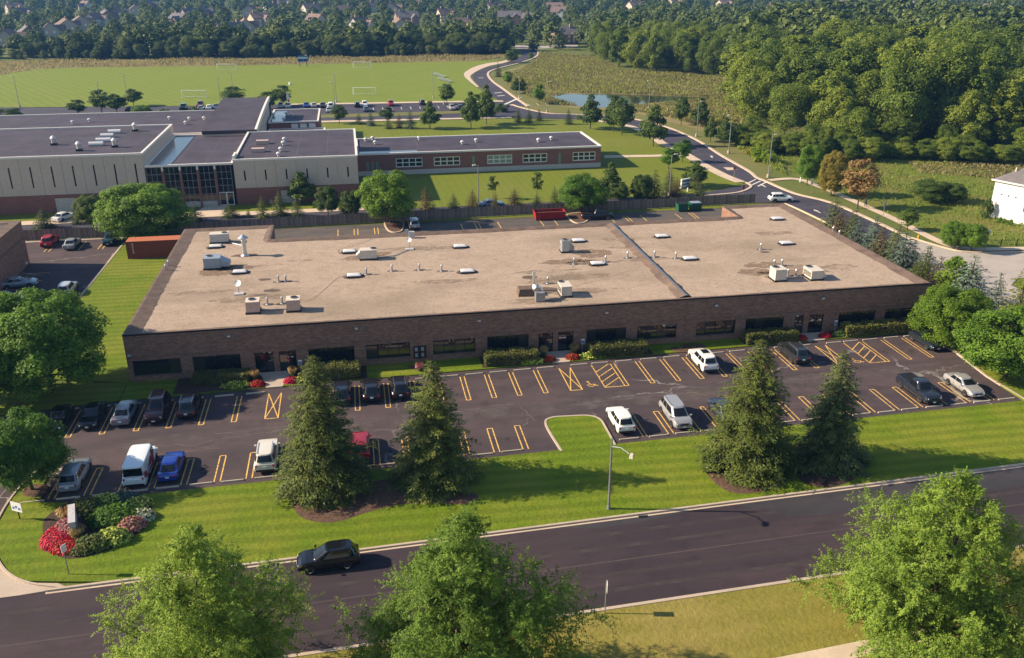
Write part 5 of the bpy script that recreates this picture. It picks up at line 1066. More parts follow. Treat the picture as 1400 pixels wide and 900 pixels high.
for p, lab in (((-7.3,91.2),'disabled parking sign before the left entrance, behind the spruce'), ((24.6,91.5),'blue and white disabled parking sign beside the middle entrance'), ((56.3,91.7),'blue and white disabled parking sign beside the right entrance')):
    o = sign(p, 1.75, .42, .62, lab, 'unit_blue', z=.12, extra=hc); m = MB().box(-.2,.2,-.0815,-.0765,1.62,1.74); m.build('caption','white_paint',o)
def octagon(o, h, mat='red_paint'):
    m = MB(); m.face([(.38*math.cos(R(22.5+45*k)),-.06,h+.38*math.sin(R(22.5+45*k))) for k in range(8)]); m.face([(.38*math.cos(R(22.5+45*k)),-.045,h+.38*math.sin(R(22.5+45*k))) for k in range(8)][::-1], 1); m.build('panel',[mat,'grey_metal'],o)
o = thing('stop_sign','red stop sign beside the entrance road crossing','sign',(*(77.63, 172.22),0)); MB().tube((0,0,0),(0,0,3.0),.05,.05,6).build('post','grey_metal',o); octagon(o, 2.6); text_mesh('STOP', .26, o, (0,-.07,2.6), (R(90),0,0), 'white_paint')
o = thing('marker_post','small red and white marker at the end of the board fence','sign',(*(75.12, 161.67),0)); MB().tube((0,0,0),(0,0,1.6),.04,.04,6).build('post','grey_metal',o); MB().box(-.2,.2,-.06,-.045,.7,1.6).build('panel','red_paint',o)
o = thing('traffic_sign','round pale back of a sign at the right street corner','sign',(*(97.54, 119.82),0), R(-20)); MB().tube((0,0,0),(0,0,3.3),.05,.05,6).build('post','grey_metal',o); octagon(o, 2.95, 'unit_grey')
sign((87.90, 158.78), 3.0, .55, 1.1, 'white sign on a post at the bend of the footpath'); sign((92.26, 140.34), 2.7, .45, .7, 'small blue topped sign beside the footpath', 'unit_blue')
o = thing('school_sign','white and blue school sign among the small spruces','sign',(*(65.42, 167.78),0), R(25)); MB().box(-1.3,1.3,-.15,.15,.3,1.9).build('panel','white_paint',o); MB().box(-1.35,1.35,-.2,.2,0,.3).build('plinth','stone_grey',o); MB().box(-1.0,1.0,-.16,-.152,1.3,1.65).build('symbol','sign_blue',o); MB().box(-1.05,.6,-.16,-.152,.7,.95).build('lettering','sign_blue',o)
o = thing('street_name_sign','green street name sign at the right edge over the spruces','sign',(92.6,101.5,0), R(-15)); MB().tube((0,0,0),(0,0,4.2),.06,.06,6).build('post','grey_metal',o); MB().box(-1.0,.6,-.03,.03,3.85,4.25).build('panel','teal',o)
# monument sign in the flower bed
o = thing('monument_sign','grey stone slab sign standing in the flower bed','sign',(*(-23.90, 64.64),.12), R(-75)); m = MB().box(-1.35,1.35,-.22,.22,0,1.5); m.build('slab','stone_grey',o); MB().box(-1.4,1.4,-.26,.26,1.5,1.62).build('cap','stone_grey',o)
text_mesh('', .3, o, (0,-.24,.8), (R(90),0,0), 'dark_metal') if False else None
# hydrants, markers
def hydrant(p, mat, label):
    o = thing('fire_hydrant', label, 'hydrant', (*p, .02)); MB().tube((0,0,0),(0,0,.6),.13,.13,10).build('barrel',mat,o); MB().tube((0,0,.6),(0,0,.8),.16,.05,10).build('cap',mat,o); MB().tube((-.22,0,.45),(.22,0,.45),.07,.07,8).build('nozzle',mat,o); MB().tube((0,0,0),(0,0,.07),.2,.2,10).build('flange',mat,o)
hydrant((90.13, 126.45), 'yellow_paint', 'yellow fire hydrant beside the footpath at the right'); hydrant((5.97, 148.50), 'red_paint', 'red fire hydrant by the tree island in the rear lot'); hydrant((39.05, 148.33), 'red_paint', 'red hydrant under the tree beside the red dumpster')
def post(p, h, mat, label, name='marker_post', r=.14):
    o = thing(name, label, 'post', (*p, 0)); MB().tube((0,0,0),(0,0,h),r,r*.9,10).build('shaft', mat, o); MB().tube((0,0,h),(0,0,h+.08),r*.9,r*.4,10).build('cap', mat, o)
post((90.67, 168.54), .9, 'white_paint', 'white utility post where the footpath leaves the road'); post((59.52, 163.23), .7, 'white_paint', 'left white utility post behind the fence'); post((64.75, 164.75), .7, 'white_paint', 'right white utility post below the school sign')
post((-21.65, 349.84), .9, 'white_paint', 'small pale bin standing alone on the playing field', 'field_bin', .45)
o = thing('flagpole','short pole with a red and white banner by the school lot','flagpole',(*(-19.41, 292.46),0)); MB().tube((0,0,0),(0,0,4.6),.06,.05,6).build('pole','white_paint',o); MB().box(-.05,.65,-.02,.02,2.4,4.4).build('banner','white_paint',o); MB().box(.1,.66,-.026,.026,1.0,2.39).build('banner','red_paint',o)
# soccer goals, scoreboard, benches
def goal(a, b, label):
    L = math.dist(a, b); ang = math.atan2(b[1]-a[1], b[0]-a[0]); o = thing('soccer_goal', label, 'goal', (*a, 0), ang, 'soccer goals on the field'); f = MB(); h = 2.45; r = .09
    f.tube((0,0,0),(0,0,h),r,r,6); f.tube((L,0,0),(L,0,h),r,r,6); f.tube((0,0,h),(L,0,h),r,r,6); f.tube((0,0,h),(0,1.0,h),.06,.06,6); f.tube((L,0,h),(L,1.0,h),.06,.06,6); f.tube((0,1.0,h),(0,2.2,0),.06,.06,6); f.tube((L,1.0,h),(L,2.2,0),.06,.06,6); f.tube((0,2.2,.04),(L,2.2,.04),.06,.06,6); f.tube((0,0,.04),(0,2.2,.04),.06,.06,6); f.tube((L,0,.04),(L,2.2,.04),.06,.06,6); f.build('frame','white_paint',o)
    n = MB()
    for k in range(1, 9): x = L*k/9; n.tube((x,.98,h),(min(L,x+1.0),2.18,.05),.045,.045,4)
    n.build('net','white_trim',o)
G1 = 'left near soccer goal on the playing field'
goal((-55.53, 320.46), (-47.79, 319.08), G1); goal((-54.50, 405.23), (-46.88, 403.88), 'left far soccer goal against the tall grass'); goal((1.19, 317.62), (8.61, 316.30), 'right near soccer goal on the playing field'); goal((2.28, 403.74), (9.74, 402.41), 'right far soccer goal against the tall grass')
o = thing('scoreboard','blue scoreboard on two posts at the far field edge','scoreboard',(*(-19.04, 411.98),0)); MB().box(-2.3,2.3,-.2,.2,2.1,4.6).build('panel','score_blue',o); MB().box(-2.0,2.0,-.23,-.205,3.5,4.0).build('caption','white_trim',o)
for k in (-.9,.9): MB().box(k*1.6-.12,k*1.6+.12,.0,.24,0,2.1).build('post','dark_metal',o)
MB().box(-1.6,-.4,-.23,-.205,2.5,3.1).build('digit_panel','black',o); MB().box(.4,1.6,-.23,-.205,2.5,3.1).build('digit_panel','black',o); MB().cbox((1.4,0,4.8),(.6,.3,.4)).build('horn','white_trim',o)
for i, lab in enumerate(('far low bleacher on the right of the field','near low bleacher on the right of the field')):
    p = ((35.15, 366.65), (35.69, 350.87))[i]; o = thing('bleacher', lab, 'bleacher', (*p, 0), R(-76), 'bleachers on the field')
    for k in range(3): MB().box(-7,7,k*.5-.12,k*.5+.14,.35+k*.22,.40+k*.22).build('plank','galv',o)
    for x in (-6,-2,2,6): m = MB(); m.box(x-.05,x+.05,-.1,1.2,.0,.08); m.tube((x,0,.08),(x,1.1,.8),.04,.04,5); m.tube((x,1.1,.08),(x,1.1,.8),.04,.04,5); m.build('support','grey_metal',o)
# stone pile at the drive corner
def rock(r, rz):
    b = bmesh.new(); bmesh.ops.create_icosphere(b, subdivisions=1, radius=r)
    for v in b.verts: v.co *= rz.uniform(.75,1.15); v.co.z *= .7
    me = bpy.data.meshes.new('stone'); b.to_mesh(me); b.free(); me.materials.append(MATS['stone_pale']); return me
rk = random.Random(9); rms = [rock(.28, rk) for _ in range(4)]; o = thing('rock_edging','pile of pale stones at the driveway corner','stones',(*(-28.15, 74.08),0))
for k in range(26): link('stone', rms[k%4], o, (rk.uniform(-1.5,1.5), rk.uniform(-.5,.5), .12+rk.uniform(0,.12)), rk.uniform(0,6), (1,1,1))
# small litter bits on the near lawn and road
# person on the path
def person(p, ang, label, shirt, trousers):
    o = thing('person', label, 'person', (*p, .06), ang); me = bpy.data.meshes.new('body'); V = [(0,0,.95),(0,0,1.2),(0,.0,1.42),(0,0,1.52),(.02,0,1.66),(0,.1,.9),(.14,.1,.48),(.02,.11,.06),(.16,.11,.03),(0,-.1,.9),(-.06,-.1,.48),(-.26,-.11,.10),(-.12,-.11,.04),(0,.2,1.40),(-.06,.25,1.12),(.08,.24,.90),(0,-.2,1.40),(.06,-.25,1.12),(.2,-.23,.92)]
    E = [(0,1),(1,2),(2,3),(3,4),(0,5),(5,6),(6,7),(7,8),(0,9),(9,10),(10,11),(11,12),(2,13),(13,14),(14,15),(2,16),(16,17),(17,18)]; rad = [.15,.15,.14,.06,.11,.09,.065,.05,.04,.09,.065,.05,.04,.065,.045,.035,.065,.045,.035]
    me.from_pydata(V, E, []); b = link('body', me, o); b.modifiers.new('skin','SKIN'); me = b.data
    for i, sv in enumerate(me.skin_vertices[0].data): sv.radius = (rad[i], rad[i]); sv.use_root = (i == 0)
    sb = b.modifiers.new('sub','SUBSURF'); sb.levels = sb.render_levels = 1; me.materials.append(MATS['skin'])
    sh = MB(); sh.tube((0,0,.93),(0,0,1.2),.17,.17,10); sh.tube((0,0,1.2),(0,0,1.46),.175,.12,10); sh.tube((0,.18,1.43),(-.04,.25,1.15),.08,.065,8); sh.tube((0,-.18,1.43),(.04,-.25,1.15),.08,.065,8); sh.build('shirt',shirt,o,smooth=True)
    tr = MB()
    for s, k, a in ((.1,(.14,.1,.48),(.02,.11,.1)),(-.1,(-.06,-.1,.48),(-.25,-.11,.13))): tr.tube((0,s,.95),k,.115,.09,8); tr.tube(k,a,.088,.07,8)
    tr.build('trousers',trousers,o,smooth=True); hr = MB(); hr.tube((-.02,0,1.62),(-.02,0,1.76),.105,.07,10); hr.build('hair','bark',o,smooth=True)
person((93.05, 147.51), R(110), 'person in blue walking on the footpath under the orange tree', 'cloth_blue', 'cloth_dark')
# low iron fence beside the right footpath
o = thing('iron_fence','low dark iron fence beside the right footpath','fence',(98.5,121.3,0), R(-7)); 
for z in (.15,.95): MB().box(-2.5,16,-.02,.02,z,z+.05).build('rail','dark_metal',o)
bm_ = MB().box(-.012,.012,-.012,.012,.1,1.0).mesh('bar',['dark_metal'])
for k in range(60): link('bar', bm_, o, (-2.4+k*.31,0,0))
pmh = MB().box(-.05,.05,-.05,.05,-.05,1.1).mesh('post',['dark_metal'])
for k in range(8): link('post', pmh, o, (-2.5+k*2.6,0.06,0))
# ------------------------------------------------------------------ vegetation
def cards_mesh(name, P, Nn, A, B, mat, rng, roll=None):
    """P centres, Nn normals, A half lengths, B half widths; one rhombic leaf face each"""
    n = len(P); r = rng.normal(size=(n, 3)) if roll is None else roll
    T = r - Nn * (r * Nn).sum(1, keepdims=True); T /= np.linalg.norm(T, axis=1, keepdims=True) + 1e-9
    S = np.cross(Nn, T); a = A[:, None] * T; b = B[:, None] * S
    V = np.stack([P - a, P - a*.1 + b, P + a, P - a*.1 - b], 1).reshape(-1, 3).astype(np.float32)
    me = bpy.data.meshes.new(name); me.vertices.add(4*n); me.vertices.foreach_set('co', V.ravel()); me.loops.add(4*n); me.polygons.add(n)
    me.loops.foreach_set('vertex_index', np.arange(4*n, dtype=np.int32)); me.polygons.foreach_set('loop_start', np.arange(0, 4*n, 4, dtype=np.int32))
    me.materials.append(MATS[mat]); me.update(calc_edges=True); me.validate(); return me
def unit(v): return v / (np.linalg.norm(v, axis=-1, keepdims=True) + 1e-9)
PROF = {'round': lambda t: np.sqrt(np.clip(1-(2*t-.92)**2/1.17, .0, 1)), 'oval': lambda t: np.clip(np.sin(np.pi*np.clip(t*.92+.06,0,1))**.65, 0, 1), 'pyr': lambda t: np.clip(1.12*(1-t)**.75*np.clip(t*6+.35,0,1), .04, 1), 'vase': lambda t: np.clip(np.sin(np.pi*np.clip(t*.78+.16,0,1))**.6, .05, 1), 'dome': lambda t: np.clip((1-t**1.35)**.80*np.clip(.78+t*2.2,0,1), .03, 1), 'column': lambda t: np.clip(np.sin(np.pi*np.clip(t*.9+.08,0,1))**.4, 0, 1)}
def crown(name, seed, H0, W0, base, ncl, nleaf, leaf, mat, prof='round', cr=.26, aspect=.55, squash=.75, inner=.35, up=.35, lobes=.16, trunk_r=.16, limbs=14, twigs=0):
    rng = np.random.default_rng(seed); f = PROF[prof]; Rm = W0/2; zb = H0*base; hc = H0 - zb
    t = rng.uniform(.02, .97, ncl*3); keep = rng.uniform(size=t.size) < f(t)**1.3; t = t[keep][:ncl]; n = len(t)
    ang = rng.uniform(0, 2*np.pi, n); ph = rng.uniform(0, 6.28, 3)
    lob = 1 + lobes*(np.sin(3*ang+ph[0]+4*t) + .6*np.sin(5*ang+ph[1]-7*t)) - lobes*.5
    rr = f(t)*Rm*lob; rho = rr * (inner + (1-inner)*rng.uniform(0,1,n)**.42); rc = cr*Rm*rng.uniform(.6, 1.25, n)*(.65+.35*f(t))
    rho = np.clip(rho - rc*.5, 0, None); C = np.stack([rho*np.cos(ang), rho*np.sin(ang), zb + t*hc*.97], 1)
    k = rng.integers(0, n, nleaf); d = unit(rng.normal(size=(nleaf, 3))); d[:, 2] = np.where((d[:, 2] < -.2) & (rng.uniform(size=nleaf) < .6), -d[:, 2], d[:, 2])
    P = C[k] + d * (rc[k]*rng.uniform(.45, 1.05, nleaf)**.6)[:, None] * np.array([1, 1, squash])
    if twigs:
        tw = unit(rng.normal(size=(n, twigs, 3))*.75 + unit(C - np.array([0, 0, zb + hc*.25]))[:, None, :]*.75 + np.array([0, 0, .12])); j = rng.integers(0, twigs, nleaf); s = rng.uniform(.05, 1, nleaf)**.8; Lt = rc[k]*rng.uniform(.9, 1.15, nleaf)*1.55
        dv = tw[k, j]; P = C[k] + dv*(s*Lt)[:, None] + rng.normal(size=(nleaf, 3))*(.16*(1.15-s))[:, None]*np.array([1, 1, .6]); P[:, 2] -= .22*Lt*s**2; d = unit(dv*.5 + np.array([0, 0, .7]))
    out = P.copy(); out[:, 2] -= zb + hc*.4; out = unit(out)
    Nn = unit(d*.55 + out*.35 + rng.normal(size=(nleaf, 3))*.42 + np.array([0, 0, up]))
    A = leaf*rng.uniform(.65, 1.35, nleaf)*.5; me = cards_mesh(name, P, Nn, A, A*aspect*1.0, mat, rng)
    tr = MB(); lean = rng.uniform(-.02, .02, 2)*H0; top = Vector((lean[0], lean[1], zb + hc*.55)); r0 = trunk_r*H0/10
    pts = [Vector((0,0,-.1)), Vector((lean[0]*.3, lean[1]*.3, zb*.8+.2)), top*.75 + Vector((0,0,zb*.1)), top]; rad = [r0*1.25, r0*.9, r0*.6, r0*.3]
    for a, b, ra, rb_ in zip(pts, pts[1:], rad, rad[1:]): tr.tube(a, b, ra, rb_, 8, 0, False)
    for q in rng.choice(n, min(limbs, n), replace=False):
        c = Vector(C[q]); s = min(.95, max(.25, (c.z/H0)*rng.uniform(.45, .7))); st = Vector((lean[0]*s, lean[1]*s, min(top.z, zb*.7 + (c.z-zb*.7)*.45))); m = st.lerp(c, .55) + Vector((0, 0, -.03*H0*rng.uniform(-.5, 1)))
        tr.tube(st, m, r0*.42, r0*.26, 6, 0, False); tr.tube(m, c, r0*.26, r0*.07, 5, 0, False)
    return dict(crown=me, trunk=tr.mesh(name+'_trunk', ['bark'], True), H=H0, W=W0)
def spruce(name, seed, H0, W0, tiers, per, sprays, mat, base=.03, size=.5, gap=.0, droop=.35):
    rng = np.random.default_rng(seed); P = []; Nn = []; A = []; B = []; Rl = []; tr = MB(); tr.tube((0,0,-.1),(0,0,H0*.97),.024*H0*.75,.015,8,0,False)
    for i in range(tiers):
        t = (i + rng.uniform(-.3, .3))/tiers; t = min(max(t, 0), .985); z0 = H0*(base + (1-base)*t); Rt = W0/2*((1-t)**.70)*(.76+.38*rng.uniform())*(.80+.20*min(1,t*7)) + .05
        nb = max(4, int(per*(1-t*.55))); a0 = rng.uniform(0, 6.28)
        for j in range(nb):
            if rng.uniform() < gap: continue
            a = a0 + 6.283*j/nb + rng.uniform(-.25, .25); Lb = Rt*rng.uniform(.68, 1.12); rise = .18*(t-.35); dr = droop*rng.uniform(.6, 1.3)*(1-t*.7)
            ns = max(4, int(sprays*(Lb/(W0/2))**.8)); u = rng.uniform(.12, 1, ns)**.75; r = Lb*u; zz = z0 + Lb*(rise*u - dr*u**1.6 + .22*dr*np.clip(u-.75,0,1)*4*.5)
            side = rng.normal(size=ns)*.16*Lb*(1.1-u*.75); ca, sa = math.cos(a), math.sin(a)
            X = r*ca - side*sa; Y = r*sa + side*ca; hang = -np.abs(rng.normal(size=ns))*.10*Lb*.5 - np.abs(side)*.25
            P.append(np.stack([X, Y, zz + hang], 1)); dirv = np.stack([ca - np.sign(side)*sa*.7, sa + np.sign(side)*ca*.7, np.full(ns, -.35)], 1) if False else np.stack([np.full(ns, ca) - np.sign(side)*.6*sa, np.full(ns, sa) + np.sign(side)*.6*ca, -.25 - .5*rng.uniform(size=ns)], 1)
            Rl.append(unit(dirv)); Nn.append(unit(np.stack([np.full(ns, ca*.45), np.full(ns, sa*.45), np.full(ns, .8)], 1) + rng.normal(size=(ns, 3))*.33)); sz = size*rng.uniform(.6, 1.25, ns)*(.6+.4*(1-t)); A.append(sz*.5); B.append(sz*.20)
            if i % 2 == 0: tr.tube((0,0,z0), (Lb*.8*ca, Lb*.8*sa, z0 + Lb*(rise*.8 - dr*.7)), .006*H0*(1-t)+.01, .008, 4, 0, False)
    P = [np.maximum(q, np.array([-1e9,-1e9,.12])) for q in P]
    me = cards_mesh(name, np.concatenate(P), np.concatenate(Nn), np.concatenate(A), np.concatenate(B), mat, rng, np.concatenate(Rl))
    return dict(crown=me, trunk=tr.mesh(name+'_trunk', ['bark'], True), H=H0, W=W0)
K = {}
K['locust_a'] = crown('locust_crown', 11, 11.5, 16, .18, 420, 175000, .165, 'leaf_locust', 'dome', .125, .36, .5, .12, .3, .26, .17, 60, 9)
K['locust_b'] = crown('locust_crown', 29, 11.5, 16, .18, 420, 175000, .165, 'leaf_locust', 'dome', .125, .36, .5, .12, .3, .28, .17, 60, 9)
K['maple_a'] = crown('maple_crown', 5, 10, 10.5, .12, 170, 52000, .215, 'leaf_maple', 'round', .22, .75, .75, .4, .35, .10, .18, 16)
K['maple_b'] = crown('maple_crown', 8, 10, 10.5, .16, 150, 46000, .22, 'leaf_maple', 'round', .24, .75, .75, .4, .35, .13, .18, 16)
K['street_a'] = crown('street_crown', 31, 8, 5.6, .2, 60, 5200, .34, 'leaf_mid', 'pyr', .32, .7, .75, .3, .35, .10, .12, 10)
K['street_b'] = crown('street_crown', 32, 8, 5.6, .22, 56, 4600, .34, 'leaf_mid', 'oval', .32, .7, .75, .3, .35, .13, .12, 10)
K['sapling'] = crown('sapling_crown', 33, 6, 3.4, .3, 24, 1300, .32, 'leaf_mid', 'oval', .34, .7, .8, .15, .35, .2, .09, 8)
for i, (s, pf, w0) in enumerate(((41,'oval',12),(42,'round',13),(43,'oval',11),(44,'column',9),(45,'round',14))): K['wood_%d' % i] = crown('wood_crown', s, 16, w0, .08, (60 if i in (0,1,4) else 110), 15000, .42, 'leaf_wood', pf, (.36 if i in (0,1,4) else .25), .7, .95, .4, .3, .18, .14, 10)
for i, (s, pf) in enumerate(((51,'round'),(52,'oval'),(53,'round'))): K['far_%d' % i] = crown('far_crown', s, 13, 12.5, .05, 46, 900, 1.35, 'leaf_far', pf, .32, .75, .8, .45, .35, .14, .12, 4)
K['shrub_a'] = crown('shrub_crown', 61, 2.6, 3.4, .0, 46, 3600, .20, 'leaf_mid', 'round', .3, .7, .8, .4, .4, .14, .2, 8)
K['spruce_a'] = spruce('spruce_crown', 71, 14, 8.6, 46, 17, 160, 'needle', .03, .28, .10, .36)
K['spruce_b'] = spruce('spruce_crown', 77, 14, 8.2, 46, 16, 160, 'needle', .02, .28, .10, .36)
K['spruce_s'] = spruce('small_spruce_crown', 72, 6, 3.8, 22, 12, 26, 'needle_dark', .04, .30, .05, .22)
K['spruce_t'] = spruce('small_spruce_crown', 73, 6, 3.4, 22, 11, 24, 'needle_dark', .05, .30, .12, .22)
trn = random.Random(21)
def tree(kind, x, y, h, w, label, cat='tree', name='tree', group=None, mat=None, z=0):
    w *= {'spruce_s': 1.35, 'spruce_t': 1.4, 'street_a': 1.2, 'street_b': 1.15}.get(kind, 1); k = K[kind]; o = thing(name, label, cat, (x, y, z), trn.uniform(0, 6.28), group); s = (w/k['W'], w/k['W'], h/k['H'])
    link('trunk', k['trunk'], o, (0,0,0), 0, s); c = link('crown', k['crown'], o, (0,0,0), 0, s)
    if mat: c.material_slots[0].link = 'OBJECT'; c.material_slots[0].material = MATS[mat]
    return o
# big ones near the camera
tree('locust_a', *(-10.20, 42.78, 13.84, 14.59), 'feathery light green tree at the bottom left in front of the road', name='locust_tree', group='light green trees along the near kerb')
tree('locust_b', *(4.70, 40.12, 14.59, 16.21), 'feathery light green tree at the bottom centre hiding the road edge', name='locust_tree', group='light green trees along the near kerb')
tree('locust_a', *(34.22, 39.77, 14.46, 16.75), 'feathery light green tree at the bottom right corner', name='locust_tree', group='light green trees along the near kerb')
gS = 'tall spruces on the roadside lawn'
tree('spruce_a', *(-4.41, 68.04, 12.52, 9.85), 'tall spruce in front of the cream SUV, leftmost of four', 'tree', 'spruce_tree', gS, z=.1)
tree('spruce_b', *(5.16, 67.54, 11.46, 8.90), 'tall spruce second from left beside the red car', 'tree', 'spruce_tree', gS, z=.1)
tree('spruce_a', *(33.18, 64.80, 12.50, 10.53), 'tall spruce third from left, right of the silver minivan', 'tree', 'spruce_tree', gS, z=.1)
tree('spruce_b', *(40.72, 64.23, 11.08, 7.54), 'narrow tall spruce, rightmost of the four by the road', 'tree', 'spruce_tree', gS, z=.1, mat='needle_dark')
tree('maple_a', *(-32.96, 91.28, 11.32, 14.17), 'large dense green maple at the left end of the brick building', name='maple_tree', z=.1)
tree('maple_b', *(-39.64, 88.76, 9.62, 10.93), 'green maple cut by the left edge beyond the big maple', name='maple_tree', z=.1)
tree('maple_b', *(-29.18, 71.63, 7.44, 7.66), 'round green tree in a mulch ring by the driveway', name='maple_tree', z=.1)
tree('maple_a', *(67.37, 85.97, 7.35, 9.22), 'bright green tree at the right end of the building', name='maple_tree', mat='leaf_lime', z=.1)
tree('maple_b', *(68.62, 77.18, 7.74, 11.68), 'green tree cut by the right edge beside the silver sedan', name='maple_tree', z=.1)
tree('maple_a', *(-33.84, 148.53, 9.48, 15.16), 'broad green tree behind the rust red container', name='maple_tree')
tree('maple_b', *(5.50, 151.40, 9.49, 10.32), 'round green tree in the rear lot beside the silver SUV', name='maple_tree')
tree('maple_b', *(40.16, 152.68, 7.11, 9.49), 'round green tree by the fence right of the red dumpster', name='maple_tree')
# right side of the building: a row of spruces
RS = [(75.2,127.5,8.2,4.6,'needle_dark'),(74.6,124.5,6.9,4.0,'needle_brown'),(75.4,121.7,7.2,4.2,'needle_dark'),(74.8,119.2,6.9,4.3,'needle_blue'),(75.5,116.0,7.8,4.8,'needle_blue'),(74.6,112.8,7.1,4.2,'needle_brown'),(75.6,110.4,8.4,4.8,'needle_dark'),(75.0,107.8,7.7,5.6,'needle_blue'),(75.2,103.0,7.0,4.8,'needle'),(75.0,99.6,6.6,4.4,'needle_brown'),(76.4,98.2,6.8,4.6,'leaf_lime')]
RL = ['dark spruce at the far end of the row beside the building','brownish small spruce second from the far end of the row','dark green spruce third from the far end of the row','first of two pale blue spruces in mid row','second of two pale blue spruces in mid row','brownish spruce just after the two blue ones','tall dark spruce in the nearer half of the row','broad blue spruce behind the building corner','olive spruce after the broad blue one','brown tinged spruce near the building corner','yellow green tree between the brown spruce and the big blue spruce']
for (x, y, h, w_, mt_), lb_ in zip(RS, RL): tree('spruce_s' if mt_ != 'leaf_lime' else 'street_b', x, y, h, w_, lb_, name='spruce_tree' if mt_ != 'leaf_lime' else 'tree', group='spruces beside the building', mat=mt_)
tree('spruce_s', 75.6,94.2,8.6,6.0, 'large blue spruce above the bright green tree at the right', name='spruce_tree', mat='needle_blue'); tree('spruce_t', 78.0,88.0,9.0,5.4,'olive spruce near the right edge above the round tree', name='spruce_tree', mat='needle'); tree('spruce_s', 80.5,86.0,8.4,5.4,'olive spruce cut by the right edge', name='spruce_tree', mat='needle')
for i, (x, y, h, w_, kd, mt_) in enumerate(((77.2,125.5,6.0,3.0,'spruce_t','needle'),(77.4,120.0,5.6,3.0,'spruce_s','needle_blue'),(77.2,114.2,5.8,3.0,'spruce_t','needle'),(77.4,109.0,6.0,3.2,'spruce_s','needle_dark'),(77.2,105.2,6.2,3.2,'spruce_t','needle_blue'),(77.6,96.5,5.6,3.4,'spruce_t','needle_brown'),(72.6,101.2,5.6,3.2,'spruce_s','needle'),(77.5,91.5,7.0,3.6,'spruce_s','needle_blue'))): tree(kd, x, y, h, w_, ORD[i].capitalize().lower() + ' smaller conifer from the far end behind the spruce row', 'tree', 'spruce_tree', 'second row of spruces', mt_)
# along the fence and the school
T = lambda kind, t, label, **k: tree(kind, *t, label, **k)
gF = 'trees along the school fence'
for kind, t, lab, mt_ in (
 ('maple_b',(-44.69, 157.52, 5.99, 5.47),'round olive tree left of the broad tree by the fence','leaf_mid'),('spruce_s',(-52.83, 158.97, 3.59, 3.49),'small spruce behind the fence left of the white sedan',None),('spruce_t',(-48.28, 160.97, 3.64, 2.03),'slim spruce beside the round olive tree',None),('spruce_t',(-28.13, 159.31, 3.42, 2.82),'small spruce right of the broad tree',None),
 ('spruce_s',(-22.44, 160.77, 2.54, 3.13),'small spruce before the school entrance path',None),('spruce_t',(-19.23, 160.20, 1.47, 1.17),'tiny spruce before the school path',None),('spruce_t',(-16.62, 159.23, 4.11, 2.46),'thin olive spruce before the middle school block','needle'),('spruce_s',(-13.63, 160.21, 4.67, 3.14),'dark spruce beside the lamp post at the school',None),('street_a',(-10.21, 168.11, 6.52, 4.92),'tall leafy tree against the middle school block',None),('spruce_s',(-10.61, 158.66, 3.60, 2.60),'small dark spruce under the tall leafy tree',None),
 ('maple_b',(-5.22, 158.71, 5.46, 4.70),'round olive tree left of the pair at the fence','leaf_mid'),('maple_a',(-1.23, 156.49, 5.03, 4.40),'round olive tree right of the pair at the fence','leaf_mid'),('spruce_s',(12.42, 159.19, 4.62, 3.20),'brown tipped spruce right of the round rear lot tree','needle_brown'),('spruce_s',(17.43, 159.36, 3.02, 2.42),'first small spruce on the lawn before the wing',None),('spruce_s',(20.95, 159.27, 3.71, 2.69),'second small spruce on the lawn before the wing','needle_brown'),
 ('sapling',(25.80, 165.68, 4.55, 2.52),'thin young tree on the lawn, left one',None),('spruce_t',(24.91, 157.50, 3.42, 1.88),'yellowish small spruce before the blue grey car','needle_brown'),('spruce_s',(28.83, 159.50, 3.46, 2.99),'small spruce between the two thin young trees','needle_brown'),('sapling',(34.11, 164.20, 5.39, 2.80),'thin young tree on the lawn, right one',None),('spruce_t',(33.10, 159.28, 2.37, 2.05),'tiny dark spruce under the right young tree',None),('spruce_t',(36.58, 159.77, 3.49, 2.47),'slim spruce left of the round tree by the red dumpster','needle'),
 ('street_a',(47.81, 161.18, 7.60, 4.45),'tall leafy tree right of the round fence tree',None),('maple_b',(48.98, 159.25, 3.80, 4.15),'low round shrub tree at the fence','leaf_mid'),('maple_a',(53.43, 159.60, 5.08, 4.73),'round olive tree left of the pointed spruce','leaf_mid'),('spruce_s',(56.28, 160.25, 5.81, 3.64),'pointed dark spruce beside the tall lamp post',None),('spruce_s',(60.22, 163.11, 5.48, 3.14),'dark spruce behind the tall lamp post',None),('spruce_s',(60.63, 160.06, 4.28, 3.65),'brownish spruce right of the tall lamp post','needle_brown'),('street_a',(68.14, 169.23, 5.38, 4.45),'leafy tree above the school sign',None),('spruce_s',(67.22, 166.82, 3.85, 3.22),'dark spruce right of the school sign',None),('spruce_s',(65.22, 159.24, 2.86, 3.10),'small spruce at the fence right of the sign',None),('shrub_a',(67.95, 174.63, 1.54, 1.83),'small dark shrub behind the school sign',None),
 ('street_b',(68.08, 185.48, 4.66, 4.49),'small tree at the end of the lawn path, left one','leaf_maple'),('street_b',(73.54, 191.61, 5.30, 3.98),'small tree at the end of the lawn path, right one','leaf_maple')):
    tree(kind, *t, lab, group=gF, mat=mt_, name='spruce_tree' if 'spruce' in kind else ('shrub' if 'shrub' in kind else 'tree'), cat='tree' if 'shrub' not in kind else 'shrub')
gR = 'young trees by the pond and the entrance road'
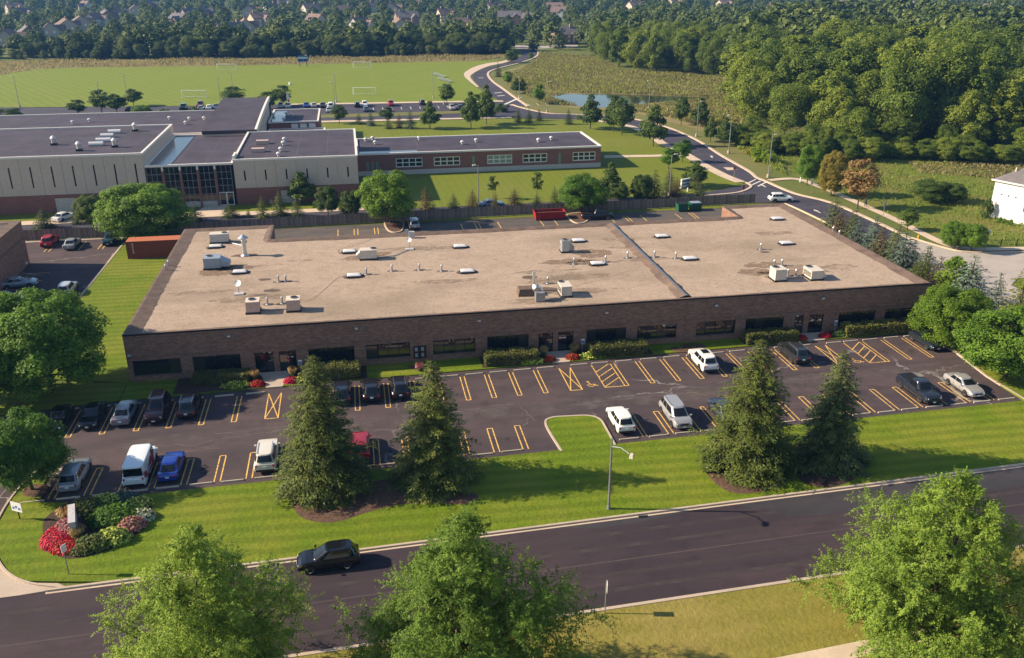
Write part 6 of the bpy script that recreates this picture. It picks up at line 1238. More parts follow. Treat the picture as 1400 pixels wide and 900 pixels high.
for kind, t, lab, mt_ in (
 ('street_a',(64.23, 238.36, 9.76, 6.16),'leafy tree before the pond, left one',None),('street_a',(69.07, 232.86, 10.17, 5.47),'leafy tree before the pond, middle one',None),('street_b',(69.82, 227.16, 9.78, 5.73),'leafy tree in front of the middle pond tree',None),('street_a',(73.13, 211.18, 10.64, 6.82),'broad leafy tree at the bend of the entrance road',None),('street_b',(90.75, 239.66, 8.00, 4.48),'thin tree right of the pond on the verge',None),('street_a',(95.11, 236.44, 8.32, 5.24),'leafy tree right of the lamp post by the pond',None),('street_a',(89.25, 214.24, 6.76, 3.69),'small dark tree on the road verge, left one',None),('street_a',(90.80, 209.00, 7.34, 4.34),'small dark tree on the road verge, right one',None),
 ('spruce_s',(59.98, 246.38, 4.44, 2.67),'lone small spruce before the pond',None),('spruce_s',(46.68, 252.53, 4.29, 2.49),'small spruce at the lawn edge, first of three',None),('spruce_s',(49.76, 251.99, 4.09, 2.50),'small spruce at the lawn edge, second of three',None),('spruce_s',(53.15, 253.96, 3.51, 2.31),'small spruce at the lawn edge, third of three',None),
 ('spruce_t',(2.05, 256.70, 3.44, 2.26),'dark small spruce before the school lot, leftmost',None),('spruce_s',(5.21, 253.67, 4.20, 2.64),'blue small spruce before the school lot, left one','needle_blue'),('street_b',(10.06, 257.78, 4.48, 4.14),'round leafy tree before the red car in the school lot',None),('spruce_t',(9.80, 248.05, 3.55, 2.40),'dark spruce under the round leafy tree',None),('spruce_t',(12.83, 248.70, 4.15, 2.41),'brownish spruce left of the blue one','needle_brown'),('spruce_s',(15.72, 247.00, 5.50, 2.99),'blue spruce before the school lot, right one','needle_blue'),('street_a',(21.04, 246.05, 7.83, 5.57),'broad leafy tree before the school lot',None),
 ('street_a',(32.24, 245.24, 10.38, 5.59),'leafy tree before the lot exit, left one',None),('street_a',(37.29, 250.42, 11.58, 5.71),'leafy tree before the lot exit, right one',None),('street_b',(36.45, 263.60, 6.72, 4.72),'dark tree behind the two at the lot exit',None),('shrub_a',(45.27, 271.91, 2.40, 4.45),'low round shrub at the island of the lot exit',None),('street_b',(-3.43, 258.93, 5.26, 4.53),'rounded tree left of the small spruces at the lot',None),('street_b',(30.45, 289.91, 6.60, 5.37),'leafy tree at the field edge by the bleachers',None),
 ('spruce_s',(58.71, 361.20, 5.89, 3.20),'dark conifer at the curve of the winding road','needle'),('street_b',(57.76, 333.53, 5.23, 4.05),'leafy shrub tree along the winding road','leaf_maple'),('street_a',(57.02, 311.43, 5.66, 3.80),'dark tree by the winding road lamp, left one',None),('street_a',(59.02, 311.07, 5.41, 3.29),'dark tree by the winding road lamp, right one',None),('street_b',(59.85, 286.29, 6.18, 4.22),'leafy tree at the left bank of the pond','leaf_maple'),('maple_b',(73.17, 412.69, 5.72, 6.29),'round tree in the bend of the winding road','leaf_mid'),('shrub_a',(85.56, 430.82, 2.66, 2.78),'small bush beside the far bend','leaf_maple'),
 ('street_b',(-80.29, 288.55, 4.49, 5.67),'thin small tree left in the school lot',None),('street_b',(-74.08, 290.28, 7.09, 5.71),'dark tree left in the school lot, first of pair',None),('street_b',(-69.52, 289.47, 5.81, 6.16),'dark tree left in the school lot, second of pair',None),('street_b',(-67.66, 304.19, 5.42, 5.55),'tree at the field edge right of the pair',None),('maple_b',(-89.84, 261.17, 6.18, 8.62),'round tree behind the west school roof at the left edge','leaf_mid'),('maple_b',(-55.87, 259.75, 6.48, 6.78),'round tree in the school court',None),('shrub_a',(-54.92, 285.44, 1.51, 3.51),'round bush at the school lot, left of the cars',None),('shrub_a',(-46.06, 282.45, 2.36, 3.06),'bush before the dark red SUV',None),
 ('street_b',(-36.54, 300.23, 5.89, 7.90),'lone spreading tree at the field edge',None),('street_b',(-24.95, 290.38, 5.32, 6.34),'spreading tree left of the flagpole',None),('street_b',(-21.06, 295.89, 6.54, 6.01),'spreading tree behind the flagpole',None),
 ('maple_b',(90.76, 165.86, 8.34, 5.63),'green street tree, leftmost of three by the footpath','leaf_maple'),('maple_a',(90.97, 156.43, 8.83, 6.21),'yellowing street tree, middle of three by the footpath','leaf_gold'),('street_b',(91.01, 146.79, 9.35, 6.16),'orange brown street tree, rightmost of three by the footpath','leaf_orange'),('street_b',(91.61, 131.87, 3.94, 3.21),'small dark tree between the footpath and the spruces',None),('shrub_a',(90.61, 189.39, 4.00, 3.66),'yellow green shrub left of the entrance lamp','leaf_lime'),('shrub_a',(92.19, 186.67, 3.14, 3.63),'yellow green shrub right of the entrance lamp','leaf_lime'),
 ('shrub_a',(92.31, 197.61, 1.90, 2.25),'small golden shrub at the verge','leaf_gold'),('maple_b',(107.28, 148.87, 4.22, 8.02),'big dark bush in the meadow, left half','leaf_mid'),('maple_a',(110.84, 148.23, 3.66, 6.37),'big dark bush in the meadow, right half','leaf_mid'),('maple_a',(92.91, 121.84, 4.33, 4.41),'bright green bush by the street corner, left one','leaf_maple'),('maple_b',(94.87, 119.51, 4.40, 4.59),'bright green bush by the street corner, right one','leaf_maple'),('shrub_a',(109.81, 136.71, 3.45, 2.20),'dark rounded shrub at the corner of the white house',None),('shrub_a',(110.43, 133.66, 0.92, 1.15),'first low round shrub at the white house base','leaf_maple'),('shrub_a',(110.67, 132.66, 0.92, 1.14),'second low round shrub at the white house base','leaf_maple'),('shrub_a',(110.91, 131.67, 1.04, 1.26),'third low round shrub at the white house base','leaf_maple')):
    tree(kind, *t, lab, group=gR, mat=mt_, name='spruce_tree' if 'spruce' in kind else ('shrub' if 'shrub' in kind else 'tree'), cat='tree' if 'shrub' not in kind else 'shrub')

# hedges, flowers, ornamental grass
hrn = np.random.default_rng(4)
def hedge(x0, x1, y0, y1, h, label, mat='hedge', dens=150, leaf=.16):
    o = thing('hedge', label, 'hedge', ((x0+x1)/2, (y0+y1)/2, .11), 0, 'hedges before the building'); L, W = x1-x0, y1-y0
    n = int(dens*(2*L*h + 2*W*h + L*W)); u = hrn.uniform(size=(n,3)); P = (u-.5)*np.array([L,W,0]); P[:,2] = u[:,2]*h; side = hrn.choice(5, n, p=np.array([L*h,L*h,W*h,W*h,L*W*1.2])/(2*L*h+2*W*h+L*W*1.2)); Nn = np.zeros((n,3)); bulge = .07*np.sin(P[:,0]*2.3)+.05*np.sin(P[:,0]*5.1+1)
    for s, (ax, v) in enumerate(((1,-1),(1,1),(0,-1),(0,1))): q = side==s; P[q,ax] = v*(W/2 if ax==1 else L/2); Nn[q,ax] = v
    q = side==4; P[q,2] = h; Nn[q,2] = 1; P[:,2] += bulge*(P[:,2]/h); P += hrn.normal(size=(n,3))*.07; edge = np.clip(1-(P[:,2]/h),0,1); Nn = unit(Nn + hrn.normal(size=(n,3))*.55 + np.array([0,0,.25])); A = leaf*hrn.uniform(.6,1.3,n)*.6
    link('foliage', cards_mesh('hedge_foliage', P, Nn, A, A*.7, mat, hrn), o); MB().box(-L/2+.08,L/2-.08,-W/2+.08,W/2-.08,-.05,h-.08).build('dark_core','mulch_dark',o)  # plain dark box added behind the leaf cards so the hedge isn't see-through
hy = lambda x: 91.0
for a, b_, y0, y1, h, lab in ((-18.6,-12.9,90.2,92.0,.9,'shaded low hedge left of the left entrance'),(-6.9,-1.0,89.3,91.4,1.25,'clipped hedge behind the left spruce top'),(13.0,19.0,89.6,91.6,1.2,'clipped hedge left of the middle entrance'),(25.3,31.9,89.7,91.7,1.2,'clipped hedge right of the middle entrance'),(44.4,50.8,90.2,91.9,1.2,'clipped hedge left of the right entrance'),(57.2,68.0,90.5,92.1,1.2,'long clipped hedge right of the right entrance')): hedge(a, b_, y0, y1, h, lab)
def plant(x, y, rx, ry, h, mat, label, n=420, leaf=.16, under='leaf_maple', name='flower_clump', cat='flowers', group=None, z=.11, mix=.55):
    """low mound: green leaves below, coloured heads on top"""
    o = thing(name, label, cat, (x, y, z), 0, group); d = unit(hrn.normal(size=(n,3))); d[:,2] = np.abs(d[:,2]); jit = hrn.uniform(.75,1.05,n)[:,None]; P = d*np.array([rx,ry,h])*jit; Nn = unit(d*.7 + hrn.normal(size=(n,3))*.4 + np.array([0,0,.5])); A = leaf*hrn.uniform(.6,1.3,n)*.6
    top = (hrn.uniform(size=n) < mix) | False; hi = np.flatnonzero(top); lo_ = np.flatnonzero(~top); P[lo_] *= .93
    link('leaves', cards_mesh('leaves', P[lo_], Nn[lo_], A[lo_], A[lo_]*.7, under, hrn), o)
    if len(hi): link('blossom', cards_mesh('blossom', P[hi], Nn[hi], A[hi], A[hi]*.95, mat, hrn), o)
    return o
def plume(x, y, h, label, r=.7, mat='plume'):
    o = thing('ornamental_grass', label, 'grass', (x, y, .11)); n = 420; a = hrn.uniform(0,6.28,n); t = hrn.uniform(0,1,n); rr = r*(.25+.75*t)*hrn.uniform(.2,1,n)**.5; P = np.stack([rr*np.cos(a), rr*np.sin(a), h*t*(1-.25*(rr/r)**2)],1); roll = unit(np.stack([np.cos(a)*.45,np.sin(a)*.45,np.ones(n)],1)+hrn.normal(size=(n,3))*.12); Nn = unit(np.stack([np.cos(a),np.sin(a),np.full(n,.4)],1)+hrn.normal(size=(n,3))*.3)
    q = t < .55; link('blades', cards_mesh('blades', P[q], Nn[q], np.full(q.sum(),.22), np.full(q.sum(),.04), 'prairie_green', hrn, roll[q]), o); q = ~q; link('plumes', cards_mesh('plumes', P[q], Nn[q], np.full(q.sum(),.20), np.full(q.sum(),.045), mat, hrn, roll[q]), o)
for x, y, lab in ((-11.8,89.3,'red flower mound left of the left entrance walk'),(-8.3,89.5,'red flower mound right of the left entrance walk'),(20.3,90.1,'red flower mound left of the middle entrance walk'),(23.1,90.2,'red flower mound right of the middle entrance walk'),(51.5,90.9,'red flower mound left of the right entrance walk'),(54.7,91.0,'red flower mound right of the right entrance walk')): plant(x, y, .85, .6, .55, 'flower_red', lab, 900, .13, mix=.85, group='red flower mounds at the entrances')
for x, y, rx, lab in ((-14.0,89.4,1.7,'leafy green plants left of the left entrance'),(-6.6,89.6,1.6,'white flowered plants right of the left entrance'),(18.2,90.0,1.7,'yellow green flowered plants left of the middle entrance'),(25.6,90.2,2.0,'yellow green flowered plants right of the middle entrance'),(57.3,91.2,1.4,'pale flowered plants right of the right entrance')): plant(x, y, rx, .7, .6, 'flower_lime', lab, 1300, .17, 'leaf_lime', mix=.25, name='flowering_plant')
for x, y, lab in ((-12.2,90.7,'tan ornamental grass left of the left entrance'),(-8.2,90.8,'tan ornamental grass right of the left entrance'),(20.0,91.4,'tan ornamental grass left of the middle entrance'),(23.6,91.5,'tan ornamental grass right of the middle entrance')): plume(x, y, 1.25, lab, .6)
bedz = .13
for p, rx, ry, h, mt_, un, mx, lf, n, lab in (((-25.06, 63.85),1.15,1.7,.5,'flower_red','leaf_maple',.72,.13,4200,'large red flower mass at the left of the round bed'),((-23.67, 62.26),1.5,.9,.5,'flower_red','leaf_maple',.7,.13,2600,'red flowers at the front tip of the round bed'),((-24.59, 64.96),1.0,1.5,.7,'flower_mauve','leaf_mid',.75,.15,1500,'mauve flowers between the red mass and the stone slab'),((-23.76, 67.42),1.6,1.2,1.1,'plume','leaf_mid',.15,.17,1760,'olive shrub behind the stone slab'),((-20.97, 65.65),2.3,1.7,1.2,'leaf_maple','leaf_maple',.3,.18,3080,'rounded green shrub in the middle of the round bed'),((-21.84, 62.22),1.6,1.0,.9,'leaf_mid','hedge',.3,.17,1980,'blue green shrub at the front of the round bed'),((-20.62, 62.77),1.4,1.1,.95,'flower_lime','leaf_maple',.5,.18,1540,'lime hydrangea at the front of the round bed'),((-22.46, 68.50),1.4,.6,.8,'flower_lime','leaf_maple',.45,.17,1100,'lime flowers at the back of the round bed'),((-19.58, 64.37),1.2,1.0,.8,'flower_pink','leaf_mid',.6,.16,1320,'pink flowers at the right of the round bed'),((-19.02, 65.51),1.1,.9,.75,'flower_white','leaf_mid',.5,.16,1100,'pale flowers at the right tip of the round bed'),((-19.65, 67.55),1.2,.8,.7,'flower_lime','leaf_gold',.3,.16,1100,'yellow green shrub at the back right of the round bed'),((-21.05, 68.69),1.5,.6,.6,'needle_blue','needle_blue',.3,.16,1100,'blue grey low plants at the back of the round bed'),((-22.63, 61.52),.9,.6,.6,'hedge','hedge',.3,.14,660,'small dark shrub at the front edge of the round bed')):
    plant(p[0], p[1], rx, ry, h, mt_, lab, n, lf, un, 'flowering_plant', 'plant', 'plants in the round flower bed', bedz, mx)
plume(*(-24.96, 66.36), 1.2, 'tan grass behind the stone slab', .8); plume(*(-23.39, 63.46), 1.2, 'golden grass in front of the stone slab', .7)
plume(*(5.62, 89.93), .9, 'small tan shrub below the electric meters', .6, 'flower_pink'); plant(*(6.53, 90.16), .9,.5,.6,'leaf_mid','small green shrub below the electric meters',300,.2,'hedge','shrub','shrub',None,.11,.3)
for i, p in enumerate(((36.29, 90.84), (37.80, 91.01))): plant(*p, .5,.4,.35,'leaf_mid',('left','right')[i]+' tiny shrub in the mulch bed beneath the windows',120,.16,'hedge','shrub','shrub',None,.12,.3)
# tree islands in the rear lot
for pts in ([(4.66, 152.50), (4.80, 147.34), (5.94, 145.56), (7.25, 146.90), (7.56, 151.99)], [(37.19, 151.67), (36.92, 147.24), (37.84, 145.63), (39.70, 147.23), (40.94, 152.02)]): l_ = smooth_line(pts, 4, True); struct(MB().prism(l_, 0, .12).build('tree_island','mulch')); struct(kerb(MB(), l_, .22, .15, closed=True).build('island_kerb','pavement'))
# ------------------------------------------------------------------ woods, tall grass, far suburb
def inpoly(x, y, poly):
    c = False; n = len(poly); j = n-1
    for i in range(n):
        xi, yi = poly[i]; xj, yj = poly[j]
        if (yi > y) != (yj > y) and x < (xj-xi)*(y-yi)/(yj-yi)+xi: c = not c
        j = i
    return c
def in_view(x, y, m=4): return y > 0 and abs(math.degrees(math.atan2(x, y)) - 10.1) < 31.5 + m
def poisson(poly, d, rng, tries=9000, view=True):
    xs = [p[0] for p in poly]; ys_ = [p[1] for p in poly]; out = []; cell = {}; 
    for _ in range(tries):
        x, y = rng.uniform(min(xs), max(xs)), rng.uniform(min(ys_), max(ys_))
        if not inpoly(x, y, poly) or (view and not in_view(x, y)): continue
        k = (int(x//d), int(y//d))
        if any(math.dist((x, y), q) < d for a in (-1,0,1) for b in (-1,0,1) for q in cell.get((k[0]+a, k[1]+b), ())): continue
        cell.setdefault(k, []).append((x, y)); out.append((x, y))
    return out
frn = random.Random(77)
WOODE = [(97.02, 210.85), (98.69, 200.98), (104.47, 193.69), (113.32, 189.52), (127.92, 186.08), (139.68, 181.47), (151.50, 178.54)]
WOOD_R = WOODE + [(330,190),(420,420),(330,520),(343.33, 561.00),(272.86, 523.76),(201.08, 428.67),(154.88, 344.07)]
WOOD_M = [(116.22, 428.93), (114.79, 377.91), (124.87, 359.67), (138.81, 346.93), (149.81, 335.23), (196.33, 418.29), (256.87, 550.50), (261.89, 634.48), (205.20, 644.58), (136.68, 505.42)]
pr = sorted(poisson(WOOD_R, 10.2, frn, 12000), key=lambda p: p[1]); pm_ = sorted(poisson(WOOD_M, 9.5, frn, 9000), key=lambda p: p[1])
def edge_dist(p, line): return min(math.dist(p, q) for q in line)
edge_pts = smooth_line(WOODE, 10)
scatter = []      # (x, y, h, w, kind) that go to the far mass
def wood_tree(p, h, w, label, group):
    k = 'wood_%d' % frn.choice((0,1,2,3,4,0,1)); tree(k, p[0], p[1], h, w, label, name='woodland_tree', group=group)
cnt = 0
for p in pr:
    d = edge_dist(p, edge_pts); h = (frn.uniform(6,11) if d < 8 else frn.uniform(12,17) if d < 18 else frn.choice((frn.uniform(15,19),frn.uniform(19,24)))); w_ = h*frn.uniform(.68,.95) if h > 11 else h*frn.uniform(.8,1.1)
    if cnt < 125: wood_tree(p, h, w_, 'broad green tree massed in the dense wood at the right', 'trees of the right wood'); cnt += 1
    else: scatter.append((*p, h, w_*1.1, frn.randrange(3)))
# low growth along the edge of the wood
for k, p in enumerate(edge_pts[::2]):
    tree('maple_b' if k % 2 else 'maple_a', p[0]+frn.uniform(-3,3), p[1]+frn.uniform(-3,2), frn.uniform(3.5,6), frn.uniform(5.5,8), 'leafy bush at the near edge of the right wood', 'bush', 'woodland_bush', 'bushes along the right wood', 'leaf_wood')
cnt = 0
for p in pm_:
    d = p[1] - 330; h = frn.uniform(12,17)
    if cnt < 55: wood_tree(p, h, h*frn.uniform(.65,.85), 'leafy tree in the wood beyond the pond', 'trees of the wood beyond the pond'); cnt += 1
    else: scatter.append((*p, h, h*.85, frn.randrange(3)))
# line of trees behind the playing field
TL = smooth_line([(-330,452), (-159.37, 465.75), (-109.84, 460.37), (-59.77, 456.71), (-8.56, 454.79), (44.26, 452.81), (76.56, 454.72)], 14)
cnt = 0
for i, p in enumerate(TL[2:]):
    for rep in range(3):
        x, y = p[0] + frn.uniform(-5,5), p[1] + 2 + rep*7 + frn.uniform(-2,3); h = (frn.uniform(4,7.5) if rep == 0 else frn.uniform(7,11) if rep == 1 else frn.uniform(9,15)) * (.72 if x < -105 else 1)
        if not in_view(x, y, 2): continue
        if rep == 2: scatter.append((x, y, h, h*frn.uniform(.8,1.1), frn.randrange(3)))
        elif rep == 1: tree('wood_%d' % frn.choice((0,1,2,3,4)), x, y, h, h*frn.uniform(.8,1.15), 'leafy tree in the line behind the playing field', name='woodland_tree', group='trees behind the playing field', mat='leaf_far')
        else: tree('wood_%d' % frn.choice((0,1,4)), x, y, h, h*frn.uniform(.9,1.3), 'bushy low growth along the tall grass behind the playing field', 'bush', 'thicket_bush', 'bushes behind the playing field', 'leaf_far')
# houses of the suburb
def make_house(v):
    rng = random.Random(v); Wd, D, Hh = rng.choice((12,14,16)), rng.choice((9,10,11)), rng.choice((5.2,5.8,6.2)); pit = rng.uniform(3.2,4.8); ov = .5
    wl = MB(); wl.box(-Wd/2,Wd/2,-D/2,D/2,-.1,Hh); wl.face([(-Wd/2,-D/2,Hh),(-Wd/2,D/2,Hh),(-Wd/2,0,Hh+pit)][::-1]); wl.face([(Wd/2,-D/2,Hh),(Wd/2,D/2,Hh),(Wd/2,0,Hh+pit)])
    wl.box(Wd*.1,Wd*.42,-D/2-3.2,-D/2,-.1,Hh-.3); a, b, gy = Wd*.1, Wd*.42, -D/2-3.2; gm = (a+b)/2; gp = pit*.62; wl.face([(a,gy,Hh-.3),(b,gy,Hh-.3),(gm,gy,Hh-.3+gp)])
    rf = MB(); s = ov*pit/(D/2)
    for sg in (-1, 1):
        q = [(-Wd/2-ov,sg*(D/2+ov),Hh-s),(Wd/2+ov,sg*(D/2+ov),Hh-s),(Wd/2+ov,0,Hh+pit),(-Wd/2-ov,0,Hh+pit)]; rf.face(q if sg < 0 else q[::-1]); rf.face([(x,y,z+.25) for x,y,z in (q if sg < 0 else q[::-1])])
        rf.face([(-Wd/2-ov,sg*(D/2+ov),Hh-s),(-Wd/2-ov,0,Hh+pit),(-Wd/2-ov,0,Hh+pit+.25),(-Wd/2-ov,sg*(D/2+ov),Hh-s+.25)]); rf.face([(Wd/2+ov,sg*(D/2+ov),Hh-s),(Wd/2+ov,0,Hh+pit),(Wd/2+ov,0,Hh+pit+.25),(Wd/2+ov,sg*(D/2+ov),Hh-s+.25)])
    for sg in (-1, 1):
        e = a-.4 if sg < 0 else b+.4; z0 = Hh-.3-.3; q = [(e,gy-.4,z0),(e,0,z0),(gm,0,Hh-.3+gp),(gm,gy-.4,Hh-.3+gp)]; rf.face([(x,y,z+.2) for x,y,z in q]); rf.face(q)
    ch = MB().box(-Wd*.32,-Wd*.32+1.3,-.2,.9,Hh,Hh+pit+1.6); wi = MB().box(-.6,.6,-.03,.03,0,1.4)
    return wl, rf, ch, wi, Wd, D, Hh
wm = ['siding_cream','brick_house','siding_grey','stucco','siding_cream','brick_house']; rm_ = ['shingle_a','shingle_b','shingle_c','shingle_a']
HM = []
for v in range(6):
    wl, rf, ch, wi, Wd, D, Hh = make_house(v); HM.append((wl.mesh('wall',[wm[v]]), rf.mesh('roof',[rm_[v%4]]), ch.mesh('chimney',['brick_house']), wi.mesh('window',['white_trim']), Wd, D, Hh))
HP = [((-179.34, 542.91),0),((-173.24, 557.06),0),((-172.70, 596.20),0),((-172.00, 627.77),0),((-172.17, 663.14),1),((-175.50, 711.92),1),((-178.12, 758.37),1),((-179.79, 800.07),2),((-176.87, 858.27),2),((-179.53, 926.97),2),((-280.09, 876.66),1),((-236.66, 937.15),1),((-250.39, 801.87),2),((-115.87, 701.30),2),((-113.46, 746.86),1),((-112.11, 788.01),2),((-65.84, 565.39),3),((-62.25, 614.98),3),((-59.65, 682.76),3),((-75.96, 804.05),4),((-64.30, 864.25),4),((-57.86, 951.80),4),((-28.65, 844.68),4),((-19.63, 659.20),3),((0.86, 802.10),2),((9.52, 623.39),3),((21.71, 876.61),4),((34.64, 611.69),3),((43.49, 672.91),3),((41.42, 832.20),2),((76.64, 722.93),4),((75.80, 604.36),3),((70.66, 524.28),4),((126.69, 952.67),2),((131.21, 829.42),2),((116.94, 668.57),4),((130.88, 657.35),1),((187.35, 833.05),1),((172.06, 748.48),4),((120.85, 509.95),4),((267.44, 847.35),4),((263.44, 928.31),1),((354.65, 739.08),4),((266.21, 543.10),3),((453.62, 814.19),1),((428.54, 737.99),4),((391.49, 666.84),2),((479.02, 781.09),1),((469.42, 755.96),1),((501.07, 763.54),1),((530.94, 707.68),1),((74.67, 979.71),1),((317.96, 884.86),1),((355.23, 846.71),2)]
HW = ['leftmost gabled house above the far tree line','second gabled house from the left above the tree line','third gabled house of the left row','fourth gabled house of the left row','fifth house of the receding left row','sixth house of the receding left row','seventh house of the receding left row','eighth house of the receding left row','ninth house of the receding left row','farthest house of the receding left row']
hx = []
RK = {i: k for k, i in enumerate(sorted(range(10, len(HP)), key=lambda i: math.atan2(*HP[i][0])))}; ORD += ['forty ' + o for o in ORD[:9]]
for i, (p, st_) in enumerate(HP):
    wl, rf, ch, wi, Wd, D, Hh = HM[(i*5+st_) % 6]; side = 'left' if p[0] < -60 else ('middle' if p[0] < 90 else 'right'); rz = R(90) + frn.uniform(-.5,.5) if i < 10 else frn.choice((0,R(90),R(200),R(35),R(-40))) + frn.uniform(-.3,.3)
    lab = HW[i] if i < 10 else 'suburban house among the far trees, %s from the left beyond the receding row' % ORD[RK[i]]
    o = thing('suburban_house', lab, 'house', (*p, 0), rz, 'houses of the far suburb' if i < 10 else 'houses of the far suburb, ' + side); link('wall', wl, o); r0_ = link('roof', rf, o); link('chimney', ch, r0_)
    for k in (-.35,-.1): 
        for z in (1.0,3.6): link('window', wi, o, (Wd*k, -D/2-.02, z)); link('window', wi, o, (Wd*k+1, D/2+.02, z))
    for y in (-2,2): link('window', wi, o, (-Wd/2-.02, y, 3.4), R(90)); link('window', wi, o, (Wd/2+.02, y, 3.4), R(90))
    if not (95 < p[0] < 150 and p[1] < 620): hx.append(p)
# suburb trees: one far mass
sub = [(-760,470),(-300,462),(-61.56, 471.66),(79.20, 470.34),(124.37, 462.30),(290,540),(420,560),(640,420),(1300,560),(1500,1750),(-900,1750)]
pts = poisson(sub, 12.0, frn, 16000)
for p in pts:
    h = frn.uniform(6.5,13)
    blocked = False
    for q in hx:
        dx, dy = p[0]-q[0], p[1]-q[1]
        if abs(dx - dy*q[0]/q[1]) < 12 and -20 - (q[1]-450)*.055 < dy < 9: blocked = dy > -12 or frn.random() < .8; h *= .65; break
    if math.dist(p, HP[39][0]) < 11: blocked = True
    if not blocked: scatter.append((*p, h, h*frn.uniform(.8,1.1), frn.randrange(3)))
def gn_scatter(name, items, srcs, label, cat):
    me = bpy.data.meshes.new(name); me.from_pydata([(a[0], a[1], 0) for a in items], [], [])
    for an, ty, vals in (('sc','FLOAT_VECTOR',[c for a in items for c in (a[3],a[3],a[2])]), ('rz','FLOAT',[frn.uniform(0,6.28) for _ in items]), ('kd','INT',[a[4] for a in items])):
        at = me.attributes.new(an, ty, 'POINT'); at.data.foreach_set('vector' if ty == 'FLOAT_VECTOR' else 'value', vals)
    o = link(name, me); stuff(o, label, cat)
    ng = bpy.data.node_groups.new(name+'_nodes','GeometryNodeTree'); ng.interface.new_socket('Geometry', in_out='INPUT', socket_type='NodeSocketGeometry'); ng.interface.new_socket('Geometry', in_out='OUTPUT', socket_type='NodeSocketGeometry')
    gi, go = ng.nodes.new('NodeGroupInput'), ng.nodes.new('NodeGroupOutput'); jn = ng.nodes.new('GeometryNodeJoinGeometry')
    def attr(an, ty): n = ng.nodes.new('GeometryNodeInputNamedAttribute'); n.data_type = ty; n.inputs[0].default_value = an; return n.outputs[0]
    sc, rz, kd = attr('sc','FLOAT_VECTOR'), attr('rz','FLOAT'), attr('kd','INT'); cx = ng.nodes.new('ShaderNodeCombineXYZ'); ng.links.new(rz, cx.inputs[2])
    for i, so in enumerate(srcs):
        oi = ng.nodes.new('GeometryNodeObjectInfo'); oi.transform_space = 'ORIGINAL'; oi.inputs[0].default_value = so; oi.inputs['As Instance'].default_value = True
        cp = ng.nodes.new('FunctionNodeCompare'); cp.data_type = 'INT'; cp.operation = 'EQUAL'; ng.links.new(kd, cp.inputs[2]); cp.inputs[3].default_value = i
        ip = ng.nodes.new('GeometryNodeInstanceOnPoints'); ng.links.new(gi.outputs[0], ip.inputs['Points']); ng.links.new(cp.outputs[0], ip.inputs['Selection']); ng.links.new(oi.outputs['Geometry'], ip.inputs['Instance']); ng.links.new(sc, ip.inputs['Scale']); ng.links.new(cx.outputs[0], ip.inputs['Rotation']); ng.links.new(ip.outputs[0], jn.inputs[0])
    ng.links.new(jn.outputs[0], go.inputs[0]); md = o.modifiers.new('scatter','NODES'); md.node_group = ng; return o
# three far trees of their own lend their crowns to the mass
srcs = []
for i, (x, y) in enumerate(((113.85, 529.99), (129.44, 497.00), (33.00, 495.77))):
    k = K['far_%d' % i]; t = tree('far_%d' % i, x, y, 13, 12.5, ('round tree at the end of the winding road','tree beside the half timbered house','tall tree behind the middle of the field')[i], name='suburban_tree'); srcs.append([c for c in t.children if c.name.startswith('crown')][0])
items = [(x, y, h/13*1.0, w_/12.5, k) for x, y, h, w_, k in scatter]
gn_scatter('suburban_woods', items, srcs, 'mass of trees over the far suburb and the deep wood', 'trees')
print('scatter', len(items), 'right wood', len(pr), 'mid wood', len(pm_), 'treeline', cnt)
# tall grass
def tall_grass(name, poly, n, h, mat, label, w_=.35, avoid=None, flop=.25):
    rng = np.random.default_rng(abs(hash(name)) % 1000 if False else len(name)*7+n % 97); xs = [p[0] for p in poly]; ys_ = [p[1] for p in poly]; X = rng.uniform(min(xs), max(xs), n*3); Y = rng.uniform(min(ys_), max(ys_), n*3)
    ok = np.zeros(len(X), bool); j = len(poly)-1; c = np.zeros(len(X), bool)
    for i in range(len(poly)):
        (xi, yi), (xj, yj) = poly[i], poly[j]; cr = ((yi > Y) != (yj > Y)) & (X < (xj-xi)*(Y-yi)/(yj-yi+1e-12)+xi); c ^= cr; j = i
    if avoid is not None:
        a = np.zeros(len(X), bool); j = len(avoid)-1
        for i in range(len(avoid)):
            (xi, yi), (xj, yj) = avoid[i], avoid[j]; a ^= ((yi > Y) != (yj > Y)) & (X < (xj-xi)*(Y-yi)/(yj-yi+1e-12)+xi); j = i
        c &= ~a
    X, Y = X[c][:n], Y[c][:n]; m = len(X); hh = h*rng.uniform(.5,1.2,m)*(.75+.35*np.sin(X*.11)*np.cos(Y*.09)+.15*np.sin(X*.5+Y*.3)); a = rng.uniform(0,6.28,m); Nn = unit(np.stack([np.cos(a),np.sin(a),np.full(m,.25)],1)); roll = unit(np.stack([rng.normal(size=m)*flop, rng.normal(size=m)*flop, np.ones(m)],1))
    o = link(name, cards_mesh(name, np.stack([X,Y,hh*.42],1), Nn, hh*.5, np.full(m,w_)*rng.uniform(.5,1.3,m), mat, rng, roll)); stuff(o, label, 'grass'); return o
PG = [(94.91, 455.38), (102.79, 452.00), (118.09, 435.91), (113.99, 375.22), (150.77, 337.45), (97.56, 206.83), (97.00, 219.08), (94.34, 237.79), (91.40, 253.81), (85.20, 266.27), (77.03, 275.28), (62.07, 284.28), (59.62, 303.54), (59.73, 335.35), (61.13, 363.28), (73.51, 391.05), (85.92, 417.00)]
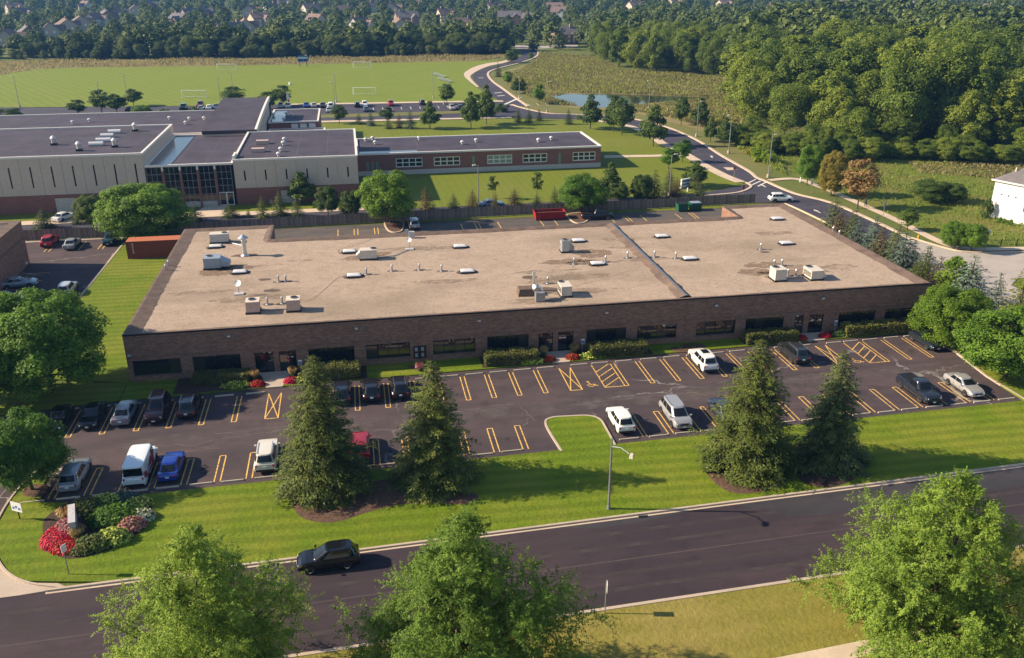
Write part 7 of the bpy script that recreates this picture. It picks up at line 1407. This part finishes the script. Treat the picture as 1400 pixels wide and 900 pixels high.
POND = [(66.86, 304.08), (74.28, 308.35), (88.04, 305.90), (99.69, 301.01), (113.28, 294.89), (120.80, 289.41), (117.29, 285.82), (104.31, 284.36), (89.98, 278.50), (78.88, 273.41), (70.81, 278.73), (67.11, 291.67)]
tall_grass('prairie_grass', PG, 40000, 1.2, 'grass_tall', 'tall tan grass around the pond', .18, POND)
tall_grass('prairie_reeds', PG, 9000, 1.3, 'prairie_green', 'green reeds mixed into the tall grass by the pond', .35, POND)
tall_grass('field_edge_grass', [(-138.53, 401.40), (-130.36, 422.72), (-118.89, 427.09), (-71.33, 424.01), (-17.84, 422.83), (27.93, 423.69), (60.08, 424.29), (73.83, 434.33), (77.28, 454.59), (-25.75, 454.22), (-157.63, 460.38), (-300,440), (-240,350)], 26000, 1.3, 'grass_tall', 'tall tan grass strip behind the playing field', .22)
tall_grass('meadow_grass', [(98.45, 206.67), (107.86, 193.08), (151.50, 178.54), (280,185), (240,115), (104.42, 119.79), (98.30, 122.09), (95.04, 126.85), (94.81, 139.38), (94.80, 150.52), (94.34, 166.54), (92.73, 177.34)], 30000, .75, 'prairie_green', 'rough green grass of the meadow at the right', .13)
tall_grass('meadow_red_grass', [(123.88, 182.64), (149.81, 176.41), (240,170), (137.72, 162.20), (119.94, 171.03)], 4500, 1.1, 'flower_mauve' if False else 'grass_tall', 'reddish brown grass band in the meadow', .25)
tall_grass('verge_grass', [(96.17, 217.12), (97.56, 206.83), (98.07, 195.70), (90.64, 174.80), (91.09, 188.49), (92.10, 203.08)], 2500, 1.0, 'prairie_green', 'rough grass beside the entrance road lamps', .2)
# ------------------------------------------------------------------ air
hz = MB().box(-1520, 2120, -170, 2220, -1.1, 47.5).mesh('haze', [])
hzm = bpy.data.materials.new('haze_air'); hzm.use_nodes = True; ht = hzm.node_tree; ht.nodes.clear(); ho = ht.nodes.new('ShaderNodeOutputMaterial'); pv = ht.nodes.new('ShaderNodeVolumePrincipled')
pv.inputs['Density'].default_value = .00013; pv.inputs['Color'].default_value = (.16,.42,1.0,1); pv.inputs['Anisotropy'].default_value = .2; ht.links.new(pv.outputs[0], ho.inputs['Volume'])
hz.materials.append(hzm); hzo = link('haze', hz); hzo['kind'] = 'stuff'
